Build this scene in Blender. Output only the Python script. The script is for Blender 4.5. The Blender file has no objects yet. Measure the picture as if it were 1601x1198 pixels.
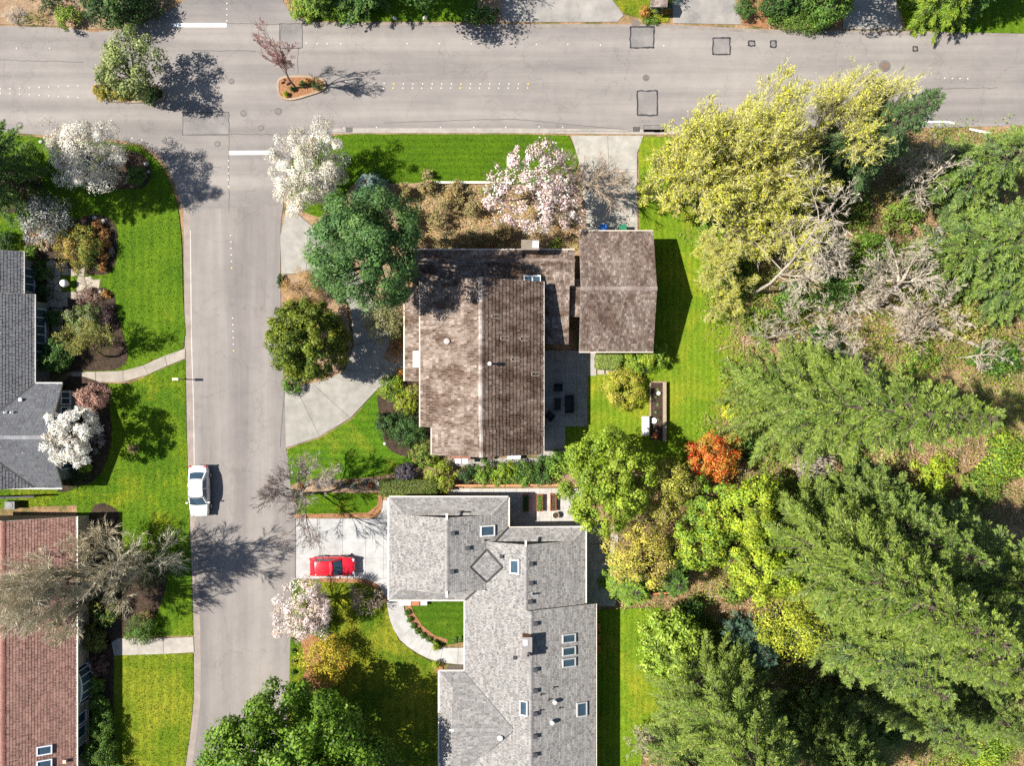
import bpy, math, random
import numpy as np
from mathutils import Vector, Matrix
from mathutils.geometry import tessellate_polygon

# ------------------------------------------------------------------ camera, sky, sun, exposure
S = 17.0          # photograph pixels per metre on the ground
H = 62.0          # camera height in metres
scene = bpy.context.scene
COL = scene.collection
cam_d = bpy.data.cameras.new('camera'); cam = bpy.data.objects.new('camera', cam_d); COL.objects.link(cam)
cam.location = (0, 0, H); cam.rotation_euler = (0, 0, 0)
cam_d.sensor_width = 36.0; cam_d.lens = 36.0 * H / (1601 / S); cam_d.clip_start = 1; cam_d.clip_end = 2000
scene.camera = cam
SUN_EL = math.radians(47.8)
LD = Vector((math.cos(math.radians(-2.0)) * math.cos(SUN_EL), math.sin(math.radians(-2.0)) * math.cos(SUN_EL), -math.sin(SUN_EL)))
world = bpy.data.worlds.new('World'); scene.world = world; world.use_nodes = True
wn = world.node_tree; wn.nodes.clear()
sky = wn.nodes.new('ShaderNodeTexSky'); sky.sky_type = 'NISHITA'; sky.sun_disc = False
sky.sun_elevation = SUN_EL; sky.sun_rotation = math.radians(-92.0); sky.altitude = 50; sky.air_density = 1.0; sky.dust_density = 0.6
bg = wn.nodes.new('ShaderNodeBackground'); bg.inputs[1].default_value = 0.06
wo = wn.nodes.new('ShaderNodeOutputWorld')
wn.links.new(sky.outputs[0], bg.inputs[0]); wn.links.new(bg.outputs[0], wo.inputs[0])
sun_d = bpy.data.lights.new('sun', 'SUN'); sun_d.energy = 4.6; sun_d.angle = math.radians(0.5); sun_d.color = (1.0, 0.95, 0.87)
sun = bpy.data.objects.new('sun', sun_d); COL.objects.link(sun)
sun.rotation_euler = LD.to_track_quat('-Z', 'Y').to_euler(); sun.location = (-60, 0, 80)
scene.view_settings.view_transform = 'Standard'; scene.view_settings.look = 'None'
scene.view_settings.exposure = 1.17; scene.view_settings.gamma = 1.0; scene.view_settings.use_curve_mapping = False
scene.render.engine = 'CYCLES'
scene.cycles.max_bounces = 6; scene.cycles.diffuse_bounces = 3; scene.cycles.transparent_max_bounces = 4
scene.cycles.use_denoising = False

R0 = np.random.default_rng(7)

# ------------------------------------------------------------------ helpers
def W(px, py, h=0.0):
    """world point that the photograph shows at (px, py) if it is h metres above the ground"""
    k = (1 - h / H) / S
    return np.array([(px - 800.5) * k, (599.0 - py) * k, h])
def G(gx, gy, z=0.0):
    """world point above ground pixel (gx, gy)"""
    return np.array([(gx - 800.5) / S, (599.0 - gy) / S, z])
def A(*p): return np.array(p, float)
def unit(v):
    v = np.asarray(v, float); return v / np.maximum(np.linalg.norm(v, axis=-1, keepdims=True), 1e-9)

# ---- materials
def new_mat(name):
    m = bpy.data.materials.new(name); m.use_nodes = True
    nt = m.node_tree; b = nt.nodes['Principled BSDF']
    return m, nt, b
def ramp(nt, fac, stops):
    r = nt.nodes.new('ShaderNodeValToRGB'); e = r.color_ramp.elements
    while len(e) < len(stops): e.new(0.5)
    for k, (p, c) in enumerate(stops):
        e[k].position = p; e[k].color = (*c, 1)
    nt.links.new(fac, r.inputs[0]); return r.outputs[0]
def noise(nt, scale, detail=4, rough=0.6, vec=None, stretch=None, dist=0.0):
    n = nt.nodes.new('ShaderNodeTexNoise'); n.inputs['Scale'].default_value = scale
    n.inputs['Detail'].default_value = detail; n.inputs['Roughness'].default_value = rough; n.inputs['Distortion'].default_value = dist
    g = nt.nodes.new('ShaderNodeNewGeometry'); v = g.outputs['Position']
    if stretch:
        mp = nt.nodes.new('ShaderNodeMapping'); mp.inputs['Scale'].default_value = stretch
        nt.links.new(v, mp.inputs[0]); v = mp.outputs[0]
    nt.links.new(v, n.inputs['Vector']); return n.outputs['Fac']
def mixc(nt, fac, a, b, mode='MIX'):
    m = nt.nodes.new('ShaderNodeMix'); m.data_type = 'RGBA'; m.blend_type = mode
    for s, v in ((0, fac), (6, a), (7, b)):
        if isinstance(v, (int, float)): m.inputs[s].default_value = v
        elif isinstance(v, tuple): m.inputs[s].default_value = (*v, 1)
        else: nt.links.new(v, m.inputs[s])
    return m.outputs[2]
def bump(nt, b, height, strength, dist=0.02):
    bp = nt.nodes.new('ShaderNodeBump'); bp.inputs['Strength'].default_value = strength; bp.inputs['Distance'].default_value = dist
    nt.links.new(height, bp.inputs['Height']); nt.links.new(bp.outputs[0], b.inputs['Normal'])
def attr(nt):
    a = nt.nodes.new('ShaderNodeAttribute'); a.attribute_name = 'Col'; return a.outputs['Color']

def mat_attr(name, rough=0.7, nscale=3.0, namt=0.25, spec=0.3, bscale=None, bamt=0.3, metal=0.0, coat=0.0):
    """colour from the mesh's own colour attribute, broken up by noise"""
    m, nt, b = new_mat(name)
    n = noise(nt, nscale)
    k = ramp(nt, n, [(0.3, (1 - namt,) * 3), (0.7, (1 + namt * 0.6,) * 3)])
    nt.links.new(mixc(nt, 1.0, attr(nt), k, 'MULTIPLY'), b.inputs['Base Color'])
    b.inputs['Roughness'].default_value = rough; b.inputs['Specular IOR Level'].default_value = spec; b.inputs['Metallic'].default_value = metal
    b.inputs['Coat Weight'].default_value = coat; b.inputs['Coat Roughness'].default_value = 0.05
    if bscale: bump(nt, b, noise(nt, bscale), bamt)
    return m
M = {}
M['solid'] = mat_attr('painted_surface', 0.6, 4, 0.12, 0.35)
M['wood'] = mat_attr('weathered_wood', 0.8, 9, 0.35, 0.2, 30, 0.4)
M['bark'] = mat_attr('bark', 0.9, 6, 0.4, 0.1, 14, 0.6)
M['concrete'] = mat_attr('concrete', 0.85, 1.1, 0.22, 0.25, 40, 0.25)
M['metal'] = mat_attr('painted_metal', 0.62, 5, 0.08, 0.5, metal=0.3)
M['paint'] = mat_attr('car_paint', 0.28, 2, 0.03, 0.5, coat=0.8)
M['rubber'] = mat_attr('rubber', 0.85, 12, 0.2, 0.2)
M['stone'] = mat_attr('stone', 0.9, 5, 0.3, 0.2, 12, 0.5)
M['shingle'] = mat_attr('shingle', 0.9, 1.2, 0.1, 0.15, 60, 0.4)
def glass_mat():
    m, nt, b = new_mat('window_glass')
    c = ramp(nt, noise(nt, 0.8), [(0.3, (0.02, 0.04, 0.06)), (0.7, (0.05, 0.09, 0.12))])
    nt.links.new(c, b.inputs['Base Color']); b.inputs['Roughness'].default_value = 0.06; b.inputs['Specular IOR Level'].default_value = 0.9
    return m
M['glass'] = glass_mat()
def foliage_mat():
    m, nt, b = new_mat('foliage')
    c = attr(nt)
    n = ramp(nt, noise(nt, 2.2, 3), [(0.3, (0.8, 0.84, 0.8)), (0.7, (1.18, 1.12, 1.05))])
    c2 = mixc(nt, 1.0, c, n, 'MULTIPLY')
    nt.links.new(c2, b.inputs['Base Color']); b.inputs['Roughness'].default_value = 0.55; b.inputs['Specular IOR Level'].default_value = 0.25
    tr = nt.nodes.new('ShaderNodeBsdfTranslucent'); nt.links.new(c2, tr.inputs[0])
    ms = nt.nodes.new('ShaderNodeMixShader'); ms.inputs[0].default_value = 0.2
    out = nt.nodes['Material Output']
    nt.links.new(b.outputs[0], ms.inputs[1]); nt.links.new(tr.outputs[0], ms.inputs[2]); nt.links.new(ms.outputs[0], out.inputs[0])
    return m
M['leaf'] = foliage_mat()
def lawn_mat(name, g1, g2, yellow, yamt, axis, period):
    m, nt, b = new_mat(name)
    n1 = noise(nt, 0.35, 5, 0.65); n2 = noise(nt, 7.0, 4, 0.7); n3 = noise(nt, 28.0, 2, 0.7)
    base = mixc(nt, ramp(nt, n1, [(0.35, (0, 0, 0)), (0.65, (1, 1, 1))]), g1, g2)
    yf = ramp(nt, noise(nt, 0.22, 6, 0.7, dist=0.4), [(0.62 - yamt * 0.35, (0, 0, 0)), (0.78 - yamt * 0.2, (1, 1, 1))])
    base = mixc(nt, yf, base, yellow)
    # mown stripes: grass laid alternately this way and that
    w = nt.nodes.new('ShaderNodeTexWave'); w.wave_type = 'BANDS'; w.bands_direction = axis
    w.inputs['Scale'].default_value = 0.314 / period; w.inputs['Distortion'].default_value = 2.6; w.inputs['Detail'].default_value = 2; w.inputs['Detail Scale'].default_value = 0.6
    g = nt.nodes.new('ShaderNodeNewGeometry'); nt.links.new(g.outputs['Position'], w.inputs['Vector'])
    st = ramp(nt, w.outputs['Fac'], [(0.2, (0.88, 0.9, 0.88)), (0.8, (1.08, 1.06, 1.0))])
    base = mixc(nt, 1.0, base, st, 'MULTIPLY')
    weeds = ramp(nt, noise(nt, 1.4, 6, 0.75), [(0.3, (0.74, 0.78, 0.8)), (0.5, (1.0, 1.0, 1.0)), (0.72, (1.28, 1.16, 1.1))]); base = mixc(nt, 1.0, base, weeds, 'MULTIPLY')
    fine = ramp(nt, n2, [(0.3, (0.8, 0.82, 0.78)), (0.7, (1.18, 1.14, 1.14))]); base = mixc(nt, 1.0, base, fine, 'MULTIPLY')
    nt.links.new(base, b.inputs['Base Color']); b.inputs['Roughness'].default_value = 0.9; b.inputs['Specular IOR Level'].default_value = 0.1
    bump(nt, b, n3, 0.45, 0.04)
    return m
def asphalt_mat(name, base=(0.228, 0.208, 0.193), stretch=(0.05, 1.0, 1.0), pale=1.0):
    m, nt, b = new_mat(name)
    c = tuple(x * pale for x in base)
    n1 = noise(nt, 0.5, 5, 0.6, stretch=stretch); n2 = noise(nt, 0.16, 6, 0.7); n3 = noise(nt, 35, 2, 0.8); n4 = noise(nt, 1.3, 5, 0.7, dist=0.5)
    col = mixc(nt, 1.0, c, ramp(nt, n1, [(0.32, (0.74, 0.74, 0.76)), (0.66, (1.16, 1.15, 1.13))]), 'MULTIPLY')
    col = mixc(nt, 1.0, col, ramp(nt, n2, [(0.3, (0.86, 0.86, 0.88)), (0.7, (1.1, 1.1, 1.08))]), 'MULTIPLY')
    col = mixc(nt, 1.0, col, ramp(nt, n4, [(0.36, (0.95, 0.945, 0.94)), (0.55, (1.0, 1.0, 1.0))]), 'MULTIPLY')
    col = mixc(nt, 1.0, col, ramp(nt, n3, [(0.25, (0.9, 0.9, 0.9)), (0.75, (1.09, 1.09, 1.09))]), 'MULTIPLY')
    # fine cracks
    v = nt.nodes.new('ShaderNodeTexVoronoi'); v.feature = 'DISTANCE_TO_EDGE'; v.inputs['Scale'].default_value = 0.16
    g = nt.nodes.new('ShaderNodeNewGeometry'); vm = nt.nodes.new('ShaderNodeVectorMath'); vm.operation = 'ADD'
    dn = nt.nodes.new('ShaderNodeTexNoise'); dn.inputs['Scale'].default_value = 0.9; dn.inputs['Detail'].default_value = 5
    sc_ = nt.nodes.new('ShaderNodeVectorMath'); sc_.operation = 'SCALE'; sc_.inputs['Scale'].default_value = 2.2
    nt.links.new(g.outputs['Position'], dn.inputs['Vector']); nt.links.new(dn.outputs['Color'], sc_.inputs[0])
    nt.links.new(g.outputs['Position'], vm.inputs[0]); nt.links.new(sc_.outputs[0], vm.inputs[1]); nt.links.new(vm.outputs[0], v.inputs['Vector'])
    crack = ramp(nt, v.outputs['Distance'], [(0.0, (0.72, 0.72, 0.72)), (0.012, (1, 1, 1))])
    col = mixc(nt, 0.55, col, mixc(nt, 1.0, col, crack, 'MULTIPLY'))
    nt.links.new(col, b.inputs['Base Color']); b.inputs['Roughness'].default_value = 0.85; b.inputs['Specular IOR Level'].default_value = 0.25
    bump(nt, b, n3, 0.3, 0.01)
    return m
M['road'] = asphalt_mat('asphalt_main')
M['road_ns'] = asphalt_mat('asphalt_side', (0.215, 0.195, 0.181), (1.0, 0.05, 1.0))
M['patch'] = asphalt_mat('asphalt_patch', (0.195, 0.18, 0.172), (1, 1, 1))
def soil_mat(name, stops, scale=1.2, fine=9.0):
    m, nt, b = new_mat(name)
    a = noise(nt, scale, 6, 0.7); f = noise(nt, fine, 4, 0.75)
    c = ramp(nt, a, stops)
    c = mixc(nt, 1.0, c, ramp(nt, f, [(0.28, (0.5, 0.5, 0.5)), (0.72, (1.45, 1.4, 1.35))]), 'MULTIPLY')
    nt.links.new(c, b.inputs['Base Color']); b.inputs['Roughness'].default_value = 0.95; b.inputs['Specular IOR Level'].default_value = 0.1
    bump(nt, b, f, 0.9, 0.08)
    return m
M['forest'] = soil_mat('forest_floor', [(0.28, (0.07, 0.1, 0.025)), (0.42, (0.14, 0.12, 0.045)), (0.55, (0.3, 0.19, 0.11)), (0.66, (0.36, 0.25, 0.15)), (0.78, (0.12, 0.15, 0.035))], 0.45)
M['mulch'] = soil_mat('dark_mulch', [(0.3, (0.03, 0.022, 0.018)), (0.7, (0.09, 0.06, 0.045))], 2.0)
M['barkchip'] = soil_mat('orange_bark_chips', [(0.3, (0.22, 0.1, 0.045)), (0.7, (0.36, 0.2, 0.11))], 3.0)
M['tan'] = soil_mat('dry_soil', [(0.3, (0.2, 0.13, 0.08)), (0.7, (0.36, 0.26, 0.17))], 1.5)
M['drive'] = asphalt_mat('aggregate_drive', (0.26, 0.245, 0.225), (1, 1, 1))

# ---- mesh collector
class MB:
    def __init__(s): s.q = []; s.t = []; s.qc = []; s.tc = []; s.n = []; s.nc = []
    def quads(s, a, c):
        a = np.asarray(a, float).reshape(-1, 4, 3); c = np.broadcast_to(np.asarray(c, float), (len(a), 3)); s.q.append(a); s.qc.append(c); return s
    def tris(s, a, c):
        a = np.asarray(a, float).reshape(-1, 3, 3); c = np.broadcast_to(np.asarray(c, float), (len(a), 3)); s.t.append(a); s.tc.append(c); return s
    def box(s, c, size, col, rz=0.0, taper=1.0):
        x, y, z = [v / 2 for v in size]
        v = np.array([[-x, -y, -z], [x, -y, -z], [x, y, -z], [-x, y, -z], [-x * taper, -y * taper, z], [x * taper, -y * taper, z], [x * taper, y * taper, z], [-x * taper, y * taper, z]])
        if rz:
            ca, sa = math.cos(rz), math.sin(rz); v = v @ np.array([[ca, sa, 0], [-sa, ca, 0], [0, 0, 1]])
        v = v + np.asarray(c, float)
        return s.quads(v[[[0, 3, 2, 1], [4, 5, 6, 7], [0, 1, 5, 4], [1, 2, 6, 5], [2, 3, 7, 6], [3, 0, 4, 7]]], col)
    def prism(s, poly, z0, z1, col, bottom=False):
        """vertical extrusion of a plan polygon; poly in world xy"""
        p = [np.asarray(q, float)[:2] for q in poly]
        ar = sum(p[i][0] * p[(i + 1) % len(p)][1] - p[(i + 1) % len(p)][0] * p[i][1] for i in range(len(p)))
        if ar < 0: p = p[::-1]
        tri = tessellate_polygon([[Vector((a, b, 0)) for a, b in p]])
        for t in tri:
            q = [A(*p[i], z1) for i in t]
            if np.cross(q[1] - q[0], q[2] - q[0])[2] < 0: q = q[::-1]
            s.tris([q], col)
            if bottom: s.tris([[A(x[0], x[1], z0) for x in q[::-1]]], col)
        if z1 > z0:
            for i in range(len(p)):
                a, b = p[i], p[(i + 1) % len(p)]
                s.quads([[A(*a, z0), A(*b, z0), A(*b, z1), A(*a, z1)]], col)
        return s
    def slab3(s, pts, thick, col):
        """planar 3D polygon given thickness downwards"""
        pts = [np.asarray(q, float) for q in pts]
        n = np.zeros(3)
        for i in range(len(pts)): n += np.cross(pts[i], pts[(i + 1) % len(pts)])
        if n[2] < 0: pts = pts[::-1]
        for t in tessellate_polygon([[Vector(q) for q in pts]]):
            q = [pts[i] for i in t]
            if np.cross(q[1] - q[0], q[2] - q[0])[2] < 0: q = q[::-1]
            s.tris([q], col); s.tris([[x - A(0, 0, thick) for x in q[::-1]]], col)
        for i in range(len(pts)):
            a, b = pts[i], pts[(i + 1) % len(pts)]; d = A(0, 0, thick)
            s.quads([[a - d, b - d, b, a]], col)
        return s
    def segs(s, p0, p1, r0, r1, col, sides=5):
        p0 = np.asarray(p0, float).reshape(-1, 3); p1 = np.asarray(p1, float).reshape(-1, 3); n = len(p0)
        if n == 0: return s
        r0 = np.broadcast_to(np.asarray(r0, float), (n,)); r1 = np.broadcast_to(np.asarray(r1, float), (n,))
        d = unit(p1 - p0); ref = np.where(np.abs(d[:, 2:3]) > 0.9, A(1, 0, 0), A(0, 0, 1)); u = unit(np.cross(d, ref)); v = np.cross(d, u)
        an = np.arange(sides) * 2 * math.pi / sides
        ring = u[:, None] * np.cos(an)[None, :, None] + v[:, None] * np.sin(an)[None, :, None]
        a = p0[:, None] + ring * r0[:, None, None]; b = p1[:, None] + ring * r1[:, None, None]
        a2 = np.roll(a, -1, 1); b2 = np.roll(b, -1, 1)
        q = np.stack([a2, a, b, b2], 2).reshape(-1, 4, 3)
        c = np.asarray(col, float)
        if c.ndim == 2: c = np.repeat(c, sides, 0)
        return s.quads(q, c)
    def tube(s, pts, r, col, sides=8, cap=True):
        pts = np.asarray(pts, float); r = np.broadcast_to(np.asarray(r, float), (len(pts),))
        s.segs(pts[:-1], pts[1:], r[:-1], r[1:], col, sides)
        return s
    def disc(s, c, r, col, n=20, z1=None):
        """vertical cylinder of radius r (or rx, ry) from c.z up to z1"""
        c = np.asarray(c, float); rx, ry = (r if isinstance(r, tuple) else (r, r))
        return s.prism([(c[0] + rx * math.cos(2 * math.pi * i / n), c[1] + ry * math.sin(2 * math.pi * i / n)) for i in range(n)], c[2], c[2] + 0.01 if z1 is None else z1, col)
    def lathe(s, c, prof, col, n=12):
        c = np.asarray(c, float)
        an = np.arange(n + 1) * 2 * math.pi / n
        rings = np.array([[(c[0] + r * math.cos(t), c[1] + r * math.sin(t), c[2] + z) for t in an] for r, z in prof])
        for i in range(len(prof) - 1):
            s.quads(np.stack([rings[i, :-1], rings[i, 1:], rings[i + 1, 1:], rings[i + 1, :-1]], 1), col)
        return s
    def mesh(s, name, off=None, smooth=False):
        q = np.concatenate(s.q) if s.q else np.zeros((0, 4, 3)); t = np.concatenate(s.t) if s.t else np.zeros((0, 3, 3))
        c = np.concatenate(s.qc + s.tc) if (s.qc or s.tc) else np.zeros((0, 3))
        v = np.concatenate([q.reshape(-1, 3), t.reshape(-1, 3)])
        if off is not None: v = v - np.asarray(off, float)
        nq, nt_ = len(q), len(t)
        idx = np.arange(len(v), dtype=np.int32)
        if smooth and len(v):
            key = np.round(v, 4); _, inv_i, inv = np.unique(key, axis=0, return_index=True, return_inverse=True)
            v = v[inv_i]; idx = inv.reshape(-1).astype(np.int32)
        me = bpy.data.meshes.new(name); me.vertices.add(len(v)); me.vertices.foreach_set('co', v.astype(np.float32).ravel())
        me.loops.add(nq * 4 + nt_ * 3); me.loops.foreach_set('vertex_index', idx)
        me.polygons.add(nq + nt_)
        ls = np.concatenate([np.arange(nq) * 4, nq * 4 + np.arange(nt_) * 3]).astype(np.int32)
        me.polygons.foreach_set('loop_start', ls)
        at = me.attributes.new('Col', 'FLOAT_COLOR', 'FACE')
        at.data.foreach_set('color', np.concatenate([c, np.ones((len(c), 1))], 1).astype(np.float32).ravel())
        me.update(calc_edges=True)
        if smooth: me.polygons.foreach_set('use_smooth', np.ones(nq + nt_, bool))
        return me
    def build(s, name, mat, parent=None, local=False, smooth=False, label=None, kind=None):
        off = None
        if parent is not None and not local:
            off = np.array(parent.location); 
            if parent.parent is not None and 'wloc' in parent: off = np.array(parent['wloc'])
            elif 'wloc' in parent: off = np.array(parent['wloc'])
        me = s.mesh(name, off, smooth); me.materials.append(mat)
        o = bpy.data.objects.new(name, me); COL.objects.link(o)
        if parent is not None:
            o.parent = parent
            if off is not None: o['wloc'] = [float(x) for x in off]
        if label: o['label'] = label
        if kind: o['kind'] = kind
        return o
def tag(o, label, cat, group=None):
    o['label'] = label; o['category'] = cat
    if group: o['group'] = group
    return o
def thing(name, label, cat, loc, group=None, rz=0.0):
    o = bpy.data.objects.new(name, None); COL.objects.link(o); o.location = loc; o.rotation_euler = (0, 0, rz); o.empty_display_size = 0.3
    return tag(o, label, cat, group)
def struct(name, mb, mat, parent=None):
    o = mb.build(name, mat, parent)
    if parent is None: o['kind'] = 'structure'
    return o
def inside(P, poly):
    x, y = P[:, 0], P[:, 1]; r = np.zeros(len(P), bool); n = len(poly)
    for i in range(n):
        x0, y0 = poly[i][0], poly[i][1]; x1, y1 = poly[(i + 1) % n][0], poly[(i + 1) % n][1]
        if y0 == y1: continue
        c = ((y0 > y) != (y1 > y)) & (x < (x1 - x0) * (y - y0) / (y1 - y0) + x0); r ^= c
    return r
def scatter(poly, n, rng):
    poly = np.asarray(poly)[:, :2]; lo, hi = poly.min(0), poly.max(0); out = []; k = 0
    while k < n:
        P = lo + rng.random((n * 2, 2)) * (hi - lo); P = P[inside(P, poly)]; out.append(P); k += len(P)
        if len(P) == 0: break
    return np.concatenate(out)[:n]
def polyarea(p):
    p = np.asarray(p)[:, :2]; return abs(np.dot(p[:, 0], np.roll(p[:, 1], -1)) - np.dot(p[:, 1], np.roll(p[:, 0], -1))) / 2
def smooth_line(pts, closed=False, n=6):
    """Catmull-Rom through pixel points"""
    pts = [np.asarray(p, float) for p in pts]; m = len(pts); out = []
    rng_ = range(m) if closed else range(m - 1)
    for i in rng_:
        g = (lambda k: pts[k % m]) if closed else (lambda k: pts[min(max(k, 0), m - 1)])
        p0, p1, p2, p3 = g(i - 1), g(i), g(i + 1), g(i + 2)
        for k in range(n):
            t = k / n
            out.append(0.5 * ((2 * p1) + (-p0 + p2) * t + (2 * p0 - 5 * p1 + 4 * p2 - p3) * t * t + (-p0 + 3 * p1 - 3 * p2 + p3) * t ** 3))
    if not closed: out.append(pts[-1])
    return out
def ground_poly(pts): return [G(*p)[:2] for p in pts]
def strip(mb, pts, w0, w1, z0, z1, col):
    """kerb or band along world points, from offset w0 to w1 to the left of travel"""
    P = np.array([p[:2] for p in pts]); d = np.gradient(P, axis=0); d = d / np.maximum(np.linalg.norm(d, axis=1, keepdims=True), 1e-6)
    nrm = np.stack([-d[:, 1], d[:, 0]], 1); a = P + nrm * w0; b = P + nrm * w1
    for i in range(len(P) - 1):
        mb.quads([[A(*a[i], z1), A(*a[i + 1], z1), A(*b[i + 1], z1), A(*b[i], z1)][::(1 if w1 > w0 else -1)]], col)
        if z1 - z0 > 0.002:
            mb.quads([[A(*a[i], z0), A(*a[i + 1], z0), A(*a[i + 1], z1), A(*a[i], z1)]], col); mb.quads([[A(*b[i + 1], z0), A(*b[i], z0), A(*b[i], z1), A(*b[i + 1], z1)]], col)
    return mb

# ------------------------------------------------------------------ the ground
def build_ground():
    # one sheet to the horizon; finer and slightly hummocky under the wood
    N = 90; xs = np.concatenate([np.linspace(-600, -60, 6)[:-1], np.linspace(-60, 75, N), np.linspace(75, 600, 6)[1:]])
    ys = np.concatenate([np.linspace(-600, -60, 6)[:-1], np.linspace(-60, 60, N), np.linspace(60, 600, 6)[1:]])
    X, Y = np.meshgrid(xs, ys); rng = np.random.default_rng(3)
    Z = np.zeros_like(X)
    for k in range(14):
        f = rng.uniform(0.15, 0.7, 2); p = rng.uniform(0, 6.3, 2); Z += np.sin(X * f[0] + p[0] + 0.3 * Y) * np.sin(Y * f[1] + p[1]) * 0.12
    mask = np.clip((X - 21) / 4, 0, 1) * np.clip((21.5 - Y) / 3, 0, 1); Z = np.clip(Z, -0.1, 0.7) * mask - 0.02
    P = np.stack([X, Y, Z], 2)
    q = np.stack([P[:-1, :-1], P[:-1, 1:], P[1:, 1:], P[1:, :-1]], 2).reshape(-1, 4, 3)
    mb = MB(); mb.quads(q, (0.2, 0.14, 0.08)); o = mb.build('ground', M['forest'], smooth=True); o['kind'] = 'structure'
build_ground()

# ------------------------------------------------------------------ roads
RN_top_left = [(-900, 38), (0, 40), (70, 42), (115, 44), (145, 50), (180, 47), (215, 38), (245, 26), (268, 14), (288, 0), (292, -40), (292, -700)]
RN_top_right = [(440, -700), (440, -20), (443, 2), (452, 16), (468, 28), (495, 34), (560, 35), (640, 34), (790, 37), (900, 37), (1050, 38), (1200, 46), (1400, 48), (1601, 52), (2600, 60)]
S_right = [(2600, 200), (1601, 196), (1440, 200), (1300, 208), (1040, 210), (800, 208), (560, 208), (520, 209), (490, 216), (468, 230), (453, 252), (445, 285), (443, 320)]
S_left = [(287, 330), (283, 318), (274, 288), (262, 262), (246, 242), (222, 226), (180, 218), (100, 214), (30, 208), (0, 206), (-900, 200)]
Ew = [(443, 320), (439, 350), (438, 420), (439, 480), (442, 560), (446, 640), (447, 700), (451, 730), (457, 770), (462, 805), (462, 905), (457, 940), (454, 1000), (453, 1060), (450, 1120), (440, 1198), (400, 1700)]
Ww = [(250, 1700), (290, 1198), (298, 1140), (303, 1090), (303, 1000), (300, 900), (296, 800), (293, 700), (291, 600), (289, 540), (288, 420), (287, 330)]
main_poly = RN_top_left + RN_top_right + S_right + S_left
mb = MB(); mb.prism(ground_poly(main_poly), 0.0, 0.012, (1, 1, 1)); road = struct('main_road', mb, M['road'])
mb = MB(); mb.prism(ground_poly([(443, 320)] + Ew[1:] + Ww), 0.0, 0.0125, (1, 1, 1)); side_road = struct('side_road', mb, M['road_ns'])
# concrete gutters flush with the asphalt
CG = (0.25, 0.21, 0.18)
mb = MB(); strip(mb, [G(*p) for p in smooth_line(Ww[::-1][0:11])], 0.0, 0.62, 0.0, 0.0165, CG); struct('gutter', mb, M['concrete'], side_road)
mb = MB(); strip(mb, [G(*p) for p in smooth_line([(1400, 206), (1300, 208), (1040, 210), (800, 208), (560, 208), (520, 209)])], -0.45, 0.0, 0.0, 0.0165, (0.3, 0.27, 0.24)); struct('gutter', mb, M['concrete'], road)
mb = MB(); strip(mb, [G(*p) for p in smooth_line([(470, 30), (500, 35), (640, 34.5), (790, 37.5), (900, 37.5), (1050, 38.5), (1200, 46.5), (1400, 48.5), (1601, 52.5)])], -0.3, 0.0, 0.0, 0.0165, (0.22, 0.19, 0.165)); struct('gutter', mb, M['concrete'], road)
# expansion line beside the west gutter
mb = MB(); strip(mb, [G(*p) for p in smooth_line([(297, 360), (298, 460), (299, 540), (302, 640), (303, 730)])], 0.0, 0.1, 0, 0.0205, (0.42, 0.38, 0.35)); struct('seam', mb, M['concrete'], side_road)
# painted lines
def sheet(name, pts, z, col, mat, parent):
    mb = MB(); mb.prism(ground_poly(pts), z - 0.004, z, col); return struct(name, mb, mat, parent)
WHITE = (0.8, 0.8, 0.78)
sheet('stop_line', [(271, 36), (354, 36), (354, 42), (271, 42)], 0.018, WHITE, M['solid'], road)
sheet('stop_line', [(358, 236), (431, 235.5), (431, 241.5), (358, 242)], 0.018, WHITE, M['solid'], road)
mb = MB(); strip(mb, [G(*p) for p in smooth_line([(1425, 191), (1450, 190.5), (1480, 190.5), (1492, 193)])], -0.08, 0.08, 0.0, 0.02, WHITE); struct('edge_line', mb, M['solid'], road)
sheet('edge_line', [(1516, 200), (1550, 207), (1549, 210), (1515, 203)], 0.02, WHITE, M['solid'], road)
# patches in the asphalt with tar joints
def patch(cx, cy, w, h, parent=road, tar=0.09, dark=True, skew=0.0):
    x0, x1, y0, y1 = cx - w / 2, cx + w / 2, cy - h / 2, cy + h / 2
    c = [(x0, y0 + skew), (x1, y0), (x1 + skew, y1), (x0, y1)]
    o = sheet('asphalt_patch', c, 0.0165, (1, 1, 1), M['patch'], parent)
    if dark:
        rng = np.random.default_rng(int(cx)); mb = MB(); P = []
        for i in range(4):
            a, b = A(*c[i]), A(*c[(i + 1) % 4]); P += [a + (b - a) * t + rng.normal(0, 0.35, 2) for t in np.linspace(0, 1, 7)[:-1]]
        P.append(P[0]); Q = [G(*p) for p in P]
        for i in range(len(Q) - 1):
            strip(mb, [Q[i], Q[i + 1]], -tar * rng.uniform(0.5, 1.1), tar * rng.uniform(0.3, 0.9), 0, 0.0205, (0.04, 0.04, 0.042))
        mb.build('tar_joint', M['rubber'], o)
for p in [(1004, 58, 37, 33), (1128, 72, 27, 26), (1012, 161, 31, 38), (1175, 67.5, 10, 8), (1209, 68.5, 9, 10), (1431, 76, 7, 7)]: patch(*p)
for p in [(1024, 201, 36, 11), (455, 56, 36, 38), (322, 193, 72, 36)]: patch(*p, tar=0.03)
def crack(pts, parent, w=0.03, seed=0):
    rng = np.random.default_rng(seed); P = []
    for i in range(len(pts) - 1):
        a, b = A(*pts[i]), A(*pts[i + 1]); n = max(2, int(np.linalg.norm(b - a) / 6))
        P += [a + (b - a) * t + rng.normal(0, 0.5, 2) for t in np.arange(n) / n]
    P.append(A(*pts[-1])); mb = MB(); strip(mb, [G(*p) for p in P], -w / 2, w / 2, 0, 0.0205, (0.07, 0.065, 0.065)); mb.build('crack', M['rubber'], parent)
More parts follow.
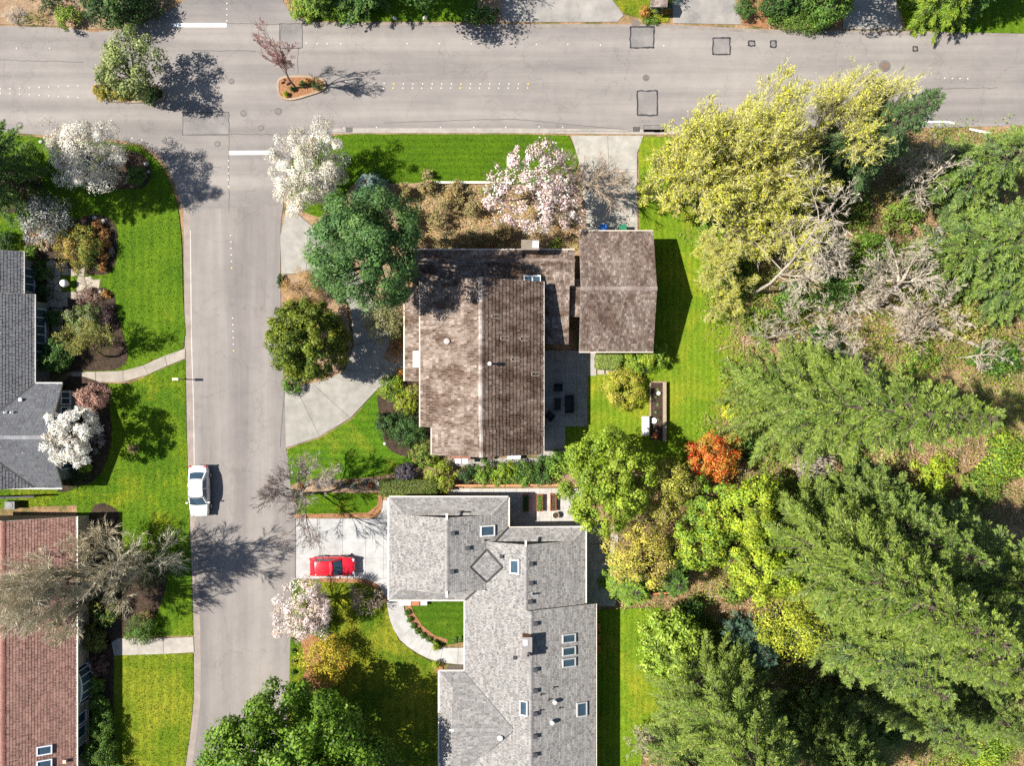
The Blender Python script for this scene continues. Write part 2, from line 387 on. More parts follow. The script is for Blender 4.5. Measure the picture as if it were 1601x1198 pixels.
for i, c in enumerate([[(354, 36), (440, 38)], [(358, 212), (358, 330)], [(285, 210), (440, 210)], [(466, 75), (466, 115)], [(300, 78), (400, 80)], [(600, 192), (800, 186), (990, 204)], [(440, 210), (540, 206)],
                       [(870, 205), (990, 205)], [(1380, 140), (1560, 137)], [(0, 93), (130, 97)], [(445, 610), (438, 700)], [(440, 38), (437, 75), (470, 76)]]): crack(c, road, 0.035, i)
# ---- manhole covers, drain grates
MH = [(1010, 121.5, 4, 'round manhole cover with dark centre above the large lower patch'), (435, 174, 4.5, 'round manhole cover south of the small planted island'), (408, 200, 3.5, 'small round cover left of the white blossom tree'),
      (362, 127, 3.5, 'small round cover beside the tree shadow at the junction'), (381, 177, 4, 'round manhole cover right of the rectangular asphalt patch'), (340, 225, 3.6, 'round manhole cover above the lower stop line'),
      (1383, 103, 7, 'large brown manhole cover beneath the budding tree branches'), (994, 36.5, 5, 'rusty round cover at the road edge by the mailbox shelter'), (31, 196, 4, 'pale round cover near the left frame edge of the main road')]
for x, y, r, lab in MH:
    p = G(x, y); t = thing('manhole_cover', lab, 'manhole cover', (p[0], p[1], 0.012), 'utility covers in the asphalt')
    MB().disc((0, 0, 0.0), r / S * 1.35, (0.14, 0.13, 0.125), 24, 0.008).build('collar', M['concrete'], t, local=True)
    mb = MB().disc((0, 0, 0.0), r / S * 0.85, (0.11, 0.095, 0.085) if r < 5 else (0.2, 0.12, 0.07), 20, 0.014)
    for k in range(-2, 3): mb.box((k * r / S * 0.3, 0, 0.016), (0.04, r / S * 1.1, 0.008), (0.2, 0.18, 0.16))
    mb.build('lid', M['metal'], t, local=True)
for x, y, lab in [(546, 203, 'small square drain grate at the corner of the striped lawn'), (995, 202, 'small square drain grate at the foot of the back driveway')]:
    p = G(x, y); t = thing('drain_grate', lab, 'drain', (p[0], p[1], 0.016)); MB().box((0, 0, 0.004), (0.6, 0.45, 0.012), (0.03, 0.03, 0.03)).build('frame', M['metal'], t, local=True)
    for k in range(6): MB().box((-0.22 + k * 0.088, 0, 0.013), (0.03, 0.4, 0.012), (0.22, 0.2, 0.18)).build('bar', M['metal'], t, local=True)
# ---- raised road markers
mk_mesh = MB().lathe((0, 0, 0), [(0.066, 0), (0.062, 0.012), (0.04, 0.022), (0.0, 0.024)], (0.52, 0.51, 0.48), 10).mesh('road_marker'); mk_mesh.materials.append(M['solid'])
my_mesh = MB().lathe((0, 0, 0), [(0.085, 0), (0.08, 0.012), (0.05, 0.022), (0.0, 0.024)], (0.5, 0.37, 0.08), 10).mesh('road_marker'); my_mesh.materials.append(M['solid'])
ORD = 'first second third fourth fifth sixth seventh eighth ninth tenth eleventh twelfth thirteenth fourteenth fifteenth sixteenth seventeenth eighteenth nineteenth twentieth'.split()
def markers(pts, lab, grp, yellow=()):
    for i, (x, y) in enumerate(pts):
        o = bpy.data.objects.new('road_marker', my_mesh if i in yellow else mk_mesh); COL.objects.link(o); o.location = G(x, y, 0.013)
        tag(o, ORD[i] + (' yellow' if i in yellow else ' white') + lab, 'road marker', grp)
tw = [(541 + 15 * k, 127 + min(k, 5) * 0.8) for k in range(20)]; tl = [(540 + 15 * k, 142 - min(k, 5) * 0.9) for k in range(20)]
markers(tw, ' marker from small island in upper line of the twin row', 'twin row markers upper line', (5, 12, 19))
markers(tl, ' marker from small island in lower line of the twin row', 'twin row markers lower line', (5, 12, 19))
markers([(1, 138.5)] + [(16 + 15.2 * k, 138.5 - 0.7 * k) for k in range(8)], ' marker from the left in upper line left of the long island', 'left twin markers upper line')
markers([(1, 145.5)] + [(16 + 15.2 * k, 146 + 0.9 * k) for k in range(8)], ' marker from the left in lower line left of the long island', 'left twin markers lower line')
markers([(26, 75), (78, 75), (214, 70), (231, 65), (243, 58.5), (255, 50), (265, 40)], ' marker from the left in the row curving to the upper stop line', 'upper lane markers at the left')
markers([(355, 5 + 9 * k) for k in range(4)], ' marker from the top in the column above the upper stop line', 'column above the upper stop line')
markers([(479, 67), (496, 68), (512, 68), (533, 68), (637, 68), (687, 68), (737, 68), (787, 68), (839, 69), (888, 69), (939, 70), (1038, 71)], ' marker from the left in sparse row along the upper traffic lane', 'sparse upper lane row')
markers([(538, 200), (589, 199), (689, 199), (741, 199), (791, 199), (843, 198), (880, 199)], ' marker from the left along the road edge above the striped lawn', 'sparse lower edge row')
markers([(357.6, 251 + 10 * k) for k in range(5)] + [(359, 293)], ' marker from the top in the column below the lower stop line', 'column below the lower stop line', (5,))
markers([(361 + 0.3 * k, 368 + 10.2 * k) for k in range(6)], ' marker from the top in the middle column of the side road', 'middle column in the side road', (5,))
markers([(364 + 0.3 * k, 497.5 + 10.2 * k) for k in range(6)], ' marker from the top in the lowest column of the side road', 'lowest column in the side road', (5,))
markers([(1477 + 12 * k, 122 + 0.3 * k) for k in range(4)], ' marker from the left in the short row right of the dark fir', 'short row at the right')
markers([(207, 216), (222, 219)], ' marker from the left at the road edge above the corner lawn', 'corner edge markers')

# ------------------------------------------------------------------ lawns with mown grass
GR = (0.095, 0.165, 0.008); GD = (0.055, 0.12, 0.006); YG = (0.2, 0.22, 0.012)
LAWN = {}
def lawn(name, pts, mat, lean_axis, period, cols, dens=95, z=0.05, sm=True):
    pp = smooth_line(pts, True, 3) if sm else pts
    P = ground_poly(pp); mb = MB(); mb.prism(P, 0.0, z, (1, 1, 1)); o = struct(name, mb, mat)
    rng = np.random.default_rng(len(name) + int(P[0][0] * 10) % 97)
    n = int(polyarea(P) * dens); Q = scatter(P, n, rng); n = len(Q)
    c = np.concatenate([Q, np.full((n, 1), z - 0.01)], 1)
    ax = 0 if lean_axis == 'X' else 1
    sgn = np.where(np.sin(Q[:, ax] * math.pi / period * 1.0) > 0, 1, -1)[:, None]
    along = A(0, 1, 0) if ax == 0 else A(1, 0, 0)
    d = unit(A(0, 0, 0.55) + sgn * along * 0.45 + rng.normal(0, 0.45, (n, 3)) * A(1, 1, 0.3)); d[:, 2] = np.abs(d[:, 2]) + 0.15
    L = rng.uniform(0.05, 0.13, (n, 1)); s = unit(np.cross(d, rng.normal(0, 1, (n, 3)))) * rng.uniform(0.02, 0.045, (n, 1))
    cc = np.array(cols)[rng.integers(0, len(cols), n)] * rng.uniform(0.75, 1.3, (n, 1))
    mb = MB(); mb.tris(np.stack([c - s, c + s, c + d * L], 1), cc); mb.build('grass_blades', M['leaf'], o, kind='stuff')
    return o
ML1 = lawn_mat('lawn_bright', GR, GD, YG, 0.1, 'X', 0.85)
ML2 = lawn_mat('lawn_rows', (0.07, 0.135, 0.005), (0.05, 0.11, 0.004), YG, 0.02, 'Y', 0.62)
ML3 = lawn_mat('lawn_yellowing', (0.085, 0.14, 0.008), (0.05, 0.11, 0.006), (0.24, 0.23, 0.02), 0.65, 'X', 0.8)
ML4 = lawn_mat('lawn_back', (0.14, 0.22, 0.012), (0.1, 0.175, 0.01), (0.24, 0.25, 0.02), 0.4, 'X', 0.55)
cA = [(0.1, 0.18, 0.01), (0.14, 0.21, 0.012), (0.065, 0.135, 0.01)]; cY = [(0.1, 0.16, 0.012), (0.2, 0.21, 0.02), (0.06, 0.12, 0.01)]; cB = [(0.15, 0.23, 0.015), (0.19, 0.26, 0.02), (0.1, 0.17, 0.012)]
lawn('corner_lawn', [(-40, 212), (30, 212), (100, 219), (170, 222), (218, 231), (240, 246), (256, 266), (268, 292), (278, 325), (284, 380), (286, 460), (287, 543), (240, 562), (205, 578), (110, 580), (60, 560), (60, 400), (-40, 390)], ML1, 'X', 0.85, cA)
lawn('middle_lawn', [(105, 600), (205, 600), (240, 583), (290, 562), (291, 640), (293, 720), (296, 800), (298, 860), (301, 930), (302, 994), (180, 996), (130, 990), (120, 790), (-40, 796), (-40, 760), (100, 755), (118, 690)], lawn_mat('lawn_middle', GR, GD, (0.19, 0.21, 0.012), 0.35, 'X', 0.7), 'X', 0.7, cA, sm=False)
lawn('front_lawn_of_red_roofed_house', [(140, 1026), (302, 1022), (303, 1090), (298, 1140), (290, 1198), (275, 1290), (140, 1290)], lawn_mat('lawn_west_low', (0.11, 0.165, 0.008), (0.08, 0.14, 0.006), (0.22, 0.225, 0.02), 0.65, 'X', 0.75), 'X', 0.75, cY, sm=False)
lawn('striped_lawn', [(505, 216), (530, 211), (560, 210), (806, 210), (890, 212), (905, 250), (890, 300), (760, 300), (620, 300), (560, 320), (500, 340), (470, 330), (452, 312), (447, 290), (456, 252), (475, 230)], ML2, 'Y', 0.62, cA, sm=False)
lawn('front_lawn_of_brown_house', [(448, 703), (500, 685), (550, 656), (592, 608), (640, 600), (660, 700), (730, 745), (700, 770), (455, 765)], lawn_mat('lawn_brown_front', (0.08, 0.16, 0.008), (0.055, 0.13, 0.006), (0.2, 0.21, 0.02), 0.35, 'Y', 0.7), 'Y', 0.7, cA, sm=False)
lawn('lawn_strip_by_driveway', [(460, 770), (592, 772), (592, 790), (580, 803), (464, 804)], ML2, 'Y', 0.62, cA, sm=False)
lawn('front_lawn_of_grey_house', [(456, 907), (570, 908), (590, 915), (603, 938), (609, 970), (624, 1002), (650, 1022), (684, 1040), (700, 1060), (700, 1290), (440, 1290), (452, 1100), (454, 1000)], ML3, 'X', 0.8, cY, sm=False)
lawn('courtyard_lawn', [(630, 930), (740, 930), (740, 1006), (722, 1004), (694, 1010), (668, 998), (648, 980), (634, 958)], lawn_mat('lawn_court', (0.06, 0.12, 0.006), (0.04, 0.1, 0.005), (0.14, 0.17, 0.015), 0.3, 'Y', 0.7), 'Y', 0.7, cA, sm=False)
lawn('back_lawn_of_brown_house', [(998, 214), (1040, 214), (1085, 216), (1102, 330), (1150, 400), (1140, 470), (1165, 560), (1135, 640), (1120, 690), (1085, 735), (880, 735), (880, 690), (885, 590), (935, 585), (1000, 585), (1000, 360)], ML4, 'X', 0.55, cB, sm=False)
lawn('back_lawn_of_grey_house', [(920, 955), (1030, 950), (1075, 1000), (1060, 1080), (1010, 1150), (985, 1290), (920, 1290)], ML4, 'X', 0.55, cB, sm=False)
lawn('north_verge', [(475, 8), (470, 24), (500, 32), (560, 33), (700, 33), (745, 34), (760, 0), (760, -60), (470, -60)], ML1, 'X', 0.8, [(0.04, 0.11, 0.015), (0.06, 0.15, 0.02)], sm=False)
lawn('grass_by_mailbox', [(952, -60), (958, 0), (975, 20), (998, 27), (1020, 36), (1045, 34), (1052, 0), (1050, -60)], ML3, 'X', 0.8, cY, sm=False)
lawn('verge_by_bright_conifer', [(1400, -60), (1402, 0), (1418, 45), (1480, 50), (1601, 52), (1700, 54), (1700, -60)], ML1, 'X', 0.8, cA, sm=False)
# planting beds and bare soil
def bed(name, pts, mat, z=0.075, sm=True):
    mb = MB(); mb.prism(ground_poly(smooth_line(pts, True, 4) if sm else pts), 0.0, z, (1, 1, 1)); return struct(name, mb, mat)
bed('soil_verge', [(-200, 36), (0, 38), (110, 41), (150, 46), (190, 44), (225, 32), (255, 14), (270, -10), (270, -200), (-200, -200)], M['tan'], 0.04, False)
bed('planting_bed', [(178, 242), (205, 236), (230, 248), (236, 275), (225, 292), (195, 296), (165, 290), (160, 262)], M['mulch'])
bed('planting_bed', [(0, 260), (50, 262), (65, 290), (62, 315), (40, 330), (-40, 330), (-40, 265)], M['mulch'])
bed('planting_bed', [(60, 330), (110, 345), (140, 336), (170, 340), (183, 360), (183, 400), (174, 424), (155, 430), (120, 425), (80, 408), (40, 400), (40, 350)], M['mulch'])
bed('planting_bed', [(122, 452), (150, 448), (176, 458), (184, 490), (195, 530), (200, 560), (180, 578), (120, 580), (80, 576), (78, 480), (60, 440), (62, 410), (84, 430), (98, 470)], M['mulch'])
bed('planting_bed', [(95, 600), (165, 602), (172, 640), (175, 690), (158, 740), (130, 758), (85, 758)], M['mulch'])
bed('planting_bed', [(130, 995), (175, 1005), (178, 1100), (182, 1200), (180, 1290), (130, 1290)], M['mulch'])
bed('planting_bed', [(140, 805), (185, 800), (190, 860), (260, 880), (245, 960), (200, 990), (140, 1000)], M['mulch'])
bed('shrub_border', [(560, 285), (620, 288), (680, 285), (760, 288), (830, 290), (905, 300), (915, 362), (905, 400), (780, 410), (650, 420), (640, 470), (632, 560), (600, 560), (610, 520), (560, 430), (495, 355), (530, 320)], M['tan'], 0.085)
bed('shrub_border', [(592, 612), (630, 590), (672, 600), (672, 720), (640, 716), (606, 700), (596, 660)], M['mulch'])
bed('shrub_border', [(468, 754), (560, 748), (610, 742), (660, 730), (720, 735), (880, 722), (885, 758), (700, 762), (600, 770), (468, 768)], M['tan'], 0.085)
bed('bark_edging', [(462, 804), (575, 802), (590, 790), (592, 770), (598, 772), (598, 795), (584, 809), (462, 810)], M['barkchip'], 0.08, False)
bed('bark_edging', [(500, 904), (572, 905), (592, 915), (606, 938), (600, 942), (586, 920), (566, 912), (500, 910)], M['barkchip'], 0.08, False)
bed('bark_edging', [(632, 945), (640, 968), (655, 988), (678, 1000), (700, 1006), (700, 1000), (680, 994), (660, 978), (648, 960), (642, 945)], M['barkchip'], 0.08, False)
bed('bark_edging', [(676, 1038), (692, 1042), (694, 1060), (692, 1290), (684, 1290), (684, 1060)], M['barkchip'], 0.08, False)
bed('bark_bed', [(470, 990), (500, 1000), (512, 1030), (530, 1060), (500, 1082), (455, 1085), (478, 1050)], M['barkchip'], 0.08)
bed('drive_island', [(442, 429), (500, 432), (542, 472), (550, 540), (528, 583), (448, 604), (442, 540)], M['tan'], 0.09, False)
bed('driveway_of_northern_neighbour', [(775, -200), (780, 0), (786, 34), (965, 34), (975, 24), (958, 0), (955, -200)], M['drive'], 0.03, False)
bed('driveway_by_mailbox', [(1050, -200), (1052, 36), (1160, 38), (1150, 0), (1150, -200)], M['drive'], 0.03, False)
bed('shaded_driveway', [(1318, -200), (1318, 45), (1412, 46), (1400, 0), (1400, -200)], M['drive'], 0.03, False)
bed('bark_verge', [(1160, 38), (1200, 44), (1200, 0), (1160, -30)], M['barkchip'], 0.04, False)
bed('bark_verge', [(745, 34), (786, 35), (780, -60), (750, -60)], M['tan'], 0.055, False)

# ------------------------------------------------------------------ concrete slabs, each one a piece
def paving(name, quads, col, z=0.06, gap=0.018, mat=None, var=0.06, seed=0, piece='slab'):
    """a path or drive: a bed of mortar with single slabs on it"""
    rng = np.random.default_rng(seed); pts = [q for qq in quads for q in qq]; c = np.mean([G(*q) for q in pts], 0)
    mb = MB()
    for q in quads: mb.prism(ground_poly(q), 0.0, z - 0.02, tuple(0.55 * v for v in col))
    o = struct(name, mb, M['concrete'])
    for q in quads:
        P = np.array(ground_poly(q)); m = P.mean(0); d = P - m; L = np.linalg.norm(d, axis=1, keepdims=True); P2 = m + d * (1 - gap / np.maximum(L, 0.05) * 1.2)
        mb = MB(); mb.prism([tuple(p) for p in P2], z - 0.03, z + rng.uniform(0, 0.004), np.array(col) * rng.uniform(1 - var, 1 + var))
        mb.build(piece, mat or M['concrete'], o)
    return o
CON = (0.265, 0.252, 0.222)
outer = [(449, 321), (487, 352), (540, 400), (590, 450), (632, 520), (632, 590), (592, 607), (548, 654), (500, 683), (447, 701)]
inner = [(440, 429), (478, 428), (520, 440), (548, 480), (553, 540), (540, 578), (520, 590), (488, 599), (462, 604), (445, 607)]
paving('curved_driveway', [[(449, 321), (487, 352), (478, 428), (440, 429), (438, 370)]] + [[outer[i], outer[i + 1], inner[i + 1], inner[i]] for i in range(1, 9)], CON, 0.05, 0.03, seed=1)
paving('back_driveway', [[(893, 212), (950, 212), (952, 265), (908, 265)], [(950, 212), (1006, 212), (996, 240), (996, 265), (952, 265)], [(908, 265), (952, 265), (953, 320), (912, 320)], [(952, 265), (996, 265), (997, 320), (953, 320)], [(912, 320), (953, 320), (953, 380), (912, 380)], [(953, 320), (997, 320), (997, 380), (953, 380)]], (0.34, 0.32, 0.28), 0.05, 0.02, seed=2)
gx = [463, 500, 536, 572, 600, 622]; q = []
for i in range(5):
    for (a, b) in ((811, 842), (842, 873), (873, 905)): q.append([(gx[i], a), (gx[i + 1], a), (gx[i + 1], b), (gx[i], b)])
q += [[(599, 782), (622, 782), (622, 811), (588, 811), (596, 803)], [(572, 905), (622, 905), (622, 928), (605, 936), (592, 916)]]
paving('pale_driveway', q, (0.36, 0.355, 0.345), 0.055, 0.012, seed=3)
po = smooth_line([(604, 934), (609, 968), (625, 1000), (652, 1021), (688, 1036), (738, 1040)], n=2); pi_ = smooth_line([(630, 932), (633, 957), (647, 981), (667, 1000), (693, 1013), (738, 1012)], n=2)
paving('curved_front_path', [[po[i], po[i + 1], pi_[i + 1], pi_[i]] for i in range(len(po) - 1)], (0.37, 0.36, 0.34), 0.06, 0.012, seed=4)
up = [(112, 582), (150, 581.5), (193, 580), (225, 571), (258, 556), (290, 545)]; lo = [(112, 598), (150, 598), (193, 597.5), (232, 586), (262, 572), (290, 561)]
paving('front_path_of_dark_roofed_house', [[up[i], up[i + 1], lo[i + 1], lo[i]] for i in range(5)], (0.3, 0.265, 0.22), 0.06, 0.02, seed=5)
paving('front_path_of_red_roofed_house', [[(150, 998), (182, 998), (182, 1026), (150, 1026)], [(182, 998), (256, 998), (256, 1023), (182, 1025)], [(256, 998), (303, 996), (304, 1020), (256, 1023)]], (0.33, 0.3, 0.26), 0.06, 0.02, seed=6)
# crazy-paved flagstones at the dark-roofed house
rng = np.random.default_rng(5); fl = []
xs = [72, 84, 96, 108, 121, 134, 146]
for i in range(6):
    for j, yy in enumerate(range(408, 470, 12)):
        f = lambda a, b: (xs[a] + 3.2 * math.sin(a * 5.1 + b * 2.7), 408 + b * 12 + 3.2 * math.cos(a * 3.3 + b * 4.9))
        c_ = (xs[i] + 6, yy + 6)
        if (c_[0] - 106) ** 2 + (c_[1] - 443) ** 2 < 15 ** 2: continue
        if i >= 3 and not (415 + (i - 3) * 8 < c_[1] < 465 - (i - 3) * 2): continue
        fl.append([f(i, j), f(i + 1, j), f(i + 1, j + 1), f(i, j + 1)])
fl.append([(146, 437), (158, 437), (156, 452), (144, 449)])
for j in range(9): fl.append([(80, 470 + j * 12), (100, 471 + j * 12), (100, 482 + j * 12), (81, 481 + j * 12)])
paving('flagstone_path', fl, (0.34, 0.29, 0.23), 0.085, 0.05, M['stone'], 0.14, 7, 'flagstone')
p = G(106, 443); mb = MB().disc((p[0], p[1], 0.05), 0.75, (1, 1, 1), 28, 0.1); struct('round_lawn', mb, ML1)
# patios
q = [[(850 + 17 * i, 548 + 17 * j), (867 + 17 * i, 548 + 17 * j), (867 + 17 * i, 565 + 17 * j), (850 + 17 * i, 565 + 17 * j)] for i in range(4) for j in range(10) if not (i >= 2 and j > 6)]
q += [[(918, 548), (932, 548), (932, 588), (918, 588)], [(840, 700), (880, 700), (880, 720), (840, 720)]]
paving('back_patio', q, (0.3, 0.275, 0.25), 0.06, 0.012, seed=8)
paving('stepping_stones', [[(934 + 13 * i, 575), (945 + 13 * i, 575), (945 + 13 * i, 586), (934 + 13 * i, 586)] for i in range(6)], (0.36, 0.32, 0.26), 0.085, 0.02, seed=9)
paving('service_path', [[(690 + 24 * i, 716), (714 + 24 * i, 716), (714 + 24 * i, 730), (690 + 24 * i, 730)] for i in range(8)], (0.28, 0.26, 0.23), 0.06, 0.02, seed=10)
q = [[(700 + 18 * i, 764 + 15 * j), (718 + 18 * i, 764 + 15 * j), (718 + 18 * i, 779 + 15 * j), (700 + 18 * i, 779 + 15 * j)] for i in range(12) for j in range(4)]
paving('terrace', q, (0.4, 0.38, 0.35), 0.06, 0.012, seed=11)
q = []
for j in range(9):
    for i in range(4): q.append([(910 + 13 * i + (j % 2) * 4, 822 + 14 * j), (923 + 13 * i + (j % 2) * 4, 822 + 14 * j), (923 + 13 * i + (j % 2) * 4, 836 + 14 * j), (910 + 13 * i + (j % 2) * 4, 836 + 14 * j)])
paving('paved_side_yard', q, (0.34, 0.32, 0.29), 0.065, 0.02, seed=12, var=0.1)
paving('woodland_path', [[(1466 - 6 * k, 350 + 9 * k), (1482 - 6 * k, 353 + 9 * k), (1476 - 6 * k, 361 + 9 * k), (1460 - 6 * k, 358 + 9 * k)] for k in range(-3, 3)], (0.3, 0.26, 0.22), 0.3, 0.03, seed=13)

# ------------------------------------------------------------------ traffic islands
def island(name, label, loop, fill):
    P = [G(*p) for p in smooth_line(loop, True, 4)]; P.append(P[0]); c = np.mean(P[:-1], 0)
    t = thing(name, label, 'traffic island', (c[0], c[1], 0))
    mb = MB(); mb.prism([p[:2] for p in P[:-1]], 0.0, 0.12, (1, 1, 1)); mb.build('soil', fill, t)
    mb = MB(); strip(mb, P, -0.16, 0.02, 0.0, 0.15, (0.33, 0.24, 0.17)); mb.build('kerb', M['concrete'], t)
    return t
island('traffic_island', 'long kerbed island planted with a leafy tree and yellow flowers', [(146, 134), (165, 130), (215, 131), (250, 137), (259, 147), (252, 157), (215, 161), (170, 158), (148, 150)], M['mulch'])
island('traffic_island', 'small teardrop island of bark mulch with a red twigged bare tree', [(434, 131), (442, 121), (470, 119), (500, 122), (510, 132), (505, 142), (480, 151), (455, 157), (438, 152)], M['barkchip'])

# ------------------------------------------------------------------ houses
def shake_mat(name, dark, lo=0.42, hi=0.6, scale=0.5, stretch=None):
    m, nt, b = new_mat(name)
    a = attr(nt); n = noise(nt, scale, 7, 0.72, stretch=stretch, dist=0.3); f = noise(nt, 14, 3, 0.7)
    c = mixc(nt, ramp(nt, n, [(lo, (0, 0, 0)), (hi, (1, 1, 1))]), mixc(nt, 1.0, a, dark, 'MULTIPLY'), a)
    c = mixc(nt, 1.0, c, ramp(nt, f, [(0.3, (0.7, 0.7, 0.7)), (0.7, (1.25, 1.22, 1.2))]), 'MULTIPLY')
    nt.links.new(c, b.inputs['Base Color']); b.inputs['Roughness'].default_value = 0.92; b.inputs['Specular IOR Level'].default_value = 0.12
    bump(nt, b, f, 0.5, 0.02)
    return m
M['shake'] = shake_mat('cedar_shakes', (0.38, 0.31, 0.27), 0.42, 0.58, 0.8, (0.4, 1.0, 1.0))
M['shake_ns'] = shake_mat('cedar_shakes_garage', (0.5, 0.43, 0.4), 0.38, 0.62, 0.6, (1.0, 0.4, 1.0))
M['asphalt_shingle'] = shake_mat('asphalt_shingles', (0.86, 0.86, 0.87), 0.4, 0.6, 0.9)
M['tile'] = shake_mat('concrete_tiles', (0.85, 0.85, 0.86), 0.4, 0.6, 1.2)
def speck_tile(name, spots, amt):
    m, nt, b = new_mat(name)
    a = attr(nt)
    v = nt.nodes.new('ShaderNodeTexVoronoi'); v.inputs['Scale'].default_value = 1.3
    g = nt.nodes.new('ShaderNodeNewGeometry'); nt.links.new(g.outputs['Position'], v.inputs['Vector'])
    s = ramp(nt, v.outputs['Distance'], [(0.05, (1, 1, 1)), (0.085, (0, 0, 0))])
    c = mixc(nt, s, mixc(nt, 1.0, a, ramp(nt, noise(nt, 1.0, 5), [(0.3, (0.85, 0.85, 0.85)), (0.7, (1.15, 1.15, 1.15))]), 'MULTIPLY'), mixc(nt, amt, a, spots))
    nt.links.new(c, b.inputs['Base Color']); b.inputs['Roughness'].default_value = 0.8; b.inputs['Specular IOR Level'].default_value = 0.2
    return m
M['dark_tile'] = speck_tile('dark_tiles_with_lichen', (0.45, 0.45, 0.44), 0.8)
M['red_tile'] = speck_tile('red_tiles_with_lichen', (0.4, 0.28, 0.24), 0.5)

def roof_slope(house, pts, col, expo=0.2, wid=0.3, thick=0.018, mat=None, var=0.15, pal=None, seed=0, fascia=(0.3, 0.28, 0.26), slab=0.14, name='roof_slope'):
    mat = mat or M['asphalt_shingle']; pts = [np.asarray(p, float) for p in pts]; rng = np.random.default_rng(seed + int(abs(pts[0][0]) * 31) % 1000)
    n = np.zeros(3)
    for i in range(len(pts)): n += np.cross(pts[i] - pts[0], pts[(i + 1) % len(pts)] - pts[0])
    n = unit(n); n = n if n[2] > 0 else -n
    v = unit(A(0, 0, 1) - n * n[2]); u = np.cross(v, n)
    slabpts = [p for p in pts]
    o = MB().slab3(slabpts, slab, fascia).build(name, M['wood'], house)
    P = np.array([[p @ u, p @ v] for p in pts]); h0 = pts[0] @ n
    v0, v1 = P[:, 1].min(), P[:, 1].max()
    def iv(t):
        t = min(max(t, v0 + 1e-4), v1 - 1e-4); xs = []
        for i in range(len(P)):
            a, b = P[i], P[(i + 1) % len(P)]
            if (a[1] > t) != (b[1] > t): xs.append(a[0] + (b[0] - a[0]) * (t - a[1]) / (b[1] - a[1]))
        return (min(xs), max(xs)) if len(xs) >= 2 else None
    rows = max(1, int(round((v1 - v0) / expo))); e = (v1 - v0) / rows; Q = []; Cc = []
    for r in range(rows):
        b0 = v0 + r * e - 0.01; b1 = v0 + (r + 1) * e + 0.01
        i0, i1 = iv(b0 + 0.012), iv(b1 - 0.012)
        if i0 is None or i1 is None: continue
        L, Rr = min(i0[0], i1[0]), max(i0[1], i1[1]); k = int((Rr - L) / wid * 1.12) + 6
        ed = L - rng.uniform(0, wid) + np.concatenate([[0], np.cumsum(wid * rng.uniform(0.65, 1.35, k))]); ed = np.clip(ed, L, Rr)
        a = ed[:-1]; b = ed[1:]; ok = b - a > 0.01; a, b = a[ok], b[ok]
        if len(a) == 0: continue
        g = min(0.012, wid * 0.05)
        ab, bb = np.clip(a + g, *i0), np.clip(b - g, *i0); at_, bt = np.clip(a + g, *i1), np.clip(b - g, *i1)
        drop = rng.uniform(-0.25, 0.05, len(a)) * e * 0.25
        th = thick * rng.uniform(0.7, 1.3, len(a))
        pt = lambda uu, vv, hh: uu[:, None] * u + np.asarray(vv)[:, None] * v + (h0 + hh)[:, None] * n
        vb = np.full(len(a), b0) + (drop if r > 0 else 0); vt = np.full(len(a), b1)
        A_, B_, C_, D_ = pt(ab, vb, th), pt(bb, vb, th), pt(bt, vt, th * 0 + 0.006), pt(at_, vt, th * 0 + 0.006)
        A0, B0 = pt(ab, vb, th * 0 + 0.001), pt(bb, vb, th * 0 + 0.001)
        cc = np.array(pal if pal else [col])[rng.integers(0, len(pal) if pal else 1, len(a))] * rng.uniform(1 - var, 1 + var, (len(a), 1))
        Q += [np.stack([A_, B_, C_, D_], 1), np.stack([A0, B0, B_, A_], 1)]; Cc += [cc, cc * 0.9]
    mb = MB(); mb.quads(np.concatenate(Q), np.concatenate(Cc)); mb.build('shingles', mat, o, kind='stuff')
    return o
def bar(house, name, p0, p1, w, h, col, mat=None, parent=None, lift=0.0):
    """a straight rectangular strip between two points (ridge caps, gutters, flashings)"""
    p0, p1 = np.asarray(p0, float) + A(0, 0, lift), np.asarray(p1, float) + A(0, 0, lift); d = unit(p1 - p0); s = unit(np.cross(d, A(0, 0, 1))); up = np.cross(s, d)
    v = [p + s * a * w / 2 + up * b * h / 2 for p in (p0, p1) for b in (-1, 1) for a in (-1, 1)]
    v = np.array(v); mb = MB(); mb.quads(v[[[0, 1, 3, 2], [4, 6, 7, 5], [0, 4, 5, 1], [2, 3, 7, 6], [0, 2, 6, 4], [1, 5, 7, 3]]], col)
    return mb.build(name, mat or M['solid'], parent or house)
def ridge_caps(house, p0, p1, col, mat, step=0.3, w=0.32, name='ridge_cap'):
    p0, p1 = np.asarray(p0, float), np.asarray(p1, float); L = np.linalg.norm(p1 - p0); n = max(1, int(L / step)); d = (p1 - p0) / n; s = unit(np.cross(unit(d), A(0, 0, 1)))
    rng = np.random.default_rng(int(L * 100)); mb = MB()
    for i in range(n):
        a, b = p0 + d * i, p0 + d * (i + 1.08); c = np.array(col) * rng.uniform(0.85, 1.15); t0, t1 = A(0, 0, 0.045), A(0, 0, 0.025); dn = A(0, 0, -0.05)
        mb.quads([[a + t0, b + t1, b + s * w / 2 + dn + t1, a + s * w / 2 + dn + t0], [a - s * w / 2 + dn + t0, b - s * w / 2 + dn + t1, b + t1, a + t0],
                  [a + s * w / 2 + dn + t0, a + s * w / 2 + dn, a, a + t0], [a + t0, a, a - s * w / 2 + dn, a - s * w / 2 + dn + t0]], c)
    return mb.build(name, mat, house)
def walls(house, gx0, gx1, gy0, gy1, z1, col, z0=0.0):
    a, b = G(gx0, gy1), G(gx1, gy0); mb = MB(); mb.prism([(a[0], a[1]), (b[0], a[1]), (b[0], b[1]), (a[0], b[1])], z0, z1, col); return mb.build('wall', M['wood'], house)
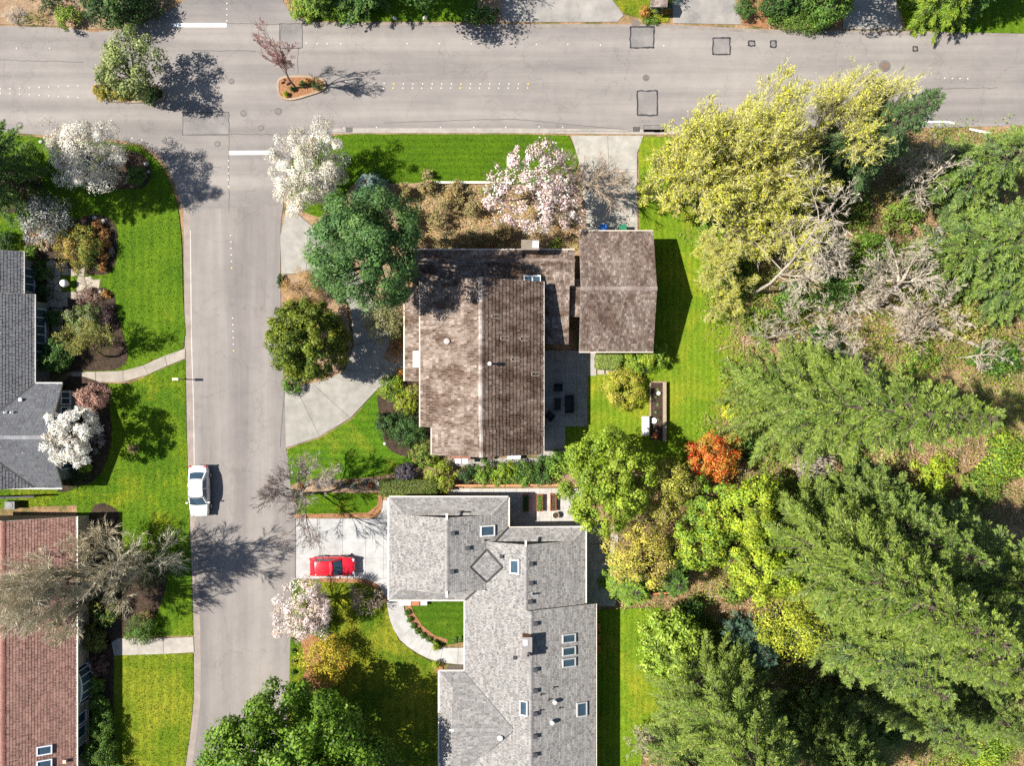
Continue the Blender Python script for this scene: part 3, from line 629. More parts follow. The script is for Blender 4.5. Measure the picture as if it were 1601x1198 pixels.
def window(house, c, w, h, face, frame=(0.75, 0.75, 0.73), panes=1):
    """face: unit axis the window looks along ('E','W','N','S')"""
    t = {'E': A(0, 1, 0), 'W': A(0, -1, 0), 'N': A(-1, 0, 0), 'S': A(1, 0, 0)}[face]; n = {'E': A(1, 0, 0), 'W': A(-1, 0, 0), 'N': A(0, 1, 0), 'S': A(0, -1, 0)}[face]; c = np.asarray(c, float)
    mb = MB(); f = 0.07
    def bx(cc, a, b, d):
        sz = np.abs(t) * a + A(0, 0, b) + np.abs(n) * d; mb.box(cc, sz, frame)
    bx(c + A(0, 0, h / 2) + n * 0.04, w + f, f, 0.1); bx(c - A(0, 0, h / 2) + n * 0.06, w + 2 * f, f, 0.16)
    for k in range(panes + 1): bx(c + t * (-w / 2 + w * k / panes) + n * 0.04, f, h - f, 0.1)
    o = mb.build('window', M['solid'], house)
    for k in range(panes):
        m2 = MB(); cc = c + t * (-w / 2 + w * (k + 0.5) / panes) + n * 0.03; m2.box(cc, np.abs(t) * (w / panes - f) + A(0, 0, h - f) + np.abs(n) * 0.03, (0.03, 0.05, 0.07)); m2.build('pane', M['glass'], o)
    return o
def skylight(house, c, w, l, n, frame=(0.7, 0.7, 0.7), name='skylight', up=None):
    """box skylight lying on a slope of normal n; w across the slope (world y), l along it"""
    n = unit(n); y = A(0, 1, 0) if up is None else up; v = unit(y - n * (n @ y)); u = np.cross(v, n); c = np.asarray(c, float); mb = MB()
    def ring(a, b, h): return [c + u * (sx * a / 2) + v * (sy * b / 2) + n * h for sx, sy in ((-1, -1), (1, -1), (1, 1), (-1, 1))]
    o0, o1, i1, i0 = ring(w, l, 0), ring(w, l, 0.17), ring(w - 0.2, l - 0.2, 0.17), ring(w - 0.2, l - 0.2, 0.11)
    for i in range(4):
        j = (i + 1) % 4; mb.quads([[o0[i], o0[j], o1[j], o1[i]], [o1[i], o1[j], i1[j], i1[i]], [i1[i], i1[j], i0[j], i0[i]]], frame)
    o = mb.build(name, M['metal'], house); MB().quads([i0], (0.05, 0.1, 0.14)).build('pane', M['glass'], o); return o
def pipe(house, c, r=0.07, h=0.35, col=(0.05, 0.05, 0.05), name='vent_pipe', cap=False):
    mb = MB(); mb.lathe(c, [(r * 1.8, 0), (r * 1.8, 0.03), (r, 0.06), (r, h), (0, h)] if not cap else [(r * 1.3, 0), (r, 0.08), (r, h * 0.7), (r * 1.7, h * 0.7), (r * 1.5, h * 0.95), (0, h)], col, 10); return mb.build(name, M['metal'], house, smooth=False)
def box_vent(house, c, col=(0.045, 0.045, 0.05), s=0.34):
    mb = MB(); mb.box(np.asarray(c) + A(0, 0, 0.07), (s, s, 0.2), col, 0, 0.82); mb.box(np.asarray(c) + A(0, 0, 0.2), (s * 1.05, s * 1.05, 0.05), col); return mb.build('roof_vent', M['metal'], house)
def gutter(house, p0, p1, col=(0.72, 0.72, 0.7)):
    return bar(house, 'gutter', p0, p1, 0.13, 0.12, col, M['metal'])

def dutch(house, x0, x1, y0, y1, axis, e, s, k0, k1, style, ridge=None, capcol=None, gcol=(0.5, 0.48, 0.45), lift=0.0):
    """roof over a ground-pixel rectangle; ridge runs along axis ('y' = down the picture). k0, k1: skirt depth in px at the low and the high end (0 = plain gable)"""
    f = (lambda a, b, z: G(a, b, z + lift)) if axis == 'y' else (lambda a, b, z: G(b, a, z + lift))
    if axis == 'y': a0, a1, b0, b1 = x0, x1, y0, y1
    else: a0, a1, b0, b1 = y0, y1, x0, x1
    m = (a0 + a1) / 2 if ridge is None else ridge; zr = e + s * (m - a0) / S; s2 = (zr - e) * S / (a1 - m)
    z = lambda d, ss=s: e + ss * d / S
    L = [f(a0, b0, e), f(a0, b1, e)]; 
    if k1: L += [f(a0 + k1, b1 - k1, z(k1))]
    L += [f(m, b1 - k1, zr), f(m, b0 + k0, zr)]
    if k0: L += [f(a0 + k0, b0 + k0, z(k0))]
    Rr = [f(a1, b1, e), f(a1, b0, e)]
    if k0: Rr += [f(a1 - k0, b0 + k0, z(k0, s2))]
    Rr += [f(m, b0 + k0, zr), f(m, b1 - k1, zr)]
    if k1: Rr += [f(a1 - k1, b1 - k1, z(k1, s2))]
    roof_slope(house, L, **style); roof_slope(house, Rr, **style)
    for k, b, d in ((k0, b0, 1), (k1, b1, -1)):
        if k:
            roof_slope(house, [f(a0, b, e), f(a1, b, e), f(a1 - k, b + d * k, z(k, s2)), f(a0 + k, b + d * k, z(k))], **style)
            q = b + d * (k + 7); mb = MB(); mb.slab3([f(a0 + k, q, z(k) - 0.1), f(a1 - k, q, z(k) - 0.1), f(m, q, zr - 0.15)], 0.0, gcol)
            mb = MB(); mb.tris([[f(a0 + k, q, z(k) - 0.1), f(a1 - k, q, z(k) - 0.1), f(m, q, zr - 0.15)]], gcol); mb.build('gable', M['wood'], house)
            for a in (a0, a1):
                a2 = a0 + k if a == a0 else a1 - k
                ridge_caps(house, f(a, b, e), f(a2, b + d * k, z(k)), capcol, style['mat'], 0.22, 0.26, 'hip_cap')
        else:
            q = b + d * 6; mb = MB(); mb.tris([[f(a0 + 6, q, e - 0.02), f(a1 - 6, q, e - 0.02), f(m, q, zr - 0.14)]], gcol); mb.build('gable', M['wood'], house)
    ridge_caps(house, f(m, b0 + k0, zr), f(m, b1 - k1, zr), capcol, style['mat'])
    return zr

# ---- grey house
GH = thing('grey_roofed_house', 'long house with pale grey shingled roof, skylights and paved driveway', 'house', G(800, 960))
gst = dict(col=(0.24, 0.238, 0.232), expo=0.16, wid=0.34, thick=0.014, mat=M['asphalt_shingle'], var=0.2, fascia=(0.62, 0.56, 0.48), pal=[(0.235, 0.23, 0.224), (0.188, 0.186, 0.183), (0.258, 0.252, 0.243), (0.21, 0.2, 0.19)])
GW = (0.52, 0.44, 0.36); cap = (0.27, 0.26, 0.25); sG = 0.33; eG = 2.8
walls(GH, 626, 786, 779, 914, 2.75, GW); walls(GH, 741, 900, 824, 1000, 2.75, GW); walls(GH, 741, 915, 940, 1255, 2.75, GW); walls(GH, 701, 760, 1040, 1170, 2.75, GW)
zA = dutch(GH, 617, 795, 770, 923, 'y', eG, sG, 25, 18, gst, capcol=cap)
zB = dutch(GH, 731, 910, 815, 950, 'y', eG, sG, 19, 0, gst, capcol=cap)
zC = dutch(GH, 730, 925, 929, 1262, 'y', eG + 0.05, sG, 0, 0, gst, capcol=cap)
zD = dutch(GH, 692, 842, 1030, 1180, 'x', eG - 0.01, sG, 20, 0, gst, capcol=cap)
z_ = lambda d: eG + sG * d / S
# little diamond saddle in the dead valley
Wc, Ec, Nc, Sc = G(740, 869, z_(55) + 0.06), G(786, 869, z_(55) + 0.06), G(763, 845, z_(32) + 0.05), G(763, 893, z_(32) + 0.05)
roof_slope(GH, [Wc, Ec, Nc], name='saddle_slope', slab=0.05, **gst); roof_slope(GH, [Ec, Wc, Sc], name='saddle_slope', slab=0.05, **gst)
FL = (0.035, 0.033, 0.032)
for a, b in ((G(795, 815, eG), G(764, 846, z_(32))), (G(764, 892, z_(32)), G(731, 923, eG)), (Wc, Nc), (Nc, Ec), (Ec, Sc), (Sc, Wc), (G(730, 1030, eG), G(803, 1103, z_(73))), (G(803, 1107, z_(73)), G(735, 1176, z_(4)))):
    bar(GH, 'valley_flashing', a, b, 0.14, 0.05, FL, M['metal'], lift=0.035)
for a, b in ((G(616, 770, eG), G(616, 923, eG)), (G(617, 769, eG), G(795, 769, eG)), (G(617, 924, eG), G(730, 924, eG)), (G(729.5, 924, eG), G(729.5, 1029, eG)), (G(692, 1029, eG), G(729, 1029, eG)), (G(691, 1029, eG), G(691, 1180, eG)),
             (G(911, 815, eG), G(911, 928, eG)), (G(926, 929, eG), G(926, 1262, eG)), (G(796, 815, eG), G(910, 814, eG)), (G(796, 770, eG), G(796, 813, eG))):
    gutter(GH, a - A(0, 0, 0.06), b - A(0, 0, 0.06), (0.74, 0.66, 0.56))
for a, b in ((706, 793), (706, 906), (820.5, 832)):
    bar(GH, 'ridge_end_board', G(a, b - 5, zA - 0.02), G(a, b + 4, zA - 0.02), 0.16, 0.16, (0.75, 0.72, 0.68))
bar(GH, 'ridge_end_board', G(709, 1105, zD - 0.02), G(716, 1105, zD - 0.02), 0.16, 0.16, (0.75, 0.72, 0.68))
nW, nE = unit(A(-sG, 0, 1)), unit(A(sG, 0, 1))
def onE(px, py, x0, e):   # point on an east slope whose eave is at ground px x0
    h = 3.6
    for _ in range(6):
        w = W(px, py, h); h = e + sG * ((x0 - 800.5) / S - w[0])
    return W(px, py, h)
def onW(px, py, x0, e):
    h = 3.6
    for _ in range(6):
        w = W(px, py, h); h = e + sG * (w[0] - (x0 - 800.5) / S)
    return W(px, py, h)
skylight(GH, onE(762, 830, 795, eG), 1.3, 0.95, nE, (0.75, 0.72, 0.66))
skylight(GH, onW(805, 886, 731, eG), 0.85, 1.25, nW, (0.8, 0.78, 0.74))
for y in (998, 1018, 1036): skylight(GH, onE(889, y, 925, eG + 0.05), 1.25, 0.78, nE, (0.5, 0.5, 0.49))
skylight(GH, onE(909, 1109, 925, eG + 0.05), 0.98, 1.25, nE, (0.5, 0.5, 0.49)); skylight(GH, onW(819, 1107, 730, eG + 0.05), 0.72, 1.3, nW, (0.6, 0.6, 0.58))
for x, y in ((708, 834), (731, 857), (707, 894)): box_vent(GH, onE(x, y, 795, eG))
for x, y in ((830, 882), (830, 912), (829, 941)): box_vent(GH, onE(x, y, 910, eG))
for y in (975, 1047, 1080, 1116, 1151, 1180): box_vent(GH, onE(837, y, 925, eG + 0.05))
for x, y in ((805, 1028), (784, 870)): box_vent(GH, onW(x, y, 730, eG), s=0.28)
for x, y in ((867, 1096), (863, 1128)): pipe(GH, onE(x, y, 925, eG + 0.05), 0.12, 0.45, (0.55, 0.55, 0.54), 'flue_cap', True)
pipe(GH, onW(782, 1152, 730, eG), 0.16, 0.4, (0.5, 0.5, 0.5), 'flue_cap', True); pipe(GH, G(836, 842, 3.3), 0.09, 0.45)
for x, y in ((846, 1086), (858, 1094), (844, 1111), (875, 1107), (866, 1075)): pipe(GH, onE(x, y, 925, eG + 0.05), 0.05, 0.32)
pipe(GH, onE(832, 929, 910, eG), 0.08, 0.5, (0.3, 0.3, 0.3)); pipe(GH, onW(758, 923, 730, eG), 0.05, 0.3, (0.6, 0.6, 0.6)); pipe(GH, G(725, 790, 3.35), 0.06, 0.8, (0.1, 0.1, 0.1)); pipe(GH, onE(758, 845, 795, eG), 0.05, 0.25)
c = W(824, 1014, 5.6); mb = MB().box((c[0], c[1], 4.85), (0.75, 1.75, 1.5), (0.36, 0.17, 0.1)); ch = mb.build('chimney', M['stone'], GH)
MB().box((c[0], c[1], 5.64), (0.85, 1.85, 0.08), (0.24, 0.22, 0.21)).build('chimney_cap', M['concrete'], ch); MB().lathe((c[0] + 0.1, c[1] - 0.45, 5.68), [(0.16, 0), (0.14, 0.35), (0.1, 0.35), (0.1, 0.1)], (0.2, 0.17, 0.15), 10).build('chimney_pot', M['stone'], ch)
MB().box((c[0] - 0.15, c[1] + 0.5, 5.7), (0.4, 0.5, 0.05), (0.55, 0.55, 0.56)).build('chimney_pot', M['metal'], ch)
window(GH, (G(617, 0)[0] + 0.53 - 0.0, G(0, 845)[1], 1.3), 4.6, 2.2, 'W', (0.7, 0.68, 0.64), 4)
window(GH, (G(741, 0)[0] - 0.02, G(0, 1020)[1], 1.1), 1.0, 2.1, 'W', (0.5, 0.2, 0.12), 1)
for y in (975, 1000, 1060, 1120): window(GH, (G(915, 0)[0] + 0.02, G(0, y)[1], 1.3), 1.6, 1.9, 'E', panes=2)

# ---- brown house with cedar shakes
BH = thing('brown_shake_house', 'two storey house with weathered brown shake roof and brick chimney', 'house', G(757, 560))
bl = dict(col=(0.3, 0.245, 0.225), expo=0.3, wid=0.2, thick=0.035, mat=M['shake'], var=0.25, fascia=(0.3, 0.26, 0.22), pal=[(0.245, 0.197, 0.165), (0.21, 0.165, 0.135), (0.172, 0.131, 0.106), (0.28, 0.23, 0.197)])
BWc = (0.2, 0.15, 0.11)
walls(BH, 677, 836, 461, 654, 4.95, BWc); walls(BH, 693, 836, 655, 694, 4.6, BWc); walls(BH, 650, 676, 470, 590, 2.85, BWc); walls(BH, 655, 884, 413, 460, 3.6, BWc); walls(BH, 850, 884, 461, 530, 2.9, BWc)
eB = 5.0; sB = 0.45; zr = eB + sB * (757 - 669) / S
roof_slope(BH, [G(669, 453, eB), G(669, 662, eB), G(757, 662, zr), G(757, 453, zr)], **bl)
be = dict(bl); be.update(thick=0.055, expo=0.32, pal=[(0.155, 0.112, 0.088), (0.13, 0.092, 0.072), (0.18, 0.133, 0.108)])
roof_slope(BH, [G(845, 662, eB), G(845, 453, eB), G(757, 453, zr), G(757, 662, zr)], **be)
k = 0.18
roof_slope(BH, [G(686, 662, eB + sB * 1.0 - k), G(686, 702, eB + sB * 1.0 - k), G(758, 702, zr - k), G(758, 662, zr - k)], **bl)
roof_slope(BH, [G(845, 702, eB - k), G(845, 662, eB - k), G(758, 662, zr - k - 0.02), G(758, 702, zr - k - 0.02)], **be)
for y in (459, 656): MB().tris([[G(672, y, eB - 0.1), G(842, y, eB - 0.1), G(757, y, zr - 0.2)]], BWc).build('gable', M['wood'], BH)
MB().tris([[G(690, 696, eB), G(842, 696, eB - 0.3), G(757, 696, zr - 0.4)]], BWc).build('gable', M['wood'], BH)
ridge_caps(BH, G(757, 453, zr), G(757, 662, zr), (0.42, 0.38, 0.35), M['shake']); ridge_caps(BH, G(758, 662, zr - k), G(758, 702, zr - k), (0.4, 0.36, 0.33), M['shake'])
for a, b in ((G(668, 453, eB), G(668, 662, eB)), (G(846, 453, eB), G(846, 662, eB)), (G(685, 663, eB + 0.2), G(685, 702, eB + 0.2)), (G(846, 663, eB - k), G(846, 702, eB - k))): gutter(BH, a - A(0, 0, 0.06), b - A(0, 0, 0.06), (0.5, 0.45, 0.4))
roof_slope(BH, [G(641, 456, 2.95), G(641, 596, 2.95), G(673, 596, 3.5), G(673, 456, 3.5)], **bl)
gutter(BH, G(640, 456, 2.9), G(640, 596, 2.9), (0.7, 0.6, 0.45)); skylight(BH, W(652, 562, 3.35), 0.6, 1.4, A(-0.29, 0, 1), (0.78, 0.78, 0.76), 'skylight')
blN = dict(bl); blN['expo'] = 0.24
roof_slope(BH, [G(655, 420, 4.3), G(892, 420, 4.3), G(892, 404, 3.85), G(655, 404, 3.85)], **blN)
roof_slope(BH, [G(655, 420, 4.3), G(892, 420, 4.3), G(892, 456, 4.3 - 0.2 * 36 / S), G(655, 456, 4.3 - 0.2 * 36 / S)], **blN)
roof_slope(BH, [G(846, 456.3, 4.3 - 0.2 * 36.3 / S), G(885, 456.3, 4.3 - 0.2 * 36.3 / S), G(885, 541, 4.3 - 0.2 * 121 / S), G(846, 541, 4.3 - 0.2 * 121 / S)], **blN)
roof_slope(BH, [G(885, 445, 3.3), G(904, 445, 3.3), G(904, 500, 2.75), G(885, 500, 2.75)], **blN)
ridge_caps(BH, G(655, 420, 4.3), G(892, 420, 4.3), (0.3, 0.25, 0.22), M['shake']); gutter(BH, G(655, 403, 3.8), G(892, 403, 3.8), (0.55, 0.48, 0.42))
c = W(832, 437, 4.45); mb = MB().box((c[0], c[1], 4.25), (1.45, 0.75, 0.5), (0.74, 0.73, 0.7)); sk = mb.build('roof_window', M['solid'], BH)
for d in (-0.35, 0.35): MB().box((c[0] + d, c[1] - 0.04, 4.505), (0.58, 0.56, 0.04), (0.05, 0.06, 0.07)).build('pane', M['glass'], sk)
c = W(829, 383, 6.0); mb = MB().box((c[0], c[1], 3.0), (1.35, 0.75, 5.95), (0.2, 0.125, 0.1)); ch = mb.build('chimney', M['stone'], BH)
MB().box((c[0], c[1], 6.03), (1.5, 0.85, 0.12), (0.2, 0.165, 0.13)).build('chimney_cap', M['concrete'], ch); MB().box((c[0] + 0.45, c[1], 6.14), (0.5, 0.55, 0.1), (0.6, 0.66, 0.7)).build('flue_cover', M['metal'], ch)
def onBR(px, py):
    h = 6
    for _ in range(6): w = W(px, py, h); h = eB + sB * ((845 - 800.5) / S - w[0])
    return W(px, py, h)
def onBL(px, py):
    h = 6
    for _ in range(6): w = W(px, py, h); h = eB + sB * (w[0] - (669 - 800.5) / S)
    return W(px, py, h)
pipe(BH, onBR(766, 569), 0.1, 0.75, (0.7, 0.68, 0.66), 'flue_cap', True); pipe(BH, onBL(699, 534), 0.16, 0.3, (0.4, 0.35, 0.33), 'flue_cap', True)
# curved roof snow guards: small pale loops on the shaded slope
for x, y in ((776, 495), (790, 529), (820, 530), (806, 562), (838, 585)):
    c = onBR(x, y); P = [c + A(0.28 * math.cos(t) - 0.1, 0.16 * math.sin(t), 0.1 - 0.45 * (0.28 * math.cos(t) - 0.1)) for t in np.linspace(0.5 * math.pi, 1.5 * math.pi, 9)]
    P = [c + A(0.35, 0.16, 0.1 - 0.45 * 0.35)] + P + [c + A(0.35, -0.16, 0.1 - 0.45 * 0.35)]; MB().tube(P, 0.03, (0.42, 0.37, 0.31), 6).build('vent_loop', M['metal'], BH)
for y in (560, 600, 640): window(BH, (G(836, 0)[0] + 0.02, G(0, y)[1], 1.4), 1.7, 2.0, 'E', panes=2)
for y in (500, 560): window(BH, (G(650, 0)[0] - 0.02, G(0, y)[1], 1.5), 1.4, 1.2, 'W', panes=2)
for x in (730, 800): window(BH, (G(x, 0)[0], G(0, 694)[1] - 0.02, 1.6), 1.4, 1.2, 'S', panes=2)
# small lean-to with white doors on the south wall
LT = thing('lean_to_cupboard', 'small red-brown roofed lean-to cupboard with white doors at the house end', 'lean-to', G(724, 708)); c = G(724, 708)
MB().box((c[0], c[1] - 0.1, 0.9), (1.35, 0.9, 1.8), (0.5, 0.3, 0.22)).build('body', M['wood'], LT)
MB().slab3([c + A(-0.8, 0.45, 2.25), c + A(0.8, 0.45, 2.25), c + A(0.8, -0.35, 1.95), c + A(-0.8, -0.35, 1.95)], 0.06, (0.3, 0.13, 0.09)).build('roof', M['wood'], LT)
for d in (-0.3, 0.32): MB().box((c[0] + d, c[1] - 0.5, 1.84), (0.5, 0.55, 0.06), (0.78, 0.79, 0.8)).build('door', M['solid'], LT)

# ---- garage
GA = thing('shake_roofed_garage', 'detached garage with weathered brown shake gable roof', 'garage', G(955, 462))
walls(GA, 908, 1001, 381, 545, 3.1, (0.22, 0.16, 0.12))
gs = dict(bl); gs.update(expo=0.24, wid=0.22, var=0.34, mat=M['shake_ns'], thick=0.045, pal=[(0.19, 0.152, 0.13), (0.152, 0.118, 0.098), (0.235, 0.195, 0.17), (0.172, 0.134, 0.112)])
dutch(GA, 900, 1010, 374, 552, 'x', 3.2, 0.3, 0, 0, gs, ridge=462, capcol=(0.3, 0.26, 0.24), gcol=(0.22, 0.16, 0.12))
gutter(GA, G(900, 553, 3.13), G(1010, 553, 3.13), (0.55, 0.48, 0.4)); gutter(GA, G(900, 373, 3.13), G(1010, 373, 3.13), (0.55, 0.48, 0.4))
MB().box(G(952, 380.4, 1.15), (4.8, 0.08, 2.2), (0.6, 0.56, 0.5)).build('garage_door', M['solid'], GA)

# ---- dark-tiled house at the left edge
DH = thing('dark_tiled_house', 'house with charcoal tiled roof and shaded front windows at the left edge', 'house', G(40, 600))
dst = dict(col=(0.085, 0.088, 0.098), expo=0.24, wid=0.33, thick=0.03, mat=M['dark_tile'], var=0.12, fascia=(0.5, 0.46, 0.4), pal=[(0.085, 0.088, 0.097), (0.075, 0.078, 0.088), (0.095, 0.098, 0.106)])
DW = (0.16, 0.17, 0.17)
walls(DH, -90, 78, 475, 745, 2.65, DW); walls(DH, -90, 61, 411, 474, 2.65, DW); walls(DH, 79, 118, 610, 746, 2.65, DW)
dutch(DH, -100, 86.5, 466, 756, 'y', 2.7, 0.41, 0, 0, dst, ridge=-7, capcol=(0.09, 0.09, 0.1), gcol=DW)
dutch(DH, -84, 70, 402, 470, 'y', 2.7, 0.41, 0, 0, dst, ridge=-7, capcol=(0.09, 0.09, 0.1), gcol=DW)
dst2 = dict(dst); dst2.update(thick=0.012, expo=0.3)
zr = dutch(DH, -60, 128, 600, 756, 'x', 2.7, 0.41, 0, 0, dst2, capcol=(0.2, 0.2, 0.21), gcol=DW)
for a, b in ((G(87, 466, 2.65), G(87, 598, 2.65)), (G(70.5, 402, 2.65), G(70.5, 465, 2.65)), (G(88, 599, 2.65), G(128, 599, 2.65)), (G(20, 757, 2.65), G(128, 757, 2.65))): gutter(DH, a, b, (0.3, 0.29, 0.28))
for a, b in ((G(86, 601, 2.72), G(9, 677, 4.55)), (G(86, 755, 2.72), G(9, 679, 4.55))): bar(DH, 'valley_flashing', a, b, 0.12, 0.05, (0.03, 0.03, 0.03), M['metal'], lift=0.03)
for x, y in ((34, 625), (4, 623)): box_vent(DH, W(x, y, 3.3), (0.5, 0.5, 0.5) if x > 10 else (0.05, 0.05, 0.05), 0.24)
for x, y in ((10, 645), (20, 645)): pipe(DH, W(x, y, 3.8), 0.06, 0.3, (0.6, 0.6, 0.6))
window(DH, (G(61, 0)[0] + 0.02, G(0, 442)[1], 1.5), 2.1, 1.5, 'E', (0.55, 0.58, 0.6), 3)
window(DH, (G(78, 0)[0] + 0.02, G(0, 525)[1], 1.5), 4.6, 1.5, 'E', (0.6, 0.63, 0.66), 6)
for y in (610 + 12, 645): window(DH, (G(118, 0)[0] + 0.02, G(0, y)[1], 1.5), 1.1, 1.2, 'E', (0.6, 0.63, 0.66), 2)
window(DH, (G(118, 0)[0] + 0.02, G(0, 720)[1], 1.3), 1.2, 1.6, 'E', (0.6, 0.63, 0.66), 1)

# ---- red-tiled house at the lower left
RH = thing('red_tiled_house', 'house with faded red tiled roof, white gutter and bay window at lower left', 'house', G(80, 1000))
rst = dict(col=(0.2, 0.09, 0.07), expo=0.22, wid=0.3, thick=0.026, mat=M['red_tile'], var=0.16, fascia=(0.6, 0.5, 0.4), pal=[(0.205, 0.108, 0.085), (0.17, 0.088, 0.069), (0.23, 0.126, 0.1)])
walls(RH, -15, 140, 806, 1275, 2.65, (0.42, 0.33, 0.25))
zr = dutch(RH, -20, 149.5, 799, 1282, 'y', 2.7, 0.4, 0, 0, rst, capcol=(0.17, 0.075, 0.06), gcol=(0.42, 0.33, 0.25))
gutter(RH, G(150, 799, 2.65), G(150, 1282, 2.65), (0.8, 0.8, 0.78))
def onR(px, py):
    h = 3.5
    for _ in range(6): w = W(px, py, h); h = 2.7 + 0.4 * ((149.5 - 800.5) / S - w[0])
    return W(px, py, h)
for y in (1173, 1195): skylight(RH, onR(70, y), 1.15, 0.8, A(0.4, 0, 1), (0.75, 0.77, 0.8))
box_vent(RH, onR(103, 1190), (0.5, 0.35, 0.28), 0.28)
# bay window bulging from the shaded wall
bc = G(140, 1062); by = MB(); pn = []
ring = [(bc[0] + 0.75 * math.sin(t), bc[1] + 1.75 * math.cos(t)) for t in np.linspace(0.05, math.pi - 0.05, 8)]
by.prism(ring, 0.3, 0.75, (0.6, 0.62, 0.62)); by.prism(ring, 2.15, 2.3, (0.6, 0.62, 0.62)); bay = by.build('bay_window', M['solid'], RH)
for i in range(7):
    a, b = ring[i], ring[i + 1]; MB().quads([[A(*a, 0.76), A(*b, 0.76), A(*b, 2.14), A(*a, 2.14)][::-1]], (0.05, 0.07, 0.1)).build('pane', M['glass'], bay); MB().segs([A(*a, 0.76)], [A(*a, 2.14)], 0.04, 0.04, (0.7, 0.72, 0.74), 4).build('mullion', M['solid'], bay)
for y in (1112, 1133, 1160): window(RH, (G(140, 0)[0] + 0.02, G(0, y - 20)[1] - 1.2, 1.4), 0.9, 1.4, 'E', (0.65, 0.68, 0.72), 1)

# ------------------------------------------------------------------ vegetation
def leaf_quads(c, nrm, size, rng, asp=0.62):
    """rhombic leaves centred on c, facing nrm"""
    n = len(c); t = unit(np.cross(nrm, rng.normal(0, 1, (n, 3)))); b = np.cross(nrm, t)
    L = (size * rng.uniform(0.65, 1.35, n))[:, None]
    fold = nrm * L * 0.12
    return np.stack([c - t * L / 2, c + b * L * asp / 2 - fold, c + t * L / 2, c - b * L * asp / 2 - fold], 1)
def pick(cols, n, rng, v=0.22):
    c = np.array(cols, float)[rng.integers(0, len(cols), n)]; return c * rng.uniform(1 - v, 1 + v, (n, 1)) * rng.uniform(0.94, 1.06, (n, 3))
def crown_clusters(rng, R, rz, cz, n, zmin=-0.55, lump=0.28, elong=(1, 1)):
    d = unit(rng.normal(0, 1, (n * 3, 3))); d = d[d[:, 2] > zmin][:n]; n = len(d)
    k = np.zeros(n)
    for _ in range(5):
        ax = unit(rng.normal(0, 1, 3)); k += np.cos(np.arccos(np.clip(d @ ax, -1, 1)) * rng.uniform(2, 5) + rng.uniform(0, 6)) * 0.22
    rad = (1 - 0.35 * rng.random(n) ** 1.6) * (1 + lump * k)
    inner = rng.random(n) < 0.22; rad[inner] *= rng.uniform(0.4, 0.8, inner.sum())
    p = d * rad[:, None] * A(R * elong[0], R * elong[1], rz); p[:, 2] += cz
    return p, d
def fill_leaves(mb, rng, cc, cd, sig, n, leaf, cols, up=0.6, asp=0.62, out=0.55, zfl=0.7, cvar=0.16, floor=0.05):
    n = int(n * 1.3); per = np.maximum(1, (n / len(cc) * rng.uniform(0.5, 1.5, len(cc))).astype(int)); idx = np.repeat(np.arange(len(cc)), per); m = len(idx)
    off = unit(rng.normal(0, 1, (m, 3)) + A(0, 0, 0.35) + cd[idx] * 0.3); cs = rng.uniform(0.65, 1.35, (len(cc), 1))[idx]
    p = cc[idx] + off * sig * cs * rng.uniform(0.75, 1.25, (m, 1)) * 1.12 * A(1, 1, zfl) + rng.normal(0, leaf * 0.35, (m, 3)); p[:, 2] = np.maximum(p[:, 2], floor)
    nr = unit(off * 0.8 + cd[idx] * 0.25 + A(0, 0, up * 0.5) + rng.normal(0, 0.33, (m, 3)))
    tint = 1 + rng.normal(0, cvar, (len(cc), 1)); hue = rng.integers(0, len(cols), len(cc))
    col = np.where((rng.random(m) < 0.55)[:, None], np.array(cols, float)[hue[idx]] * rng.uniform(0.82, 1.18, (m, 1)), pick(cols, m, rng)) * np.clip(tint[idx], 0.6, 1.5)
    mb.quads(leaf_quads(p, nr, leaf, rng, asp), np.clip(col, 0, 0.95))
BARK = (0.12, 0.09, 0.07)
def limbs_to(rng, mb, base, targets, r0, col, fork=0.35, h=None):
    """trunk with curved limbs that end inside the leaf clusters"""
    base = np.asarray(base, float); top = targets.mean(0); fk = base + (top - base) * fork; fk[:2] = base[:2] * 0.7 + fk[:2] * 0.3
    P = [base, base + (fk - base) * 0.5 + rng.normal(0, 0.04, 3), fk]; mb.tube(P, [r0, r0 * 0.85, r0 * 0.75], col, 9)
    mb.tube([fk, fk + (top - fk) * 0.5, top + A(0, 0, 0.15)], [r0 * 0.7, r0 * 0.45, r0 * 0.15], col, 6)
    for t in targets:
        s = fk + (top - fk) * rng.uniform(0, 0.5); mid = s + (t - s) * 0.5 + A(0, 0, -0.1 * np.linalg.norm(t - s) * 0.4) + rng.normal(0, 0.12, 3)
        mb.tube([s, mid, t], [r0 * 0.38, r0 * 0.22, r0 * 0.06], col, 5)
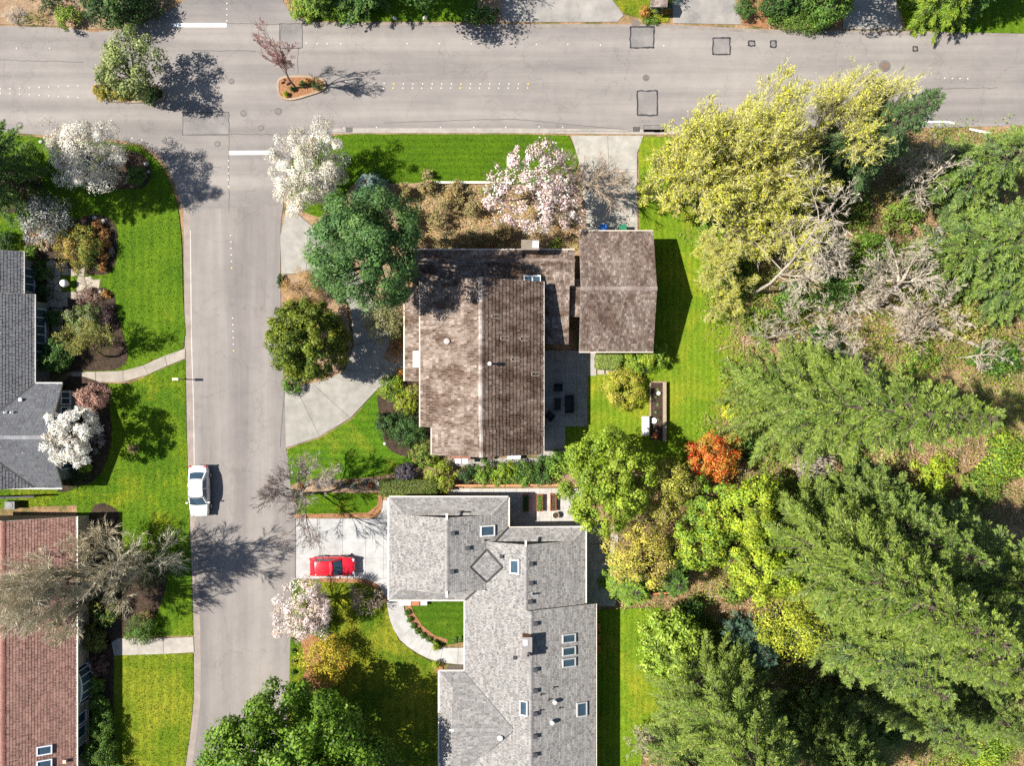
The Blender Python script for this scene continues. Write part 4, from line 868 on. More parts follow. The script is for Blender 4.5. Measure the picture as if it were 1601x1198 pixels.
def leaf_tree(name, label, px, py, hc, rpx, cols, n=7000, leaf=0.22, rz=None, group=None, bark=BARK, cat='tree', ncl=110, sig=0.2, elong=(1, 1), seed=None, crown='crown', up=0.6, asp=0.62, trunk_r=None, zmin=-0.5, zfl=0.7, lump=0.28, twig=0, base=None):
    rng = np.random.default_rng(seed if seed is not None else int(px * 7 + py * 13)); p = W(px, py, hc); R = rpx / S * (1 - hc / H); rz = rz or R * 0.8
    t = thing(name, label, cat, (p[0], p[1], 0.0), group)
    cc, cd = crown_clusters(rng, R * 0.97, rz * 0.95, hc, ncl, zmin, lump, elong)
    mb = MB(); fill_leaves(mb, rng, cc, cd, R * sig, n, leaf, cols, up, asp, zfl=zfl); mb.build(crown, M['leaf'], t, local=True)
    mb = MB(); b0 = A(0, 0, 0) if base is None else np.append(G(*base)[:2] - p[:2], 0)
    limbs_to(rng, mb, b0, cc[rng.choice(len(cc), min(len(cc), 26), False)], trunk_r or 0.022 * (hc + rz) + 0.03, bark)
    if twig:
        k = rng.choice(len(cc), twig); s = cc[k] * A(0.9, 0.9, 1); e = s + unit(cd[k] + rng.normal(0, 0.4, (twig, 3))) * R * rng.uniform(0.15, 0.35, (twig, 1)); m3 = MB(); m3.segs(s, e, 0.025, 0.008, bark, 3); m3.build('twigs', M['bark'], t, local=True, kind='stuff')
    mb.build('trunk', M['bark'], t, local=True); return t
def shrub(name, label, px, py, rpx, h, cols, n=1600, leaf=0.13, group=None, cat='shrub', elong=(1, 1), ncl=48, sig=0.19, lump=0.3, up=0.5, asp=0.6, seed=None, stems=True, zfl=0.8, z0=0.0, zmin=-0.2):
    rng = np.random.default_rng(seed if seed is not None else int(px * 5 + py * 17)); p = W(px, py, h * 0.6); R = rpx / S * (1 - h * 0.6 / H)
    t = thing(name, label, cat, (p[0], p[1], z0), group)
    cc, cd = crown_clusters(rng, R * 0.95, h * 0.5, h * 0.48, ncl, zmin, lump, elong); cc[:, 2] = np.clip(cc[:, 2], 0.08, h)
    mb = MB(); fill_leaves(mb, rng, cc, cd, R * sig, n, leaf, cols, up, asp, zfl=zfl); mb.build('foliage', M['leaf'], t, local=True)
    k = cc[rng.choice(len(cc), 12)]; mb = MB(); s = np.zeros_like(k); s[:, :2] = k[:, :2] * 0.12
    mid = (s + k) / 2 + rng.normal(0, 0.05, k.shape); mb.segs(s, mid, 0.03, 0.022, BARK, 4); mb.segs(mid, k, 0.022, 0.01, BARK, 4); mb.build('stem', M['bark'], t, local=True)
    return t
def grow(rng, start, d0, length, r0, kids, ratio, ang, m=4, jit=0.16, tropic=0.08, tmin=0.3, first_t=None):
    """branch skeleton level by level; returns per-level (p0, p1, r0, r1) segments and the last level's tips"""
    s = np.asarray(start, float).reshape(-1, 3); d = unit(np.asarray(d0, float).reshape(-1, 3)); L = np.broadcast_to(np.asarray(length, float), (len(s),)).copy(); r = np.broadcast_to(np.asarray(r0, float), (len(s),)).copy()
    out = []; tips = None
    for lv in range(len(kids) + 1):
        n = len(s); pts = [s]; dd = d; mm = m if lv < len(kids) - 1 else (3 if lv < len(kids) else (1 if len(kids) > 2 else 2))
        for k in range(mm):
            dd = unit(dd + rng.normal(0, jit, (n, 3)) + A(0, 0, tropic)); pts.append(pts[-1] + dd * (L / mm)[:, None])
        pts = np.stack(pts, 1); rr = r[:, None] * np.linspace(1, 0.35, mm + 1)[None]
        out.append((pts[:, :-1].reshape(-1, 3), pts[:, 1:].reshape(-1, 3), rr[:, :-1].ravel(), rr[:, 1:].ravel(), lv))
        tips = (pts[:, -1], dd, pts)
        if lv == len(kids): break
        c = kids[lv]; idx = np.repeat(np.arange(n), c); t = rng.uniform(tmin if lv or first_t is None else first_t, 1.0, n * c) * mm; t = np.minimum(t, mm - 1e-3); i0 = t.astype(int); f = (t - i0)[:, None]
        s2 = pts[idx, i0] * (1 - f) + pts[idx, i0 + 1] * f; pd = unit(pts[idx, i0 + 1] - pts[idx, i0])
        side = unit(np.cross(pd, rng.normal(0, 1, (len(idx), 3)))); a = rng.normal(ang[lv], 0.18, len(idx))[:, None]
        d = unit(pd * np.cos(a) + side * np.sin(a)); r = rr[idx, i0] * rng.uniform(0.45, 0.65, len(idx)); L = L[idx] * ratio[lv] * rng.uniform(0.6, 1.15, len(idx)) * (1.15 - 0.45 * t / mm); s = s2
    return out, tips
def bare_tree(name, label, base, h, kids=(6, 6, 6, 5), ratio=(0.75, 0.6, 0.55, 0.5), ang=(0.7, 0.7, 0.7, 0.6), lean=(0, 0, 1), trunk=0.42, r0=None, col=BARK, tip=None, leaves=None, group=None, cat='tree', seed=1, minr=0.011, tropic=0.08, leafsize=0.15, leafn=0, jit=0.16, flat=None, stems=1, z=0.0, tipname='twigs', leafname='buds', spread=None):
    rng = np.random.default_rng(seed); p = G(*base); t = thing(name, label, cat, (p[0], p[1], z), group); r0 = r0 or h * 0.02
    st = rng.normal(0, 0.25, (stems, 3)) * (stems > 1); st[:, 2] = 0; dl = np.asarray(lean, float) + (rng.normal(0, 0.35, (stems, 3)) * (stems > 1))
    segs, tips = grow(rng, st, dl, h * trunk, r0, kids, ratio, ang, jit=jit, tropic=tropic)
    a, b = MB(), MB(); tip = tip or col; SM = [MB() for _ in range(stems)]
    kz = h / max(sg[1][:, 2].max() for sg in segs); kx = (kz + 1) / 2 if kz > 1 else kz
    if spread: kx = spread / np.percentile(np.linalg.norm(segs[-1][1][:, :2], axis=1), 94)
    segs = [(p0 * A(kx, kx, kz), p1 * A(kx, kx, kz), ra, rb, lv) for p0, p1, ra, rb, lv in segs]; tips = (tips[0] * A(kx, kx, kz), tips[1], tips[2] * A(kx, kx, kz))
    for p0, p1, ra, rb, lv in segs:
        if flat is not None: p0 = p0 * A(1, 1, flat); p1 = p1 * A(1, 1, flat)
        lowz = 0.03; p0[:, 2] = np.maximum(p0[:, 2], lowz if lv else 0); p1[:, 2] = np.maximum(p1[:, 2], lowz)
        if lv <= 1 and stems > 1:
            q = len(p0) // stems
            for j in range(stems): SM[j].segs(p0[j * q:(j + 1) * q], p1[j * q:(j + 1) * q], np.maximum(ra, minr)[j * q:(j + 1) * q], np.maximum(rb, minr * 0.8)[j * q:(j + 1) * q], col, 6)
            continue
        if lv == len(kids) and lv >= 3:
            d_ = unit(p1 - p0); sd_ = unit(np.cross(d_, rng.normal(0, 1, p0.shape))) * np.clip(ra, minr, 0.014)[:, None] * 1.7
            b.tris(np.stack([p0 - sd_, p0 + sd_, p1], 1), np.array(tip) * rng.uniform(0.75, 1.25, (len(p0), 1))); continue
        mbx = a if lv <= 1 else b; c = (np.array(col) if lv <= 2 else np.array(tip)) * rng.uniform(0.75, 1.25, (len(p0), 1))
        mbx.segs(p0, p1, np.maximum(ra, minr), np.maximum(rb, minr * 0.8), c, 8 if lv == 0 else (6 if lv == 1 else (4 if lv == 2 else 3)))
    if stems > 1: [m_.build('stem', M['bark'], t, local=True) for m_ in SM]
    else: a.build('trunk', M['bark'], t, local=True)
    b.build(tipname, M['bark'], t, local=True)
    if leaves is not None and leafn:
        pts = tips[2]; k = rng.integers(0, len(pts), leafn); f = rng.uniform(0.15, 1.0, leafn) * (pts.shape[1] - 1.001); i0 = f.astype(int); fr = (f - i0)[:, None]
        c = pts[k, i0] * (1 - fr) + pts[k, i0 + 1] * fr + rng.normal(0, leafsize * 0.6, (leafn, 3)); c[:, 2] = np.maximum(c[:, 2], 0.1)
        mb = MB(); mb.quads(leaf_quads(c, unit(rng.normal(0, 0.5, (leafn, 3)) + A(0, 0, 0.8)), leafsize, rng), np.clip(pick(leaves, leafn, rng), 0, 0.95)); mb.build(leafname, M['leaf'], t, local=True)
    return t
SRC = {102: 101, 107: 121, 103: 101, 105: 101, 106: 121, 122: 121, 123: 104, 124: 121, 125: 104, 126: 121, 127: 104, 110: 109, 111: 109, 128: 104, 129: 121, 130: 104}
CONIFERS = {}
def share(name, label, base, h, R, group, src, rz, z=0.0, cat='tree'):
    """another tree grown from the meshes of an earlier one, turned and stretched to its own height and girth"""
    o0, h0, R0_ = CONIFERS[src]; p = G(*base); t = thing(name, label, cat, (p[0], p[1], z), group, rz)
    for ch in o0.children:
        c = ch.copy(); COL.objects.link(c); c.parent = t; c.scale = (R / R0_, R / R0_, h / h0)
    return t
def conifer(name, label, base, h, R, cols, tipcols, group=None, seed=1, dens=9.0, low=0.06, droop=0.25, lean=(0, 0), power=0.8, spray=1.0, cat='tree', z=0.0, bark=(0.13, 0.1, 0.08), clump=1.0):
    rng = np.random.default_rng(seed)
    if seed in SRC: return share(name, label, base, h, R, group, SRC[seed], seed * 1.3, z, cat)
    p = G(*base); t = thing(name, label, cat, (p[0], p[1], z), group); CONIFERS[seed] = (t, h, R)
    sh = rng.uniform(-1, 0.35); tw_ = np.array([1 + 0.16 * sh, 1 + 0.06 * sh, 1 - 0.35 * sh]) * rng.uniform(0.88, 1.1); cols = [tuple(np.array(c) * tw_) for c in cols]; tipcols = [tuple(np.array(c) * tw_) for c in tipcols]
    n = int(h * dens); f = low + (1 - low) * (np.arange(n) + rng.uniform(0, 1, n)) / n; f = np.clip(f, low, 0.985); az = np.arange(n) * 2.399 + rng.normal(0, 0.25, n); wn_ = max(6, int(h / 0.85)); f = np.clip((np.floor(f * wn_) + 0.5) / wn_ + rng.normal(0, 0.16 / wn_, n), low, 0.985)
    L = R * np.clip(1 - f, 0.02, 1) ** power * np.where(rng.random(n) < 0.25, rng.uniform(0.35, 0.7, n), rng.uniform(0.8, 1.18, n)) * np.where(f < low + 0.12, 0.75, 1.0) + 0.25
    slope = np.where(f > 0.75, (f - 0.75) * 2.6, 0) - droop * (1 - f) * rng.uniform(0.5, 1.3, n)
    ax0 = np.stack([f * h * lean[0], f * h * lean[1], f * h], 1); d = np.stack([np.cos(az), np.sin(az), slope], 1); d = unit(d)
    a = MB(); tr = np.linspace(0, 1, 9); tp = np.stack([tr * h * lean[0], tr * h * lean[1], tr * h], 1); a.tube(tp, h * 0.0135 * (1 - tr * 0.95) + 0.03, bark, 8); a.build('trunk', M['bark'], t, local=True)
    br = MB(); br.segs(ax0, ax0 + d * L[:, None] * 0.55, 0.03 + 0.012 * L, 0.02, np.array(bark) * 0.9, 4); br.segs(ax0 + d * L[:, None] * 0.55, ax0 + d * L[:, None] * 0.95 + np.array([0, 0, -1.0]) * (L * 0.06)[:, None], 0.022, 0.008, np.array(bark) * 0.9, 3); br.build('branches', M['bark'], t, local=True)
    # sprays along both sides of each branch, each a fan of needle blades
    ns = np.maximum(6, (L * 10.0 * spray).astype(int)); bi = np.repeat(np.arange(n), ns); m = len(bi)
    tt = rng.uniform(0.1, 1.0, m) ** 0.6; side = unit(np.cross(d, A(0, 0, 1)))[bi] * np.where(rng.random(m) < 0.5, 1, -1)[:, None]
    o = ax0[bi] + d[bi] * (L[bi] * tt)[:, None] + A(0, 0, -1) * (L[bi] * 0.1 * tt ** 2)[:, None]
    sd = unit(d[bi] * (0.55 + 0.5 * tt)[:, None] + side * (1.05 - 0.75 * tt ** 3)[:, None] + rng.normal(0, 0.22, (m, 3)) + A(0, 0, -0.12))
    sl = (0.3 + 0.3 * L[bi] * (1.05 - tt)) * rng.uniform(0.6, 1.2, m) * (0.75 + 0.25 * clump); sl = np.minimum(sl, 0.75)
    nb = 5; k = np.tile(np.arange(nb), m); si = np.repeat(np.arange(m), nb); q = (k + 0.4) / nb
    c0 = o[si] + sd[si] * (sl[si] * q * 0.8)[:, None]; sside = unit(np.cross(sd, A(0, 0, 1) + rng.normal(0, 0.25, (m, 3))))[si]
    bd = unit(sd[si] * 1.0 + sside * (np.where(k % 2 == 0, 1, -1) * (0.75 - 0.5 * q))[:, None] + rng.normal(0, 0.15, (m * nb, 3)))
    bl_ = sl[si] * (0.62 - 0.25 * q) * rng.uniform(0.8, 1.25, m * nb); w = unit(np.cross(bd, A(0, 0, 1) + rng.normal(0, 0.5, (m * nb, 3)))) * (0.022 + 0.06 * bl_)[:, None] * clump
    e = c0 + bd * bl_[:, None]; mid = c0 + bd * (bl_ * 0.45)[:, None]
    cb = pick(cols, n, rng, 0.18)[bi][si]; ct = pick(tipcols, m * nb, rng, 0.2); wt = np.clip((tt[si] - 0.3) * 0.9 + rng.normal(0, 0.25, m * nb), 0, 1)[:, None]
    mb = MB(); mb.quads(np.stack([c0, mid + w, e, mid - w], 1), np.clip(cb * (1 - wt) + ct * wt, 0, 0.9)); mb.build('crown', M['leaf'], t, local=True)
    return t

# palettes (linear base colours)
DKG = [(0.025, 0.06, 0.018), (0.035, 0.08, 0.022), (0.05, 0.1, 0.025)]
MDG = [(0.06, 0.13, 0.025), (0.08, 0.16, 0.03), (0.045, 0.1, 0.02)]
BRG = [(0.13, 0.24, 0.03), (0.17, 0.28, 0.035), (0.09, 0.18, 0.025)]
LIME = [(0.28, 0.36, 0.025), (0.34, 0.4, 0.03), (0.2, 0.3, 0.025)]
YEL = [(0.6, 0.56, 0.035), (0.5, 0.51, 0.03), (0.62, 0.58, 0.07)]
OLV = [(0.2, 0.21, 0.04), (0.26, 0.24, 0.06), (0.13, 0.16, 0.03)]
ORG = [(0.4, 0.18, 0.04), (0.3, 0.14, 0.04), (0.42, 0.26, 0.07)]
TAN = [(0.44, 0.33, 0.18), (0.36, 0.26, 0.12), (0.28, 0.25, 0.1), (0.2, 0.23, 0.07)]
WHB = [(0.72, 0.68, 0.62), (0.82, 0.79, 0.74), (0.58, 0.52, 0.45), (0.4, 0.36, 0.26)]
PNK = [(0.78, 0.58, 0.58), (0.82, 0.7, 0.7), (0.62, 0.4, 0.42), (0.42, 0.32, 0.22)]
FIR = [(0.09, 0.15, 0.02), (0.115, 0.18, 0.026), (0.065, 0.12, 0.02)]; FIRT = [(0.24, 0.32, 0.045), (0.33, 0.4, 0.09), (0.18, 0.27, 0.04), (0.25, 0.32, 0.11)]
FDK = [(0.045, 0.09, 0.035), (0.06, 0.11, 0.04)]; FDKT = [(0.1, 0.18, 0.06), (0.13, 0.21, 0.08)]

# ---- along the north edge
leaf_tree('rounded_evergreen', 'dark glossy evergreen overhanging the top edge left of the north road', 178, 0, 2.2, 44, DKG + MDG, 5200, 0.2, 1.9, ncl=110, trunk_r=0.1)
shrub('lime_shrub', 'yellow green rounded shrub beside the dark evergreen by the road', 106, 26, 20, 1.6, [(0.2, 0.27, 0.03), (0.14, 0.22, 0.03)], 1500, 0.15)
shrub('evergreen_shrub', 'dark low evergreen under the road bend at the top edge', 225, 6, 30, 1.6, DKG, 1500, 0.16)
shrub('dark_hedge', 'very dark clipped shrub at the top edge above the lime shrub', 75, -6, 28, 1.4, DKG, 1200, 0.14)
shrub('silver_grass', 'pale grey tuft of dry ornamental grass on the soil verge', 25, 23, 18, 0.5, [(0.42, 0.4, 0.36), (0.5, 0.47, 0.42)], 900, 0.14, asp=0.15, up=1.0)
shrub('dry_groundcover', 'thin yellow green weeds along the soil verge by the kerb', 52, 28, 20, 0.25, OLV + [(0.3, 0.3, 0.04)], 500, 0.1, elong=(1.6, 0.55))
conifer('bright_conifer', 'bright yellow green conifer overhanging the road north of the junction', (500, 0), 9.5, 2.6, BRG, LIME, seed=11, dens=16)
conifer('tall_conifer', 'tall green conifer whose shadow falls on the upper road lane', (575, -2), 10.5, 3.1, MDG, BRG, seed=12, dens=15)
leaf_tree('verge_tree', 'green leafy tree at the top edge beyond the dark verge lawn', 640, -62, 6.5, 62, MDG, 5000, 0.24)
shrub('bright_shrub', 'bright green loose shrub at the corner of the north verge', 475, 14, 22, 1.3, BRG + LIME, 1300, 0.16)
shrub('verge_shrub', 'leafy green shrub in the middle of the north verge edge', 548, 14, 22, 1.2, BRG, 1300, 0.16)
shrub('verge_shrub', 'green shrub near the end of the north verge beside stones', 742, 24, 16, 0.9, MDG + BRG, 900, 0.14); shrub('verge_shrub', 'low dark shrub right of the verge next to the bare bush', 765, 22, 14, 0.8, MDG, 900, 0.13)
bare_tree('bare_bush', 'twiggy bare brown bush at the top edge by the gravel drive', (790, -18), 4.0, (7, 6, 5), (0.7, 0.6, 0.55), (0.7, 0.7, 0.6), seed=3, col=(0.14, 0.11, 0.09), stems=3)
for x, y, r, lab in ((545, 31, 3.2, 'pale boulder under the bright conifer at the road edge'), (618, 29, 3.6, 'pale boulder in the middle of the shaded verge'), (665, 28, 4, 'larger pale boulder on the shaded verge'), (730, 31, 3.2, 'small pale boulder at the right end of the verge'), (149, 341, 4, 'grey square rock at the top of the orange shrub bed'), (163, 346, 4, 'pale boulder beside the topmost orange shrub'), (183, 242, 3.6, 'pale rock at the edge of the blossom tree bed'), (229, 257, 4, 'grey rock right of the round box shrub'), (233, 269, 3, 'smaller grey rock below another by the round box shrub'),
                     (457, 739, 2.6, 'leftmost white stone of three on the brown house front lawn'), (473, 739, 3.4, 'middle white stone of three on the brown house front lawn'), (483, 739, 2.8, 'rightmost white stone of three on the brown house front lawn'), (158, 457, 3.4, 'white square stone beside an orange plant'), (602, 694, 3, 'small pale rock at the curved lawn edge'), (65, 222, 3.4, 'pale flat stone on the corner lawn under the dark conifer')):
    rng = np.random.default_rng(int(x)); p = G(x, y); mb = MB(); v = unit(rng.normal(0, 1, (40, 3)))
    th = np.linspace(0, 2 * math.pi, 10)[:-1]; prof = [(1.0, 0.0), (1.05, 0.25), (0.8, 0.6), (0.35, 0.78), (0.0, 0.8)]; k = rng.uniform(0.75, 1.2, 9)
    rings = np.array([[(p[0] + r / S * a * k[i] * math.cos(t), p[1] + r / S * a * k[i] * math.sin(t) * 0.8, 0.04 + b * r / S * rng.uniform(0.85, 1.1)) for i, t in enumerate(th)] for a, b in prof])
    for i in range(4): mb.quads(np.stack([rings[i], np.roll(rings[i], -1, 0), np.roll(rings[i + 1], -1, 0), rings[i + 1]], 1), (0.42, 0.41, 0.39))
    tag(mb.build('rock', M['stone']), lab, 'rock')
# mailbox shelter
p = G(1024, 17); t = thing('mailbox_shelter', 'small mailbox shelter with grey shake roof between two driveways', 'mailbox', (p[0], p[1], 0))
for sx in (-0.5, 0.5):
    for sy in (-0.2, 0.2): MB().box((sx, sy, 0.8), (0.1, 0.1, 1.6), (0.3, 0.24, 0.18)).build('post', M['wood'], t, local=True)
for k in range(4): MB().box((-0.38 + 0.25 * k, -0.02, 1.15), (0.22, 0.5, 0.3), (0.35, 0.36, 0.37)).build('mailbox', M['metal'], t, local=True)
for s, nm in ((1, 'roof_slope'), (-1, 'roof_slope')):
    pts = [A(-0.75, 0, 2.0), A(0.75, 0, 2.0), A(0.75, s * 0.55, 1.72), A(-0.75, s * 0.55, 1.72)]; roof_slope(t, [q + np.append(p[:2], 0) for q in pts], (0.3, 0.25, 0.22), expo=0.2, wid=0.2, mat=M['shake'], var=0.25)
MB().box((0.0, 0.55, 1.1), (0.55, 0.3, 0.4), (0.75, 0.75, 0.75)).build('parcel_box', M['metal'], t, local=True)
shrub('orange_shrub', 'round orange leaved shrub left of the mailbox shelter', 1008, 18, 9, 0.9, ORG, 700, 0.1); shrub('orange_shrub', 'smaller orange shrub right of the mailbox shelter', 1041, 16, 7, 0.8, ORG, 500, 0.1)
shrub('blue_green_shrub', 'blue green juniper at the top edge behind the mailbox shelter', 1040, -2, 20, 1.4, [(0.08, 0.13, 0.1), (0.1, 0.15, 0.11)], 1200, 0.13); shrub('low_green_plants', 'low green plants in front of the mailbox shelter', 1018, 31, 12, 0.4, BRG, 500, 0.1, elong=(1.2, 0.5))
shrub('hedge', 'dark green hedge between driveway and bark verge at top', 1166, 10, 20, 1.3, MDG, 1400, 0.13, elong=(0.7, 1.2)); shrub('hedge', 'dark rounded shrub right of the bark verge at top', 1203, 8, 18, 1.6, DKG + MDG, 1400, 0.14)
shrub('spreading_juniper', 'low dense spreading juniper along the road edge at top', 1256, 31, 58, 0.8, [(0.11, 0.19, 0.03), (0.14, 0.22, 0.035), (0.08, 0.15, 0.025)], 4500, 0.13, elong=(1, 0.3), ncl=140, sig=0.09)
shrub('laurel', 'large leafy laurel above the spreading juniper', 1292, 8, 40, 2.6, MDG + BRG, 3600, 0.2, elong=(1.1, 0.8)); shrub('laurel', 'dark leafy laurel at top behind the bark verge', 1225, -2, 28, 2.2, MDG + DKG, 2200, 0.19)
conifer('drooping_cedar', 'bright green drooping cedar overhanging the road near top right', (1450, 12), 9.5, 3.7, BRG, LIME, seed=21, dens=17, droop=0.5)
conifer('drooping_cedar', 'darker cedar at the top right corner casting shadow on the road', (1490, 62 - 60), 11, 3.0, MDG, BRG, seed=22, dens=13, droop=0.45)
leaf_tree('garden_tree', 'leafy tree above the shaded driveway at the top edge', 1330, -70, 7, 50, MDG, 3500, 0.24)

# ---- islands
leaf_tree('island_tree', 'leafy pale green tree on the long traffic island', 205, 108, 3.6, 50, [(0.26, 0.31, 0.09), (0.33, 0.37, 0.14), (0.14, 0.2, 0.05), (0.09, 0.13, 0.04)], 5200, 0.2, 2.6, lump=0.5, elong=(1.0, 0.85), base=(225, 146), ncl=80, sig=0.16)
shrub('island_shrub', 'dark green shrub at the right end of the long island', 236, 146, 20, 1.2, MDG + DKG, 1300, 0.14, z0=0.12); shrub('yellow_flowers', 'yellow flowering plants at the left end of the long island', 160, 144, 13, 0.7, [(0.5, 0.36, 0.03), (0.12, 0.18, 0.03), (0.3, 0.3, 0.03)], 800, 0.1, z0=0.12)
shrub('yellow_flowers', 'yellow flowering plants in the middle of the long island', 190, 150, 15, 0.6, [(0.5, 0.36, 0.03), (0.14, 0.2, 0.03), (0.07, 0.12, 0.02)], 800, 0.1, elong=(1.5, 0.5), z0=0.12)
bare_tree('red_twig_tree', 'slender bare tree with red twigs on the small teardrop island', (463, 138), 8.6, (10, 8, 8, 9), (0.55, 0.6, 0.5, 0.5), (0.6, 0.55, 0.55, 0.5), col=(0.2, 0.15, 0.12), tip=(0.55, 0.32, 0.28), seed=8, trunk=0.62, r0=0.1, tropic=0.18, minr=0.009, z=0.1, spread=2.2)
for x, y, r, c, lab in ((474, 132, 5, MDG, 'small dark plant at the centre of the teardrop island'), (497, 134, 11, MDG + DKG, 'dark green clump at the right end of the teardrop island'), (482, 128, 5, ORG, 'small orange plant on the teardrop island'), (457, 139, 3, MDG, 'tiny green plant left of the red twigged tree'), (447, 147, 3.4, LIME, 'tiny yellow green plant at lower left of the teardrop island')): shrub('island_plant', lab, x, y, r, 0.4 + r * 0.03, c, 350, 0.1, z0=0.12)
for x, y, lab in ((443, 128, 'reddish stone at the upper left of the teardrop island'), (451, 130, 'dark stone near the upper left of the teardrop island')):
    tag(MB().box(G(x, y, 0.22), (0.45, 0.35, 0.25), (0.24, 0.12, 0.07), 0.5, 0.8).build('rock', M['stone']), lab, 'rock')

# ---- dark-tiled house garden
conifer('dark_conifer', 'tall dark conifer at the left edge shading the corner lawn', (42, 292), 19.5, 4.8, MDG, BRG, seed=31, dens=12, droop=0.3)
leaf_tree('white_blossom_tree', 'white blossoming tree on the corner lawn under the dark conifer', 141, 243, 4.4, 56, WHB, 17000, 0.11, 2.9, ncl=150, sig=0.14, lump=0.4, crown='blossom', base=(178, 272), twig=160)
shrub('round_box', 'clipped round green shrub in the bed beside the white blossom tree', 213, 275, 16, 1.3, [(0.11, 0.2, 0.03), (0.08, 0.15, 0.025)], 2600, 0.1, lump=0.05, sig=0.12, ncl=90)
leaf_tree('silver_shrub', 'grey lilac flowering shrub left of the yellow shrub', 73, 345, 1.8, 38, [(0.4, 0.4, 0.4), (0.5, 0.49, 0.5), (0.12, 0.15, 0.1), (0.25, 0.27, 0.24)], 3600, 0.14, 1.4, cat='shrub', trunk_r=0.06, crown='foliage')
shrub('golden_shrub', 'large yellow and orange shrub beside the row of orange shrubs', 120, 384, 36, 2.0, [(0.3, 0.28, 0.04), (0.22, 0.24, 0.04), (0.34, 0.2, 0.06), (0.14, 0.18, 0.03)], 4000, 0.14); shrub('green_shrub', 'green shrub between golden shrub and clipped orange row', 142, 395, 18, 1.5, MDG + OLV, 1600, 0.13, elong=(0.8, 1.4))
shrub('pink_flower_shrub', 'cream and pink flowering plants below the grey lilac shrub', 67, 376, 16, 0.8, [(0.6, 0.5, 0.38), (0.5, 0.25, 0.2), (0.2, 0.22, 0.06)], 900, 0.12)
for k, (x, y) in enumerate([(152, 352), (163, 366), (163, 382), (162, 399), (160, 417)]): shrub('orange_ball_shrub', ['topmost', 'second', 'middle', 'fourth', 'lowest'][k] + ' of five round orange shrubs in the dark bed', x, y, 8.5, 0.8, [(0.36, 0.16, 0.05), (0.28, 0.12, 0.04), (0.4, 0.24, 0.08)], 800, 0.09, 'five orange shrubs in the dark bed', lump=0.06)
shrub('pink_bells', 'tiny pink and white flowers at the right of the orange row', 174, 394, 6, 0.4, [(0.6, 0.3, 0.3), (0.7, 0.6, 0.55), (0.1, 0.1, 0.04)], 200, 0.1, elong=(0.6, 1.5))
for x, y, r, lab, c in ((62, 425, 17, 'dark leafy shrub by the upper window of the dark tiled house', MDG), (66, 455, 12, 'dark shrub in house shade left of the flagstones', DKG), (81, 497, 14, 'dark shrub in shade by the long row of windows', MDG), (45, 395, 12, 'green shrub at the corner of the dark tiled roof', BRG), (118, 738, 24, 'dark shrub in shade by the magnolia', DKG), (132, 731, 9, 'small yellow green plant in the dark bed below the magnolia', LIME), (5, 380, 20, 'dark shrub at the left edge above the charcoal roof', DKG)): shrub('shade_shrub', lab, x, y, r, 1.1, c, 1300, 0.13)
shrub('viburnum', 'pale flowered green shrub in the bed beside the flagstones', 130, 500, 27, 1.8, [(0.1, 0.16, 0.03), (0.14, 0.2, 0.04), (0.34, 0.36, 0.2)], 3200, 0.12); shrub('brown_groundcover', 'brown heather patch above the pale flowered shrub', 140, 462, 22, 0.5, [(0.22, 0.14, 0.11), (0.3, 0.2, 0.16)], 1400, 0.1, elong=(1.1, 0.6)); shrub('orange_plant', 'small bright orange plant beside a white stone', 165, 461, 7, 0.5, ORG, 400, 0.1)
shrub('dark_purple_shrub', 'dark purple leaved shrub right of the pale flowered shrub', 168, 492, 17, 1.0, [(0.05, 0.03, 0.035), (0.08, 0.05, 0.05)], 1500, 0.12, elong=(0.7, 1.3))
shrub('mugo_pine', 'rounded dense green pine near the house corner by the path', 86, 553, 28, 2.2, MDG, 3600, 0.14)
bare_tree('green_twig_tree', 'sprawling tree of yellow green twigs above the front path', (172, 558), 5.4, (9, 8, 7, 5), (0.85, 0.65, 0.6, 0.55), (0.9, 0.7, 0.7, 0.6), col=(0.16, 0.13, 0.05), tip=(0.34, 0.33, 0.1), seed=14, minr=0.011, leaves=[(0.26, 0.28, 0.06), (0.3, 0.27, 0.07)], leafn=2600, leafsize=0.1, spread=2.9)
leaf_tree('pink_maple', 'dusty pink leaved shrub above the white magnolia', 148, 621, 1.7, 23, [(0.5, 0.3, 0.25), (0.42, 0.24, 0.2), (0.34, 0.2, 0.15)], 3000, 0.12, 1.2, cat='shrub', trunk_r=0.05)
leaf_tree('white_magnolia', 'white flowering magnolia overhanging the charcoal roof corner', 107, 681, 4.4, 43, [(0.85, 0.83, 0.8), (0.74, 0.71, 0.66), (0.6, 0.55, 0.48)], 7500, 0.15, 1.8, ncl=90, sig=0.13, crown='blossom', base=(140, 676))
shrub('lilac_heather', 'grey lilac heather between the magnolia and its bed edge', 151, 684, 16, 0.8, [(0.3, 0.25, 0.26), (0.4, 0.34, 0.34), (0.12, 0.1, 0.09)], 1400, 0.1, elong=(0.75, 1.8)); shrub('red_sapling', 'small reddish sapling alone on the middle lawn', 208, 703, 9, 0.7, [(0.38, 0.22, 0.16), (0.3, 0.16, 0.12)], 260, 0.1)
